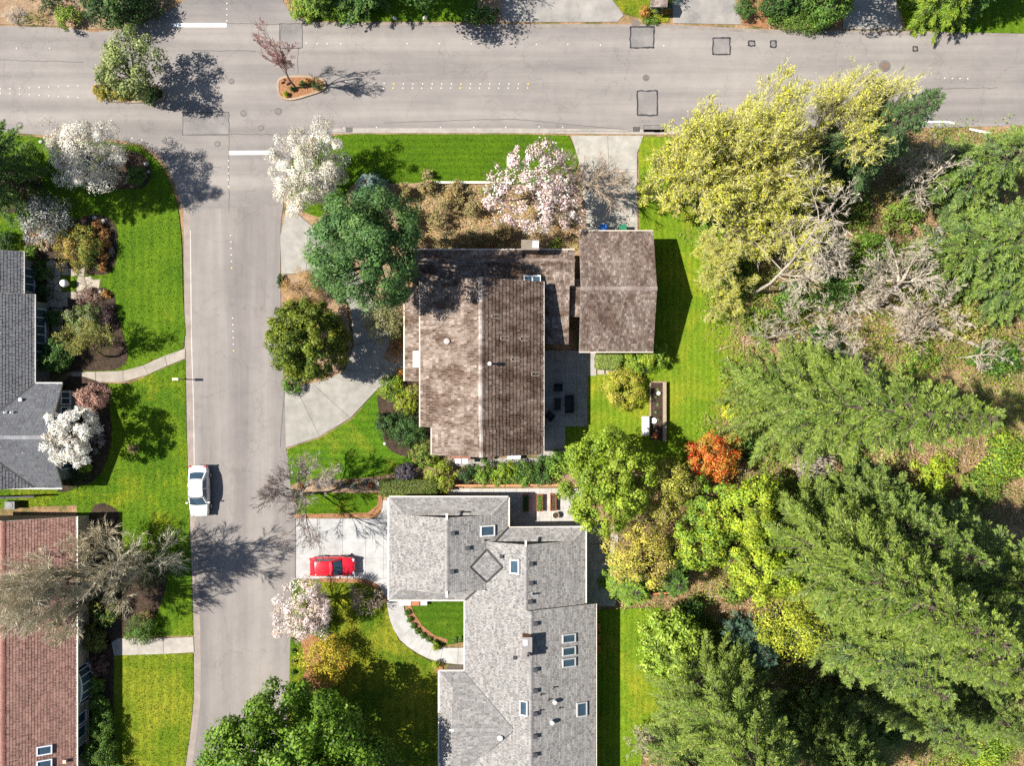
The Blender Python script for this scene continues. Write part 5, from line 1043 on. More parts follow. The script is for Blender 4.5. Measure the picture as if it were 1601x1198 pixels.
# ---- red-tiled house garden
MOSS = (0.25, 0.22, 0.14)
bare_tree('mossy_bare_tree', 'huge bare tree with mossy limbs spreading over the red tiled roof', (206, 890), 15, (9, 7, 7, 6, 11), (1.0, 0.7, 0.65, 0.7, 0.8), (0.8, 0.6, 0.5, 0.45, 0.4), col=(0.15, 0.13, 0.09), tip=(0.56, 0.5, 0.36), seed=44, r0=0.4, trunk=0.3, minr=0.01, tropic=0.1, spread=6.6)
bare_tree('mossy_bare_shrub', 'bare twiggy tree in front of the red tiled house corner', (205, 868), 7.5, (9, 8, 7, 10), (0.95, 0.7, 0.7, 0.75), (0.7, 0.55, 0.5, 0.45), col=(0.2, 0.17, 0.11), tip=(0.58, 0.5, 0.34), seed=42, r0=0.16, spread=3.9, minr=0.01)
leaf_tree('olive_shrub', 'olive green rounded evergreen beneath the bare mossy tree', 222, 882, 1.6, 40, [(0.09, 0.12, 0.025), (0.12, 0.15, 0.03), (0.06, 0.09, 0.02)], 3600, 0.14, 1.3, cat='shrub', trunk_r=0.07)
shrub('olive_shrub', 'yellowish olive shrub left of the round green box by the path', 145, 1000, 22, 1.4, OLV, 2000, 0.12); shrub('rust_shrub', 'rust tinted low shrub above the round green box', 225, 966, 16, 0.9, [(0.3, 0.18, 0.1), (0.2, 0.2, 0.05)], 1000, 0.11)
shrub('olive_shrub', 'shaded olive shrub against the red tiled house wall', 165, 955, 24, 1.6, OLV + MDG, 2000, 0.14)
shrub('round_box', 'round green box shrub overlapping the concrete path', 220, 988, 24, 1.5, [(0.1, 0.18, 0.03), (0.07, 0.14, 0.025)], 3200, 0.1, lump=0.06, ncl=90)
for x, y, r, lab in ((148, 1072, 15, 'uppermost clipped dark shrub beside the bay window'), (154, 1099, 14.5, 'round clipped shrub below the bay window'), (158, 1135, 22, 'larger clipped shrub half in sun beside the yellow lawn'), (155, 1180, 27, 'largest sunlit clipped shrub at the bottom by the red roof')): shrub('clipped_shrub', lab, x, y, r, 1.4 + (y - 1072) * 0.006, [(0.1, 0.19, 0.025), (0.14, 0.24, 0.03), (0.07, 0.14, 0.02)], int(r * r * 6), 0.11, 'clipped shrubs along the red tiled house', lump=0.06, ncl=80)
shrub('brown_shrub', 'brown leaved shrub in shade at the corner of the concrete path', 152, 1042, 17, 0.9, [(0.18, 0.09, 0.07), (0.24, 0.13, 0.1)], 1200, 0.11); shrub('clipped_shrub', 'pale green clipped shrub at the very bottom edge', 180, 1215, 20, 1.3, BRG, 1500, 0.11)

# ---- brown house garden
leaf_tree('cherry_tree', 'large cream white blossoming cherry at the street corner', 487, 268, 4.2, 63, [(0.78, 0.74, 0.67), (0.82, 0.8, 0.75), (0.6, 0.54, 0.44), (0.42, 0.38, 0.26)], 24000, 0.108, 3.0, ncl=150, sig=0.12, lump=0.4, crown='blossom', elong=(0.92, 1.08), twig=200)
conifer('blue_spruce', 'small blue green spruce beside the cream cherry tree', (585, 303), 4.0, 1.5, [(0.1, 0.17, 0.17), (0.13, 0.2, 0.2)], [(0.22, 0.31, 0.32), (0.26, 0.36, 0.37)], seed=51, dens=34)
leaf_tree('magnolia', 'broad pink flowering magnolia north of the garage', 838, 297, 4.4, 80, [(0.78, 0.56, 0.57), (0.82, 0.7, 0.7), (0.66, 0.42, 0.45), (0.8, 0.76, 0.74)], 4300, 0.19, 2.2, ncl=170, sig=0.075, lump=0.3, crown='blossom', elong=(1, 0.92), twig=500, bark=(0.24, 0.19, 0.14), zmin=-0.1)
bare_tree('bare_garden_tree', 'bare grey tree shading the back driveway beside the pink magnolia', (915, 292), 6.8, (9, 8, 7, 11), (0.9, 0.7, 0.7, 0.75), (0.75, 0.55, 0.5, 0.45), col=(0.24, 0.19, 0.14), tip=(0.4, 0.32, 0.24), seed=17, r0=0.13, spread=4.3, minr=0.01)
leaf_tree('big_pine', 'big rounded dark green pine over the curved driveway', 575, 388, 10.8, 88, [(0.05, 0.125, 0.035), (0.07, 0.155, 0.04), (0.095, 0.19, 0.05), (0.13, 0.22, 0.06)], 30000, 0.25, 6.2, ncl=210, sig=0.125, lump=0.34, asp=0.35, base=(622, 418), zmin=-0.7)
leaf_tree('yew_tree', 'dense olive green yew inside the curved driveway', 481, 534, 4.6, 60, [(0.09, 0.13, 0.012), (0.14, 0.18, 0.015), (0.2, 0.23, 0.02), (0.06, 0.1, 0.012)], 24000, 0.22, 4.0, ncl=230, sig=0.11, lump=0.16, asp=0.5, elong=(0.97, 1.1), zmin=-0.8)
shrub('orange_grass', 'mound of orange tan grass at the top of the drive island', 472, 452, 31, 1.6, [(0.4, 0.25, 0.1), (0.34, 0.2, 0.07), (0.46, 0.32, 0.15)], 4200, 0.22, asp=0.12, up=0.9, lump=0.08); shrub('island_shrub', 'green shrub at the lower tip of the drive island', 456, 598, 18, 0.9, MDG + BRG, 1400, 0.13)
shrub('island_shrub', 'small dark shrub at the road edge beside the orange grass', 438, 440, 8, 0.7, DKG, 500, 0.12, elong=(0.6, 1.3)); shrub('island_shrub', 'purple grey twiggy shrub right of the orange grass', 508, 452, 16, 0.9, [(0.12, 0.1, 0.08), (0.2, 0.16, 0.1)], 900, 0.11)
leaf_tree('contorted_shrub', 'pale olive shrub under the pine beside the porch roof', 603, 500, 2.2, 34, [(0.26, 0.26, 0.1), (0.32, 0.3, 0.15), (0.18, 0.2, 0.06)], 3200, 0.12, 1.6, cat='shrub', trunk_r=0.06, twig=160, bark=(0.32, 0.27, 0.18))
shrub('red_shrub', 'small orange red shrub by the porch edge', 620, 540, 13, 0.9, [(0.4, 0.13, 0.05), (0.3, 0.2, 0.05)], 800, 0.11); shrub('gold_shrub', 'green and gold shrub between porch and pale olive shrub', 624, 515, 10, 1.3, OLV + LIME, 800, 0.12, elong=(0.7, 1.6)); shrub('red_shrub', 'orange shrub by the driveway end above the lime ball', 626, 584, 8, 0.7, ORG, 400, 0.1)
rng = np.random.default_rng(77)
XB = [(632, 300, 24, 1.2, 'orange tan twiggy shrub at the left of the border'), (668, 292, 26, 1.1, 'tan twiggy shrub beside the white edging'), (705, 300, 26, 1.2, 'golden tan shrub in the middle of the border'), (640, 340, 26, 1.4, 'greenish brown shrub right of the big pine'), (690, 335, 30, 1.6, 'tan feathery shrub in the heart of the border'), (738, 325, 28, 1.5, 'straw coloured shrub left of the pink magnolia'), (735, 370, 26, 1.6, 'dry twiggy shrub near the brown roof edge'), (785, 365, 28, 1.6, 'orange dry shrub below the pink magnolia'), (690, 378, 28, 1.5, 'shaded brown shrub beside the shaded roof'), (650, 375, 20, 1.3, 'reddish shrub tucked under the pine'), (800, 395, 18, 1.2, 'pale dry shrub left of the chimney'), (770, 300, 18, 1.0, 'green shrub beside the white edging strip'), (860, 385, 12, 0.8, 'bright green plant between chimney and garage'), (880, 345, 20, 0.9, 'tan dry shrub beside the back driveway')]
for k, (x, y, r, h, lab) in enumerate(XB):
    c = TAN if k not in (11, 12, 3) else BRG + OLV
    bare_tree('border_shrub', lab, ((W(x, y, h * .6)[0] * S + 800.5), 599 - W(x, y, h * .6)[1] * S), h * 1.5, (8, 7, 6), (0.8, 0.65, 0.6), (0.8, 0.7, 0.7), col=(0.2, 0.14, 0.08), tip=(0.36, 0.26, 0.14), seed=200 + k, stems=4, leaves=c + ([(0.42, 0.24, 0.07)] if k in (0, 2, 7) else []), leafn=1500 if k < 11 else 1200, leafsize=0.13, cat='shrub', leafname='leaves', r0=0.035)
shrub('lime_ball', 'round lime green clipped shrub by the driveway', 612, 607, 21, 1.3, LIME + BRG, 2600, 0.11, lump=0.05, ncl=90)
for x, y, r, c, lab in ((634, 630, 20, LIME + OLV, 'yellow green loose shrub below the lime ball'), (608, 664, 21, MDG + DKG, 'dark glossy rhododendron at the lawn side'), (642, 672, 29, DKG + MDG, 'largest dark glossy rhododendron against the brown house'), (665, 712, 23, OLV + BRG, 'yellow green rhododendron at the lower corner of the brown house'), (648, 612, 12, OLV, 'small olive shrub by the porch corner'), (690, 746, 25, LIME + OLV, 'bright yellow green rounded shrub between the two houses'), (730, 742, 14, DKG, 'dark small shrub right of the bright yellow green one'), (758, 742, 18, BRG, 'mid green shrub between the houses below the lean-to'), (790, 741, 20, BRG + LIME, 'lighter green shrub between the houses'), (820, 741, 20, MDG + BRG, 'green shrub nearer the terrace planters'), (850, 738, 22, MDG, 'leafy dark green shrub above the terrace'), (872, 722, 18, BRG, 'green shrub under the big yellow green tree'), (634, 741, 18, [(0.06, 0.05, 0.07), (0.1, 0.09, 0.11)], 'dark purple mound above the long clipped hedge')):
    shrub('garden_shrub', lab, x, y, r, 0.9 + r * 0.022, c, int(500 + r * r * 3.6), 0.14)
def hedge_box(name, label, x0, x1, y0, y1, h, cols, n=5200):
    rng = np.random.default_rng(int(x0)); a, b = W(x0, y1, h * .7), W(x1, y0, h * .7); c = (a + b) / 2; t = thing(name, label, 'hedge', (c[0], c[1], 0)); sx, sy = (b - a)[:2]
    p = rng.uniform(-1, 1, (n, 3)); k = rng.integers(0, 4, n); p[k >= 2, 2] = 1; p[k == 0, 0] = np.sign(p[k == 0, 0]); p[k == 1, 1] = np.sign(p[k == 1, 1]); nr = unit(p ** 7 * A(1, 1, 1.3) + rng.normal(0, 0.4, (n, 3)))
    q = p * A(sx / 2, sy / 2, h / 2) * (1 - 0.06 * (np.abs(p[:, :1]) * np.abs(p[:, 1:2])) ** 4) + A(0, 0, h / 2) + rng.normal(0, 0.05, (n, 3)); q[:, 2] = np.maximum(q[:, 2], 0.06)
    MB().quads(leaf_quads(q, nr, 0.12, rng), pick(cols, n, rng)).build('foliage', M['leaf'], t, local=True)
    mb = MB(); [mb.segs([A(x, 0, 0)], [A(x, 0, h * 0.8)], 0.05, 0.02, BARK, 5) for x in np.linspace(-sx * 0.4, sx * 0.4, 5)]; mb.build('stem', M['bark'], t, local=True)
hedge_box('clipped_hedge', 'long clipped olive hedge above the grey garage roof', 596, 684, 750, 777, 1.3, [(0.1, 0.14, 0.025), (0.14, 0.18, 0.03), (0.08, 0.12, 0.02)], 6000)
hedge_box('clipped_hedge', 'clipped grey green shrub block below the garage wall', 932, 969, 553, 577, 1.2, [(0.2, 0.27, 0.05), (0.26, 0.32, 0.08), (0.15, 0.22, 0.04)], 3600)
for k in range(14):
    x = 470 + k * 9.2; shrub('tulip_row', ['red', 'white', 'pink', 'violet'][k % 4] + ' flower clump above the small lawn strip, ' + ORD[k] + ' from the street', x, 760 - (k % 3) * 3, 5, 0.4, [[(0.5, 0.08, 0.05), (0.1, 0.18, 0.03)], [(0.7, 0.68, 0.62), (0.1, 0.16, 0.03)], [(0.6, 0.32, 0.28), (0.14, 0.2, 0.03)], [(0.26, 0.2, 0.36), (0.1, 0.16, 0.03)]][k % 4], 220, 0.09, 'flower clumps along the lawn strip', stems=False)
bare_tree('grey_bare_tree', 'bare grey tree at the street edge beside the small lawn strip', (478, 772), 8.4, (9, 9, 8, 11), (0.95, 0.7, 0.7, 0.75), (0.75, 0.55, 0.5, 0.45), col=(0.18, 0.15, 0.13), tip=(0.34, 0.28, 0.25), seed=23, r0=0.16, spread=4.4, minr=0.01)
# ---- grey house garden
leaf_tree('pink_cherry', 'pale pink blossoming tree at the street corner of the driveway', 477, 955, 3.8, 45, PNK[:2] + [(0.74, 0.66, 0.62), (0.5, 0.4, 0.3)], 7500, 0.12, 2.0, ncl=130, sig=0.13, lump=0.4, crown='blossom', twig=260, elong=(0.95, 1.05))
shrub('under_shrub', 'green shrub peeping from beneath the pale pink blossom', 498, 975, 22, 1.3, MDG + DKG, 1700, 0.14)
bare_tree('twiggy_shrub', 'grey twiggy shrub by the curved bark edging', (574, 926), 2.6, (8, 7, 6), (0.8, 0.65, 0.6), (0.7, 0.7, 0.6), col=(0.2, 0.15, 0.12), tip=(0.42, 0.33, 0.27), seed=24, stems=5, cat='shrub', r0=0.03)
shrub('dark_mound', 'small dark green mound at the end of the curved bark edging', 588, 930, 10, 0.8, MDG, 700, 0.11)
leaf_tree('gold_maple', 'golden yellow and orange shrub in the bark bed near the road', 512, 1030, 1.6, 36, [(0.48, 0.4, 0.03), (0.4, 0.34, 0.03), (0.46, 0.26, 0.05), (0.38, 0.38, 0.03)], 4600, 0.14, 1.3, cat='shrub', trunk_r=0.06, lump=0.4)
shrub('orange_maple', 'orange shrub below the golden one in the bark bed', 505, 1058, 20, 0.9, [(0.42, 0.17, 0.05), (0.36, 0.24, 0.06), (0.44, 0.3, 0.06)], 1000, 0.12)
leaf_tree('laurel_tree', 'huge glossy green tree at the bottom edge between road and house', 460, 1204, 6.0, 150, [(0.09, 0.18, 0.012), (0.13, 0.24, 0.016), (0.06, 0.125, 0.01), (0.17, 0.28, 0.024)], 46000, 0.27, 5.6, ncl=380, sig=0.085, lump=0.2, elong=(1.0, 0.86))
for k, y in enumerate((1000, 1018, 1036, 1052)): shrub('edging_plant', ['first', 'second', 'third', 'lowest'][k] + ' small dark plant along the road edge below the pink tree', 459, y, 3.2, 0.4, DKG, 160, 0.1, 'dark plants along the road edge')
for k, (x, y) in enumerate(((637, 958), (641, 969), (646, 979), (653, 987), (661, 994), (670, 1000), (680, 1005), (684, 1012), (712, 1002), (720, 1000))): shrub('path_plant', ['first', 'second', 'third', 'fourth', 'fifth', 'sixth', 'seventh', 'eighth', 'ninth', 'last'][k] + ' low green plant counted along the curved front path', x, y, 4.6, 0.4, BRG + MDG, 240, 0.1, 'plants edging the curved front path')
shrub('upright_plant', 'yellow green upright plant at the bend of the front path', 681, 1012, 6, 1.0, LIME, 400, 0.1); shrub('upright_plant', 'small yellow green plant at the house corner by the path end', 682, 1040, 6, 0.9, LIME, 400, 0.1)
leaf_tree('big_lime_tree', 'large yellow green tree beside the terrace planters', 945, 752, 6.2, 74, [(0.19, 0.28, 0.02), (0.25, 0.34, 0.025), (0.13, 0.21, 0.02), (0.3, 0.38, 0.04)], 17000, 0.21, 3.8, ncl=160, sig=0.11, lump=0.22, elong=(0.95, 1.08))
leaf_tree('budding_tree', 'twiggy olive yellow tree right of the large yellow green tree', 1036, 765, 4.5, 46, [(0.32, 0.32, 0.05), (0.4, 0.38, 0.06), (0.22, 0.24, 0.04)], 5200, 0.15, 2.6, ncl=90, twig=200, sig=0.16, bark=(0.3, 0.22, 0.14), lump=0.35)
leaf_tree('budding_tree', 'golden olive twiggy tree at the corner of the paved side yard', 1000, 868, 4.2, 54, [(0.46, 0.42, 0.05), (0.38, 0.35, 0.05), (0.42, 0.3, 0.12), (0.5, 0.46, 0.08)], 5200, 0.15, 2.3, ncl=100, twig=240, sig=0.15, bark=(0.33, 0.23, 0.14), lump=0.35)
leaf_tree('red_photinia', 'vivid orange red leaved tree at the edge of the back lawn', 1119, 716, 3.2, 39, [(0.58, 0.13, 0.02), (0.55, 0.05, 0.02), (0.55, 0.24, 0.04), (0.34, 0.26, 0.05), (0.5, 0.3, 0.05)], 4600, 0.17, 2.2, ncl=90, lump=0.35, sig=0.16)
leaf_tree('lime_maple', 'bright lime leaved tree below the red tree', 1112, 800, 4.6, 44, LIME + BRG, 4600, 0.2, 2.6, lump=0.4, ncl=64, sig=0.15); leaf_tree('lime_maple', 'tall bright lime tree right of the red tree at the wood edge', 1178, 800, 6.0, 56, LIME, 6200, 0.2, 3.0, lump=0.45, ncl=80, sig=0.14)
leaf_tree('lime_maple', 'lime and green tree left of the bare soil clearing', 1105, 850, 4.4, 48, BRG + LIME, 4600, 0.22, 2.6, lump=0.4, ncl=62, sig=0.15)
leaf_tree('lime_maple', 'yellow lime tree right of the bare soil clearing', 1185, 890, 7.0, 50, LIME, 5600, 0.2, 4.0, lump=0.4, ncl=70, sig=0.15); leaf_tree('lime_cedar', 'yellow lime cedar low at the edge of the firs', 1235, 965, 6.5, 52, [(0.3, 0.36, 0.03), (0.4, 0.42, 0.04)], 5200, 0.19, 3.6, lump=0.35, asp=0.35)
leaf_tree('round_lime_tree', 'round bright lime tree on the back lawn of the grey house', 1048, 1007, 3.6, 51, [(0.26, 0.37, 0.04), (0.2, 0.31, 0.035), (0.32, 0.42, 0.06)], 4600, 0.25, 2.3, ncl=130, sig=0.13, lump=0.12)
shrub('glossy_shrub', 'dark glossy shrub behind the round bright lime tree', 1080, 962, 28, 2.0, MDG, 2200, 0.19); shrub('glossy_shrub', 'mid green shrub at the clearing edge below the lime trees', 1000, 925, 16, 1.0, OLV, 900, 0.13)
conifer('weeping_cedar', 'drooping green cedar beside the paved side yard', (978, 900), 5.5, 2.9, BRG, LIME, seed=61, dens=26, droop=0.6); conifer('weeping_cedar', 'second green cedar right of the drooping one by the fence', (1040, 890), 5.5, 2.4, MDG, BRG, seed=62, dens=22, droop=0.5)
for x, y, r, h, c, lab in ((992, 565, 26, 1.5, LIME + BRG, 'bright lime shrub below the garage wall'), (1022, 556, 24, 2.0, LIME + BRG, 'taller bright lime shrub at the garage corner'), (975, 609, 33, 1.9, [(0.36, 0.36, 0.04), (0.28, 0.32, 0.03), (0.42, 0.36, 0.07)], 'rounded golden shrub on the small back lawn')): shrub('garden_shrub', lab, x, y, r, h, c, int(r * r * 6), 0.13)

# ------------------------------------------------------------------ the wood to the east
def uG(px, py, h): w = W(px, py, h); return (w[0] * S + 800.5, 599 - w[1] * S)
FG = 'firs in the wood'
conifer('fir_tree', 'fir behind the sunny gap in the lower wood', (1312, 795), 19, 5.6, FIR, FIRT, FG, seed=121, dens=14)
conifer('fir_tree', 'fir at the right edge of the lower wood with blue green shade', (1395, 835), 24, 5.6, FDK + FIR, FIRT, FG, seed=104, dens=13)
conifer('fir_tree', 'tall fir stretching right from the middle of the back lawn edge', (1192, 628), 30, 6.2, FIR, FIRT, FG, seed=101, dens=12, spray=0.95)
conifer('fir_tree', 'tall fir below the long horizontal one, beyond the lime trees', (1215, 820), 29, 6.4, FIR, FIRT, FG, seed=102, dens=12, spray=0.95)
conifer('fir_tree', 'broad fir in the middle of the lower wood', (1285, 872), 27, 6.4, FIR, FIRT, FG, seed=103, dens=12, spray=0.95)
conifer('fir_tree', 'fir rising from behind the round lime tree at lower right', (1080, 1040), 27, 6.0, FIR, FIRT, FG, seed=105, dens=12, spray=0.95)
conifer('fir_tree', 'fir near the bottom edge right of the back lawn', (1130, 1130), 22, 5.4, FIR, FIRT, FG, seed=106, dens=13)
conifer('fir_tree', 'fir by the bottom edge below the dark clearing', (1255, 1120), 15, 4.6, FIR + FDK, FIRT, FG, seed=107, dens=15)
conifer('fir_tree', 'fir in the dense right part of the lower wood', (1375, 905), 20, 5.8, FIR, FIRT, FG, seed=122, dens=14)
conifer('fir_tree', 'fir right of the yellow lime cedar', (1262, 935), 20, 5.8, FIR, FIRT, FG, seed=123, dens=14)
conifer('fir_tree', 'fir at the bottom edge right of the twiggy bush', (1060, 1140), 20, 4.6, FIR, FIRT, FG, seed=124, dens=14)
conifer('fir_tree', 'fir at the right edge just below the sunny gap', (1445, 872), 18, 5.6, FIR + FDK, FIRT, FG, seed=125, dens=14)
conifer('fir_tree', 'fir at the right edge above the dark clearing', (1470, 945), 15, 4.4, FIR, FIRT, FG, seed=126, dens=15)
conifer('fir_tree', 'fir overhanging the upper side of the dark clearing', (1395, 965), 14, 4.2, FIR, FIRT, FG, seed=127, dens=15)
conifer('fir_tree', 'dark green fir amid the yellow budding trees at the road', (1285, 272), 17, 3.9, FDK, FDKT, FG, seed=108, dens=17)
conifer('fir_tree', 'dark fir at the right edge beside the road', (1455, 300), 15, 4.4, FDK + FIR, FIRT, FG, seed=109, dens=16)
conifer('fir_tree', 'bright green fir at the right edge by the woodland path', (1480, 400), 14, 5.0, FIR, FIRT, FG, seed=110, dens=17)
conifer('fir_tree', 'green fir at the right edge above the fallen log', (1530, 450), 12, 4.2, FIR, FIRT, FG, seed=111, dens=16)
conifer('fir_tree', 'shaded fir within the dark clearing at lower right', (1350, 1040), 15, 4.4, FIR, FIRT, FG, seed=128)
conifer('fir_tree', 'fir near the right edge of the dark clearing', (1455, 1050), 13, 4.4, FIR, FIRT, FG, seed=129)
conifer('fir_tree', 'fir at the bottom edge in the dark clearing', (1300, 1150), 12, 4.0, FIR, FIRT, FG, seed=130)
conifer('young_fir', 'young blue green fir between round lime tree and dark clearing', (1160, 985), 7, 2.4, [(0.06, 0.11, 0.05)], [(0.12, 0.2, 0.1), (0.15, 0.23, 0.12)], FG, seed=112, dens=20)
conifer('young_fir', 'small green fir left of the lime ferny shrub', (1345, 745), 5, 1.8, FIR, FIRT, FG, seed=113, dens=22)
YT = 'yellow budding trees by the road'
for k, (b, h, lab, rr) in enumerate([((1095, 330), 13, 'yellow budding tree nearest the back lawn', 0.2), ((1092, 248), 13.5, 'yellow budding tree reaching left over the road edge', 0.2), ((1165, 262), 18.5, 'tallest yellow budding tree overhanging the road', 0.26), ((1228, 266), 18, 'yellow budding tree left of the dark fir', 0.2), ((1140, 370), 12, 'yellow budding tree lowest above the dead white snag', 0.18), ((1128, 425), 8.5, 'low yellow budding tree at the lawn edge beside the garage', 0.15), ((1215, 380), 10, 'yellow budding tree right of the green lawn edge shrubs', 0.15)]):
    if k in (1, 3, 4, 5, 6):
        i0 = {1: 0, 3: 2, 4: 0, 5: 2, 6: 0}[k]; CONIFERS['y%d' % k] = CONIFERS['y%d' % i0]; share('budding_tree', lab, b, h, (5.0, 5.4, 6.4, 5.8, 5.0, 4.0, 4.6)[k], YT, 'y%d' % i0, 1.1 * k); continue
    CONIFERS['y%d' % k] = (None, h, (5.0, 5.4, 6.4, 5.8, 5.0, 4.0, 4.6)[k]); yt_ = bare_tree('budding_tree', lab, b, h, (9, 8, 7, 11), (0.85, 0.66, 0.64, 0.7), (0.72, 0.62, 0.6, 0.6), col=(0.28, 0.23, 0.16), tip=(0.5, 0.47, 0.2), seed=301 + k * 7, stems=3, leaves=YEL + [(0.52, 0.56, 0.08), (0.44, 0.5, 0.07)], leafn=15000, leafsize=0.12, group=YT, r0=rr * 0.7, minr=0.014, spread=(5.0, 5.4, 6.4, 5.8, 5.0, 4.0, 4.6)[k]); CONIFERS['y%d' % k] = (yt_, h, (5.0, 5.4, 6.4, 5.8, 5.0, 4.0, 4.6)[k])
DG = 'dead bare trees in the wood'; DC = (0.38, 0.33, 0.27); DT = (0.46, 0.4, 0.32)
bare_tree('dead_tree', 'white dead snag leaning right beside the back lawn', (1172, 462), 17, (14, 6, 5, 8), (0.34, 0.6, 0.6, 0.6), (1.1, 0.7, 0.7, 0.6), lean=(0.05, 0, 1), trunk=0.8, col=DC, tip=DT, seed=401, group=DG, r0=0.15, minr=0.01, tropic=0.0)
bare_tree('dead_tree', 'grey dead tree with curling branches near the road', (1405, 318), 9, (10, 6, 5, 8), (0.5, 0.6, 0.55, 0.5), (0.8, 0.7, 0.7, 0.6), lean=(0.15, 0.05, 1), col=DC, tip=DT, seed=402, group=DG, r0=0.16, minr=0.01, jit=0.25)
bare_tree('dead_tree', 'largest dead tree with branches radiating in the open wood', (1370, 478), 8, (11, 6, 5, 8), (0.75, 0.6, 0.55, 0.5), (1.05, 0.7, 0.7, 0.6), col=DC, tip=DT, seed=403, group=DG, r0=0.26, minr=0.012, tropic=0.0, spread=4.6)
bare_tree('dead_tree', 'small white dead tree at the edge of the back lawn', (1190, 545), 6, (9, 7, 6), (0.7, 0.6, 0.55), (1.0, 0.7, 0.7), lean=(-0.5, 0.1, 1), col=DC, tip=DT, seed=404, group=DG, r0=0.08, minr=0.015)
bare_tree('dead_tree', 'fan of pale dead branches below the horizontal fir', (1235, 725), 4.5, (12, 7, 5), (0.8, 0.6, 0.55), (0.9, 0.7, 0.7), col=DC, tip=DT, seed=405, group=DG, r0=0.1, minr=0.016, stems=3)
bare_tree('dead_tree', 'pale dead branches at the right edge above the horizontal fir tip', (1500, 560), 5, (9, 7, 6), (0.7, 0.6, 0.55), (1.0, 0.7, 0.7), col=DC, tip=DT, seed=406, group=DG, r0=0.1, minr=0.015)
bare_tree('dead_tree', 'thin bare sapling among the brush by the woodland path', (1395, 395), 7, (9, 6, 5), (0.5, 0.55, 0.5), (0.7, 0.7, 0.6), col=DC, tip=DT, seed=407, group=DG, r0=0.06, minr=0.013)
bare_tree('dead_tree', 'tangled bare tree in the brush above the green fir branches', (1400, 520), 6, (10, 7, 6), (0.8, 0.6, 0.55), (0.9, 0.7, 0.7), col=(0.34, 0.27, 0.2), tip=DT, seed=408, group=DG, r0=0.12, minr=0.015, stems=2)
bare_tree('dead_tree', 'low pale twiggy bush at the bottom edge of the back lawn', (1005, 1150), 3.5, (10, 7, 6), (0.8, 0.6, 0.55), (0.8, 0.7, 0.7), col=DC, tip=(0.45, 0.42, 0.22), seed=409, group=DG, r0=0.06, minr=0.014, stems=4)
for k, (x, y, h, sp, lab) in enumerate([(1245, 420, 7, 2.6, 'pale bare sapling between the white snag and yellow trees'), (1290, 395, 6, 2.4, 'pale bare sapling above the snag branches'), (1345, 430, 7, 3.0, 'bare branching sapling left of the largest dead tree'), (1440, 430, 7, 3.0, 'bare branching sapling above the fallen trunk'), (1330, 540, 5, 2.8, 'bare tangle of branches right of the small white dead tree'), (1455, 500, 5, 2.8, 'bare branches over the middle of the fallen trunk'), (1260, 500, 5, 2.6, 'bare brush between snag and small white dead tree'), (1210, 350, 6, 2.6, 'pale bare sapling beneath the tallest yellow tree'), (1490, 480, 5, 2.4, 'bare branches near the right end of the fallen trunk'), (1300, 720, 4, 2.4, 'fine bare brush right of the fan of dead branches'), (1460, 265, 7, 3.0, 'bare curling tree by the road beside the right edge fir')]):
    bare_tree('dead_tree', lab, uG(x, y, h * 0.6), h, (7, 6, 5, 9), (0.8, 0.65, 0.65, 0.7), (0.75, 0.6, 0.55, 0.5), col=DC, tip=(0.48, 0.42, 0.33), seed=450 + k, group=DG, r0=0.07, minr=0.01, spread=sp, jit=0.22, tropic=0.03)
def log(label, pts, r, seed):
    rng = np.random.default_rng(seed); P = [G(*p, z) for p, z in pts]; c = np.mean(P, 0); t = thing('fallen_log', label, 'log', (c[0], c[1], 0)); P = np.array(P) - A(c[0], c[1], 0)
    mb = MB(); mb.tube(P, np.linspace(r, r * 0.45, len(P)), (0.36, 0.3, 0.25), 10); mb.disc((P[0][0], P[0][1], P[0][2] - r * 0.5), r * 0.7, (0.4, 0.3, 0.2), 10, P[0][2]); mb.build('trunk', M['bark'], t, local=True)
    n = 30; k = rng.uniform(0.1, 0.98, n) * (len(P) - 1.001); i = k.astype(int); f = (k - i)[:, None]; s = P[i] * (1 - f) + P[i + 1] * f; d = unit(rng.normal(0, 1, (n, 3)) * A(1, 1, 0.5) + A(0, 0, 0.4)); 
    sg, _ = grow(rng, s, d, rng.uniform(0.8, 2.2, n), 0.05, (4, 4), (0.6, 0.5), (0.6, 0.6)); mb = MB()
    for p0, p1, ra, rb, lv in sg: p0[:, 2] = np.maximum(p0[:, 2], 0.1); p1[:, 2] = np.maximum(p1[:, 2], 0.1); mb.segs(p0, p1, np.maximum(ra, 0.014), np.maximum(rb, 0.012), np.array(DT) * rng.uniform(0.7, 1.2, (len(p0), 1)), 3)
    mb.build('branches', M['bark'], t, local=True)
log('long fallen grey trunk lying from the largest dead tree to the right edge', [((1380, 480), 0.9), ((1420, 492), 0.9), ((1470, 520), 0.7), ((1530, 545), 0.6), ((1600, 565), 0.5)], 0.3, 1)
log('short thick fallen trunk left of the largest dead tree', [((1362, 480), 0.8), ((1330, 482), 0.6), ((1300, 492), 0.5)], 0.36, 2)
log('narrow fallen branchy trunk across the brush', [((1280, 500), 0.5), ((1320, 560), 0.5), ((1380, 590), 0.5)], 0.14, 3)
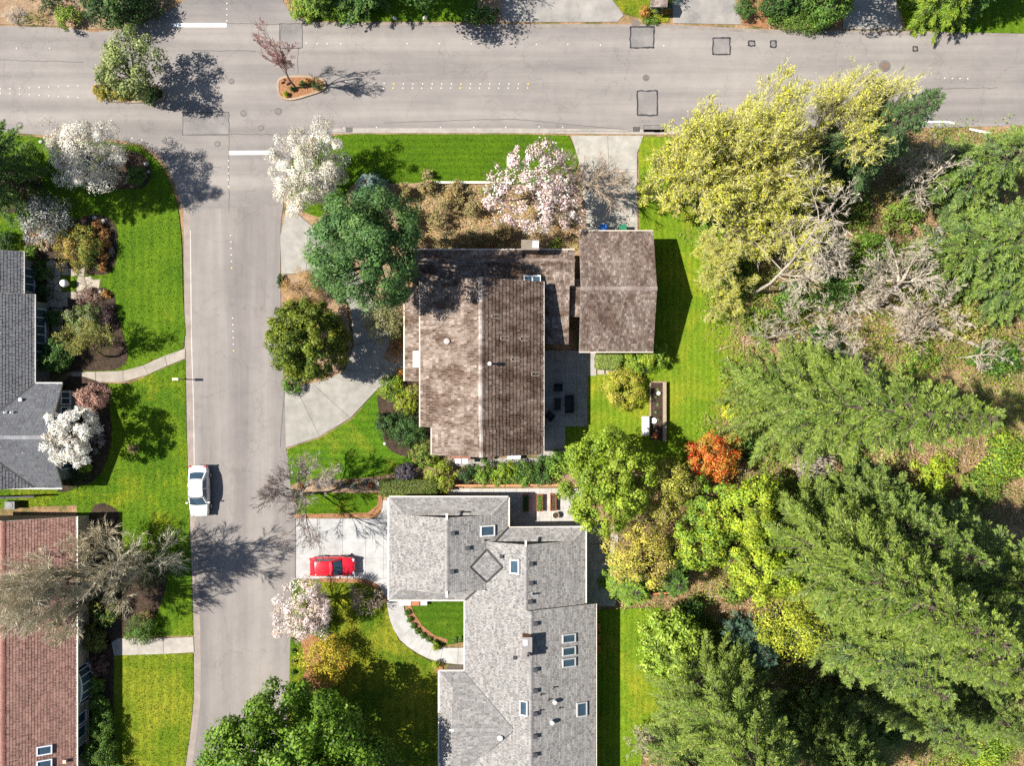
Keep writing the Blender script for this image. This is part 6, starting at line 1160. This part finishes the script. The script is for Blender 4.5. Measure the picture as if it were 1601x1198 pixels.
WS = [(1465, 745, 34, 1.6, LIME, 'lime ferny shrub in the sunny gap between the firs'), (1560, 720, 44, 2.0, BRG + LIME, 'bright green shrub at the right edge below the horizontal fir'), (1150, 410, 26, 1.6, BRG, 'bright green shrub at the back lawn edge below the yellow trees'), (1155, 445, 26, 1.8, MDG + BRG, 'green evergreen shrub left of the white snag'), (1365, 395, 36, 1.4, BRG, 'green bramble patch in the middle of the wood'), (1475, 440, 36, 1.5, BRG + OLV, 'leafy green bramble right of the largest dead tree'), (1300, 455, 30, 1.4, MDG, 'green shrub beneath the white snag branches'), (1240, 470, 30, 1.6, MDG + BRG, 'green shrub right of the white snag base'), (1520, 390, 40, 2.2, MDG + BRG, 'dense green shrub below the woodland path'), (1340, 330, 30, 1.2, OLV + BRG, 'yellow green shrub below the dark fir'), (1290, 535, 30, 1.2, MDG, 'dark green shrub just above the horizontal fir'), (1140, 470, 18, 1.0, OLV, 'olive shrub overhanging the back lawn edge'), (1145, 640, 16, 0.9, YEL + LIME, 'small yellow shrub at the lawn edge beside the horizontal fir'), (1130, 1000, 26, 1.2, OLV + BRG, 'olive bramble right of the round lime tree'), (1170, 700, 24, 1.8, MDG, 'dark evergreen right of the red tree'), (1400, 960, 40, 1.2, DKG, 'dark shrub in the shade between lower firs'), (1540, 1165, 44, 1.0, BRG + LIME, 'sunlit green bramble in the lower right corner'), (1480, 1150, 30, 0.9, TAN + BRG, 'tan and green bramble near the lower right corner'), (1110, 345, 20, 1.0, BRG, 'low green shrub beneath the yellow trees'), (1060, 230, 20, 0.5, OLV + YEL, 'yellowish low plants at the lawn corner by the road'), (1040, 260, 18, 0.4, OLV, 'dry patch of low plants on the lawn beneath yellow twigs'), (1235, 345, 28, 1.0, OLV + TAN, 'tan green brush under the tallest yellow tree')]
for x, y, r, h, c, lab in WS: shrub('woodland_shrub', lab, x, y, r, h, c, int(400 + r * r * 1.4), 0.2, 'shrubs in the wood', lump=0.4, sig=0.2)
# undergrowth: brambles, ferns, dead bracken and sticks that nobody could count
def wob(P, seed, f=0.22):
    rng = np.random.default_rng(seed); v = np.zeros(len(P))
    for k in range(7): a = rng.normal(0, f * (1 + k * 0.45), 2); v += np.sin(P @ a + rng.uniform(0, 6.3)) / (1 + 0.3 * k)
    return v / 2.2
WOOD = ground_poly([(1078, 216), (1300, 214), (1700, 204), (1850, 300), (1850, 1400), (985, 1400), (990, 1250), (1012, 1155), (1063, 1082), (1078, 1000), (1034, 945), (960, 950), (960, 840), (1000, 740), (1064, 738), (1097, 692), (1124, 642), (1134, 560), (1120, 470), (1090, 330)])
def understory():
    rng = np.random.default_rng(9); C = scatter(WOOD, 12000, rng) + rng.normal(0, 0.7, (12000, 2)); v = wob(C, 5); u = wob(C, 6, 0.4)
    path = np.linalg.norm(C - W(1467, 352)[:2], axis=1) > 1.9
    sets = {'brambles': ((v > -0.02) & path, [(0.18, 0.3, 0.025), (0.26, 0.36, 0.035), (0.12, 0.2, 0.02), (0.34, 0.4, 0.06)], 26, 0.14, 0.9, 0.6, 'low green brambles and ivy covering the wood floor', 'undergrowth'),
            'dead_bracken': ((v <= 0.12) & (u > -0.45) & path, [(0.4, 0.25, 0.13), (0.48, 0.33, 0.19), (0.28, 0.16, 0.08), (0.5, 0.4, 0.26)], 26, 0.2, 0.35, 0.22, 'dry brown bracken and fallen leaves between the trees', 'undergrowth'),
            'ferns': ((v <= 0.2) & (u <= -0.1) & path, [(0.14, 0.21, 0.03), (0.26, 0.28, 0.06), (0.2, 0.24, 0.05)], 26, 0.22, 0.45, 0.28, 'olive ferns and weeds scattered over the wood floor', 'undergrowth')}
    for nm, (mk, cols, per, size, h, asp, lab, cat) in sets.items():
        c = C[mk]; n = len(c) * per; i = np.repeat(np.arange(len(c)), per); p = np.zeros((n, 3)); p[:, :2] = c[i] + rng.normal(0, 0.42, (n, 2)); p[:, 2] = 0.12 + rng.random(n) * h * (0.4 + rng.random(len(c))[i])
        p[:, 2] += np.where(p[:, 0] > 21, 0.12, 0)
        tint = rng.uniform(0.7, 1.25, (len(c), 1))[i]; mb = MB(); mb.tris(leaf_quads(p, unit(A(0, 0, 0.7) + rng.normal(0, 0.5, (n, 3))), size * 1.25, rng, asp * 1.2)[:, 1:], np.clip(pick(cols, n, rng) * tint, 0, 0.9))
        o = mb.build(nm, M['leaf'], kind='stuff'); tag(o, lab, cat)
    n = 5200; c = scatter(WOOD, n, rng); s = np.concatenate([c, rng.uniform(0.12, 0.5, (n, 1))], 1); d = unit(rng.normal(0, 1, (n, 3)) * A(1, 1, 0.4)); L = rng.uniform(0.5, 2.0, (n, 1)); mid = s + d * L * 0.5 + rng.normal(0, 0.08, (n, 3)); e = s + d * L; mid[:, 2] = np.maximum(mid[:, 2], 0.1); e[:, 2] = np.maximum(e[:, 2], 0.1)
    col = pick([(0.42, 0.34, 0.25), (0.3, 0.22, 0.15), (0.5, 0.43, 0.34)], n, rng); mb = MB(); mb.segs(s, mid, 0.02, 0.016, col, 3); w_ = unit(np.cross(e - mid, rng.normal(0, 1, e.shape))) * 0.018; mb.tris(np.stack([mid - w_, mid + w_, e], 1), col)
    tag(mb.build('fallen_sticks', M['bark'], kind='stuff'), 'pale fallen sticks and twigs strewn over the wood floor', 'sticks')
    # dry groundcover in the border north of the brown house and under hedges
    B = ground_poly([(615, 292), (760, 292), (900, 305), (905, 395), (640, 405)]); c = scatter(B, 9000, rng); p = np.concatenate([c, rng.uniform(0.1, 0.5, (len(c), 1))], 1)
    mb = MB(); mb.quads(leaf_quads(p, unit(A(-0.2, 0, 0.9) + rng.normal(0, 0.4, p.shape)), 0.17, rng, 0.3), np.clip(1.25 * pick(TAN + [(0.5, 0.28, 0.09), (0.25, 0.28, 0.06)], len(p), rng), 0, 0.9)); tag(mb.build('dry_border_plants', M['leaf'], kind='stuff'), 'dry tan and orange perennials filling the border behind the brown house', 'plants')
understory()

# ------------------------------------------------------------------ cars
def car(name, label, px, py, rz, L, Wd, Hh, paint, lower, xa, xb, xc, xd, hoodz, deckz, trunk=True):
    p = W(px, py, 0.7); t = thing(name, label, 'car', (p[0], p[1], 0.012), None, rz)
    hw = Wd / 2; hl = L / 2; belt = 0.92 if trunk else 0.98
    st = [(-hl, 0.78, 0.42, deckz - 0.16), (-hl + 0.08, 0.88, 0.32, deckz - 0.05), (-hl + 0.45, 0.97, 0.24, deckz), (xd, 1.0, 0.2, max(deckz, belt - 0.02)), (-0.6, 1.0, 0.2, belt), (0.4, 1.0, 0.2, belt), (xa, 0.99, 0.2, belt - 0.01), (xa + 0.5, 0.97, 0.22, (hoodz + belt) / 2), (hl - 0.35, 0.92, 0.25, hoodz - 0.02), (hl - 0.1, 0.82, 0.3, hoodz - 0.12), (hl, 0.66, 0.4, hoodz - 0.26)]
    rings = []
    for x, w, zb, zt in st:
        w = w * hw; sh = zt - 0.06; half = [(0, zb), (w * 0.8, zb), (w * 0.97, zb + 0.1), (w, (zb + sh) / 2), (w * 0.96, sh - 0.06), (w * 0.88, sh + 0.02), (w * 0.5, zt + 0.015), (0, zt + 0.03)]
        rings.append([(x, y, z) for y, z in half] + [(x, -y, z) for y, z in half[-2:0:-1]])
    Rg = np.array(rings); mb = MB(); n = Rg.shape[1]
    for i in range(len(Rg) - 1):
        for j in range(n): mb.quads([[Rg[i, j], Rg[i + 1, j], Rg[i + 1, (j + 1) % n], Rg[i, (j + 1) % n]]], lower if j in (1, 2, 10, 11) else paint)
    for i, rv in ((0, False), (-1, True)):
        c = Rg[i].mean(0); tr = [[c, Rg[i, j], Rg[i, (j + 1) % n]] for j in range(n)]; mb.tris([q[::-1] if rv else q for q in tr], paint)
    body = mb.build('body', M['paint'], t, local=True, smooth=True); sd = body.modifiers.new('smooth', 'SUBSURF'); sd.levels = 1; sd.render_levels = 2
    wb, wr, zb = hw * 0.9, hw * 0.7, belt - 0.02
    def wind(u, v): return A(xa + 0.16 * (1 - u * u), u * wb * 0.97, zb) * (1 - v) + A(xb + 0.07 * (1 - u * u), u * wr, Hh - 0.035 * u * u - 0.02) * v
    def rear(u, v): return A(xd - 0.1 * (1 - u * u), u * wb * 0.95, max(deckz, zb) - 0.01) * (1 - v) + A(xc - 0.04 * (1 - u * u), u * wr * 0.97, Hh - 0.035 * u * u - 0.03) * v
    def top(u, v): a, b = rear(u, 1), wind(u, 1); return a * (1 - v) + b * v + A(0, 0, 0.06 * math.sin(math.pi * v) * 1.0)
    def sidef(sg):
        def f(u, v): a0, a1 = rear(sg, 0), wind(sg, 0); b0, b1 = top(sg, 0), top(sg, 1); k = (u + 1) / 2; lo = a0 * (1 - k) + a1 * k; hi = top(sg, k); r_ = lo * (1 - v) + hi * v; return r_ + A(0, sg * 0.05 * math.sin(math.pi * v), 0)
        return f
    def grid(f, u0, u1, v0, v1, nu, nv, off=0.0, nrm=None):
        P = np.array([[f(u0 + (u1 - u0) * i / nu, v0 + (v1 - v0) * j / nv) for j in range(nv + 1)] for i in range(nu + 1)])
        if off: P = P + np.asarray(nrm) * off
        return np.stack([P[:-1, :-1], P[1:, :-1], P[1:, 1:], P[:-1, 1:]], 2).reshape(-1, 4, 3)
    mb = MB()
    for f in (wind, rear, top, sidef(1), sidef(-1)): mb.quads(grid(f, -1, 1, 0, 1, 8, 6), paint)
    mb.build('cabin', M['paint'], t, local=True, smooth=True)
    g = (0.02, 0.03, 0.035)
    MB().quads(grid(wind, -0.9, 0.9, 0.06, 0.9, 8, 3, 0.012, unit(A(0.6, 0, 0.8))), g).build('windscreen', M['glass'], t, local=True, smooth=True)
    MB().quads(grid(rear, -0.86, 0.86, 0.1, 0.88, 8, 3, 0.012, unit(A(-0.7, 0, 0.7))), g).build('rear_window', M['glass'], t, local=True, smooth=True)
    for sg in (1, -1):
        for u0, u1 in ((-0.72, -0.02), (0.06, 0.78)): MB().quads(grid(sidef(sg), u0, u1, 0.12, 0.86, 4, 3, 0.012, A(0, sg, 0.3)), g).build('side_window', M['glass'], t, local=True, smooth=True)
        m = MB().box((xa - 0.1, sg * (hw + 0.08), belt + 0.03), (0.14, 0.2, 0.13), paint, 0, 0.8); m.build('mirror', M['paint'], t, local=True)
        MB().box((hl - 0.16, sg * hw * 0.66, hoodz - 0.14), (0.26, 0.3, 0.08), (0.35, 0.37, 0.4), -sg * 0.45, 0.8).build('headlight', M['glass'] if False else M['solid'], t, local=True)
        MB().box((-hl + 0.1, sg * hw * 0.7, deckz - 0.14), (0.16, 0.36, 0.14), (0.35, 0.01, 0.01), sg * 0.3, 0.85).build('tail_light', M['solid'], t, local=True)
        for x in (hl - 0.85, -hl + 0.95):
            c = A(x, sg * (hw - 0.08), 0.32); w = MB(); an = np.linspace(0, 2 * math.pi, 19)
            for (r1, y1), (r2, y2) in (((0.2, 0.09), (0.3, 0.1)), ((0.3, 0.1), (0.32, 0.06)), ((0.32, 0.06), (0.32, -0.1))):
                q = [[c + A(r1 * math.cos(a), sg * y1, r1 * math.sin(a)), c + A(r1 * math.cos(b), sg * y1, r1 * math.sin(b)), c + A(r2 * math.cos(b), sg * y2, r2 * math.sin(b)), c + A(r2 * math.cos(a), sg * y2, r2 * math.sin(a))] for a, b in zip(an[:-1], an[1:])]; w.quads(q, (0.02, 0.02, 0.02))
            wo_ = w.build('wheel', M['rubber'], t, local=True); r = MB()
            r.tris([[c + A(0, sg * 0.07, 0), c + A(0.2 * math.cos(a), sg * 0.09, 0.2 * math.sin(a)), c + A(0.2 * math.cos(b), sg * 0.09, 0.2 * math.sin(b))] for a, b in zip(an[:-1], an[1:])], (0.4, 0.4, 0.41)); r.build('rim', M['metal'], wo_, local=True)
    MB().quads(grid(wind, -0.97, 0.97, -0.07, 0.05, 8, 1, 0.02, A(0.2, 0, 1)), (0.02, 0.02, 0.02)).build('wiper_cowl', M['rubber'], t, local=True)
    for sg in (1, -1):
        for x in (xa - 0.25, -0.35, xd + 0.35): MB().box((x, sg * hw * 1.0, 0.58), (0.018, 0.016, 0.5), (0.03, 0.03, 0.03)).build('door_gap', M['rubber'], t, local=True)
        MB().box((0.05, sg * (hw + 0.005), 0.78), (0.2, 0.03, 0.03), paint).build('door_handle', M['paint'], t, local=True)
    MB().box((hl - 0.04, 0, 0.55), (0.06, hw * 0.8, 0.12), (0.03, 0.03, 0.03)).build('grille', M['solid'], t, local=True)
    if not trunk:
        MB().box((xc - 0.12, 0, Hh - 0.01), (0.3, hw * 1.25, 0.04), paint).build('spoiler', M['paint'], t, local=True); MB().box((-0.55, hw * 0.5, Hh + 0.05), (1.2, 0.04, 0.04), (0.3, 0.02, 0.02)).build('roof_rail', M['paint'], t, local=True); MB().box((-0.55, -hw * 0.5, Hh + 0.05), (1.2, 0.04, 0.04), (0.3, 0.02, 0.02)).build('roof_rail', M['paint'], t, local=True)
    return t
car('parked_car', 'pearl white saloon parked at the left kerb of the side road', 311, 768, -math.pi / 2 + 0.02, 4.65, 1.84, 1.42, (0.74, 0.72, 0.68), (0.42, 0.38, 0.31), 1.12, 0.42, -1.05, -1.72, 0.86, 0.96)
car('parked_car', 'bright red hatchback parked on the pale paved driveway', 520, 886, 0.01, 4.1, 1.76, 1.5, (0.62, 0.006, 0.02), (0.45, 0.005, 0.015), 0.85, 0.12, -1.5, -1.88, 0.92, 0.95, False)

# ------------------------------------------------------------------ garden and patio things
BLK = (0.018, 0.019, 0.022)
def lounge(name, label, px, py, w, d, rz, back=True, arms=True, group='black patio furniture'):
    p = W(px, py, 0.4); t = thing(name, label, 'patio furniture', (p[0], p[1], 0.06), group, rz)
    MB().box((0, 0, 0.3), (d, w, 0.14), BLK).build('seat_frame', M['wood'], t, local=True); MB().box((0.02, 0, 0.42), (d - 0.14, w - 0.2, 0.12), (0.035, 0.036, 0.04), 0, 0.94).build('cushion', M['rubber'], t, local=True)
    if back: MB().box((-d / 2 + 0.06, 0, 0.55), (0.13, w, 0.62), BLK).build('backrest', M['wood'], t, local=True)
    if arms:
        for s in (-1, 1): MB().box((0.06, s * (w / 2 - 0.05), 0.46), (d - 0.15, 0.1, 0.34), BLK).build('armrest', M['wood'], t, local=True)
    for sx in (-1, 1):
        for sy in (-1, 1): MB().box((sx * (d / 2 - 0.06), sy * (w / 2 - 0.06), 0.12), (0.07, 0.07, 0.24), BLK).build('leg', M['wood'], t, local=True)
lounge('patio_armchair', 'black armchair at the top of the patio set', 873, 606, 0.75, 0.72, -math.pi / 2); lounge('patio_sofa', 'black two seat sofa along the patio edge', 890, 632, 1.6, 0.75, math.pi); lounge('patio_armchair', 'black armchair turned askew at the bottom of the patio set', 860, 651, 0.75, 0.72, 0.85)
p = W(872, 632, 0.4); t = thing('coffee_table', 'black rectangular coffee table in the middle of the patio set', 'table', (p[0], p[1], 0.06)); MB().box((0, 0, 0.4), (0.55, 1.1, 0.05), (0.03, 0.03, 0.034)).build('tabletop', M['wood'], t, local=True)
for sx in (-1, 1):
    for sy in (-1, 1): MB().box((sx * 0.23, sy * 0.5, 0.19), (0.06, 0.06, 0.38), BLK).build('leg', M['wood'], t, local=True)
for x, y, c, lab in ((943, 357, (0.02, 0.13, 0.5), 'blue wheeled bin at the garage wall'), (974, 357, (0.02, 0.16, 0.08), 'green wheeled bin at the garage wall')):
    p = W(x, y, 1.0); t = thing('wheeled_bin', lab, 'bin', (p[0], p[1], 0.05)); MB().box((0, 0, 0.5), (0.56, 0.6, 0.9), c, 0, 1.12).build('body', M['solid'], t, local=True); MB().box((0, 0, 1.0), (0.68, 0.76, 0.07), c, 0, 0.92).build('lid', M['solid'], t, local=True)
    for s in (-1, 1): MB().box((s * 0.26, 0.26, 0.1), (0.08, 0.22, 0.2), BLK).build('wheel', M['rubber'], t, local=True)
def planter(px, py, w, l, label, cols, h=0.45, n=500):
    p = W(px, py, h); t = thing('wooden_planter', label, 'planter', (p[0], p[1], 0.06), 'wooden planters on the terrace'); c = (0.3, 0.12, 0.06)
    for s in (-1, 1): MB().box((s * w / 2, 0, h / 2), (0.06, l, h), c).build('side_board', M['wood'], t, local=True); MB().box((0, s * (l / 2 - 0.03), h / 2 - 0.01), (w - 0.07, 0.06, h), c).build('end_board', M['wood'], t, local=True)
    MB().box((0, 0, h * 0.4), (w - 0.08, l - 0.14, h * 0.8), (0.08, 0.045, 0.03)).build('soil', M['stone'], t, local=True)
    if n:
        rng = np.random.default_rng(int(px)); q = rng.uniform(-1, 1, (n, 3)) * A(w / 2 - 0.05, l / 2 - 0.1, 0.1) + A(0, 0, h + 0.02); MB().quads(leaf_quads(q, unit(A(0, 0, 0.8) + rng.normal(0, 0.5, (n, 3))), 0.11, rng), pick(cols, n, rng)).build('plants', M['leaf'], t, local=True, kind='stuff')
planter(822, 787, 0.5, 1.55, 'leftmost wooden planter on the terrace with dark greens', MDG); planter(844, 787, 0.5, 1.55, 'middle wooden planter on the terrace full of bright greens', BRG); planter(865, 786, 0.5, 1.55, 'rightmost wooden planter on the terrace with bare soil', MDG, n=25)
def pot(px, py, r, h, col, label, plants=None):
    p = W(px, py, h); t = thing('pot', label, 'pot', (p[0], p[1], 0.08)); MB().lathe((0, 0, 0), [(r * 0.7, 0), (r, h), (r * 1.08, h), (r * 1.08, h - 0.04)], col, 14).build('body', M['solid'], t, local=True); MB().disc((0, 0, h - 0.08), r * 0.95, (0.06, 0.04, 0.03) if plants is None else plants, 14, h - 0.05).build('soil', M['stone'], t, local=True)
pot(869, 806, 0.28, 0.5, (0.5, 0.42, 0.3), 'tan round pot below the rightmost planter'); pot(1022, 658, 0.25, 0.4, (0.75, 0.75, 0.76), 'white bucket in the raised bed', (0.6, 0.62, 0.64)); pot(1024, 681, 0.24, 0.4, (0.55, 0.18, 0.06), 'orange terracotta pot at the end of the raised bed', (0.4, 0.12, 0.04)); pot(1029, 615, 0.18, 0.35, (0.6, 0.6, 0.58), 'small white pot higher up the raised bed', (0.55, 0.55, 0.52)); pot(769, 715, 0.2, 0.4, (0.5, 0.32, 0.24), 'small clay pot on the service path')
# raised bed
p = G(1026, 643); t = thing('raised_bed', 'long raised vegetable bed with timber edges on the back lawn', 'raised bed', (p[0], p[1], 0.05))
MB().box((0, 0, 0.12), (1.05, 5.2, 0.22), (0.1, 0.06, 0.045)).build('soil', M['mulch'], t, local=True)
MB().box((0.68, 0, 0.24), (0.28, 5.4, 0.48), (0.33, 0.26, 0.18)).build('timber_edge', M['wood'], t, local=True); MB().box((-0.6, 0.6, 0.16), (0.12, 4.0, 0.32), (0.3, 0.22, 0.14)).build('timber_edge', M['wood'], t, local=True); MB().box((0.02, 2.68, 0.16), (1.1, 0.12, 0.32), (0.3, 0.22, 0.14)).build('timber_edge', M['wood'], t, local=True)
for k in range(5): MB().lathe((0.1 * (-1) ** k, 2.0 - k * 0.7, 0.23), [(0.16, 0), (0.12, 0.1), (0, 0.14)], (0.1, 0.16, 0.05), 8).build('seedling', M['leaf'], t, local=True)
p = W(1009, 666, 0.75); t = thing('potting_bench', 'pale slab topped bench beside the raised bed', 'bench', (p[0], p[1], 0.05)); MB().box((0, 0, 0.74), (0.68, 1.75, 0.06), (0.55, 0.52, 0.48)).build('top', M['concrete'], t, local=True)
for sy in (-1, 1): MB().box((0, sy * 0.7, 0.36), (0.5, 0.12, 0.7), (0.4, 0.36, 0.3)).build('leg', M['wood'], t, local=True)
# entry bench with brick planter
p = W(641, 943, 0.5); t = thing('entry_bench', 'white bench with brick planter under the garage eave', 'bench', (p[0], p[1], 0.06)); MB().box((-0.45, 0, 0.46), (1.0, 0.45, 0.07), (0.78, 0.77, 0.75)).build('seat', M['concrete'], t, local=True)
for s in (-0.85, -0.05): MB().box((s, 0, 0.21), (0.12, 0.4, 0.42), (0.7, 0.68, 0.66)).build('leg', M['concrete'], t, local=True)
MB().box((0.5, 0, 0.25), (0.75, 0.5, 0.5), (0.35, 0.14, 0.08)).build('brick_planter', M['stone'], t, local=True); MB().box((1.25, -0.05, 0.2), (0.6, 0.4, 0.4), (0.7, 0.68, 0.64)).build('step', M['concrete'], t, local=True)
# fences
def fence(label, pts, h, col, step=1.8, rails=3):
    P = [G(*p) for p in pts]; c = np.mean(P, 0); t = thing('timber_fence', label, 'fence', (c[0], c[1], 0))
    for a, b in zip(P[:-1], P[1:]):
        L = np.linalg.norm(b - a); n = max(1, int(L / step)); d = (b - a) / L; ang = math.atan2(d[1], d[0])
        for k in range(n + 1): q = a + (b - a) * k / n; MB().box((q[0], q[1], h / 2 + 0.04), (0.1, 0.1, h + 0.08), col, ang).build('post', M['wood'], t)
        for r in range(rails): m = (a + b) / 2; MB().box((m[0], m[1], h * (r + 0.6) / rails), (L, 0.035, h / rails * 0.86), np.array(col) * (1 + 0.1 * r), ang).build('board', M['wood'], t)
        m = (a + b) / 2; MB().box((m[0], m[1], h + 0.02), (L, 0.16, 0.04), np.array(col) * 1.15, ang).build('cap_rail', M['wood'], t)
fence('orange timber fence between the two houses above the terrace', [(702, 764), (702, 757), (790, 757), (880, 756)], 0.9, (0.42, 0.2, 0.1)); fence('short orange timber fence at the end of the back lawn', [(1018, 925), (1058, 922)], 0.8, (0.42, 0.15, 0.07)); fence('dark timber fence beside the charcoal roofed house', [(-20, 776), (70, 773)], 1.4, (0.07, 0.07, 0.075), rails=4)
mb = MB(); strip(mb, [G(680, 287), G(760, 287), G(800, 288)], -0.08, 0.1, 0.0, 0.4, (0.7, 0.66, 0.58)); tag(mb.build('low_garden_wall', M['concrete']), 'low white garden wall along the lower edge of the striped lawn', 'wall')
# chairs under the eave of the grey house
for k, y in enumerate((981, 998, 1016)):
    p = W(934, y, 0.5); t = thing('wooden_chair', ['upper', 'middle', 'lower'][k] + ' orange wooden chair of three beside the grey house wall', 'chair', (p[0], p[1], 0.05), 'orange chairs by the grey house'); c = (0.5, 0.22, 0.06)
    for j in range(5): MB().box((0.05 + 0.0 * j, -0.2 + 0.1 * j, 0.36), (0.5, 0.085, 0.03), c).build('seat_slat', M['wood'], t, local=True); MB().box((-0.24, -0.2 + 0.1 * j, 0.62), (0.05, 0.085, 0.6), c).build('back_slat', M['wood'], t, local=True)
    for s in (-1, 1):
        MB().box((0.05, s * 0.3, 0.52), (0.6, 0.09, 0.03), c).build('armrest', M['wood'], t, local=True)
        for x in (-0.2, 0.28): MB().box((x, s * 0.28, 0.25), (0.06, 0.05, 0.5), c).build('leg', M['wood'], t, local=True)
# lantern, mailbox, tub
p = W(101, 443, 0.6); t = thing('globe_lantern', 'white globe lantern standing on the round lawn patch', 'lantern', (p[0], p[1], 0.1)); MB().lathe((0, 0, 0), [(0.16, 0), (0.14, 0.1), (0.06, 0.15), (0.05, 0.2), (0.1, 0.25)], (0.6, 0.6, 0.58), 12).build('post', M['stone'], t, local=True)
MB().lathe((0, 0, 0.22), [(0.1, 0), (0.28, 0.12), (0.36, 0.32), (0.3, 0.52), (0.15, 0.64), (0, 0.66)], (0.85, 0.84, 0.8), 16).build('globe', M['solid'], t, local=True, smooth=True)
p = W(275, 593, 1.5); t = thing('kerb_mailbox', 'cream mailbox on a post at the lawn edge of the side road', 'mailbox', (p[0], p[1], 0)); MB().box((0, 0, 0.75), (0.1, 0.1, 1.5), (0.3, 0.25, 0.18)).build('post', M['wood'], t, local=True); MB().box((0, 0, 1.55), (0.55, 0.24, 0.26), (0.7, 0.62, 0.34), 0, 0.9).build('box', M['solid'], t, local=True); MB().box((0.29, 0, 1.55), (0.02, 0.2, 0.2), (0.5, 0.45, 0.28)).build('door', M['solid'], t, local=True)
p = W(804, 713, 0.6); t = thing('storage_tub', 'pale blue storage tub behind the brown house', 'tub', (p[0], p[1], 0.06)); MB().box((0, 0, 0.25), (1.1, 0.5, 0.5), (0.35, 0.45, 0.52), 0, 1.08).build('body', M['solid'], t, local=True); MB().box((0, 0, 0.53), (1.25, 0.58, 0.06), (0.5, 0.58, 0.63), 0, 0.95).build('lid', M['solid'], t, local=True)
p = W(18, 790, 0.6); t = thing('air_conditioner', 'grey air conditioning unit in shade by the left edge', 'appliance', (p[0], p[1], 0.05)); MB().box((0, 0, 0.4), (0.9, 0.7, 0.8), (0.1, 0.1, 0.1)).build('casing', M['metal'], t, local=True); MB().lathe((0, 0, 0.8), [(0.32, 0), (0.3, 0.03), (0.1, 0.04), (0, 0.04)], (0.12, 0.12, 0.12), 14).build('fan_guard', M['metal'], t, local=True)
# more woodland shrubs and broadleaf saplings filling the canopy
WS2 = [(1190, 505, 30, 1.6, 'yellow green shrub by the small white dead tree'), (1225, 395, 30, 1.8, 'fresh green shrub under the lowest yellow tree'), (1330, 440, 26, 1.5, 'fresh green shrub in front of the snag branches'), (1410, 340, 30, 1.8, 'fresh green shrub left of the woodland path'), (1440, 395, 28, 1.6, 'yellow green shrub below the woodland path'), (1520, 500, 34, 1.6, 'fresh green shrub at the right edge above the fallen trunk'), (1560, 560, 34, 1.6, 'olive shrub at the right edge below the fallen trunk'), (1440, 560, 28, 1.2, 'olive shrub just above the horizontal fir tip'), (1250, 560, 24, 1.4, 'green shrub touching the horizontal fir'), (1390, 700, 26, 1.4, 'olive shrub in the gap below the horizontal fir'), (1330, 700, 22, 1.2, 'small green shrub in the gap near the fan of branches'), (1530, 770, 34, 2.0, 'mid green shrub at the right edge in the sunny gap'), (1160, 590, 26, 1.8, 'green shrub at the base of the horizontal fir'), (1580, 1100, 40, 1.6, 'olive shrub at the right edge beside the dark clearing'), (1390, 1140, 34, 1.4, 'dark green shrub at the bottom edge in the clearing'), (1150, 920, 26, 1.2, 'tan olive bramble in the bare soil clearing'), (1330, 1080, 30, 1.2, 'shaded green bramble in the dark clearing'), (1470, 1080, 34, 1.2, 'shaded brown green bramble in the dark clearing'), (1085, 270, 24, 1.0, 'yellow green low shrub at the lawn edge near the road'), (1300, 300, 30, 1.4, 'green shrub at the foot of the dark fir')]
for k, (x, y, r, h, lab) in enumerate(WS2): shrub('woodland_shrub', lab, x, y, r, h, [BRG + OLV, OLV + TAN, MDG + BRG, OLV + BRG][k % 4], int(350 + r * r * 1.3), 0.2, 'shrubs in the wood', lump=0.5, sig=0.22, seed=900 + k)
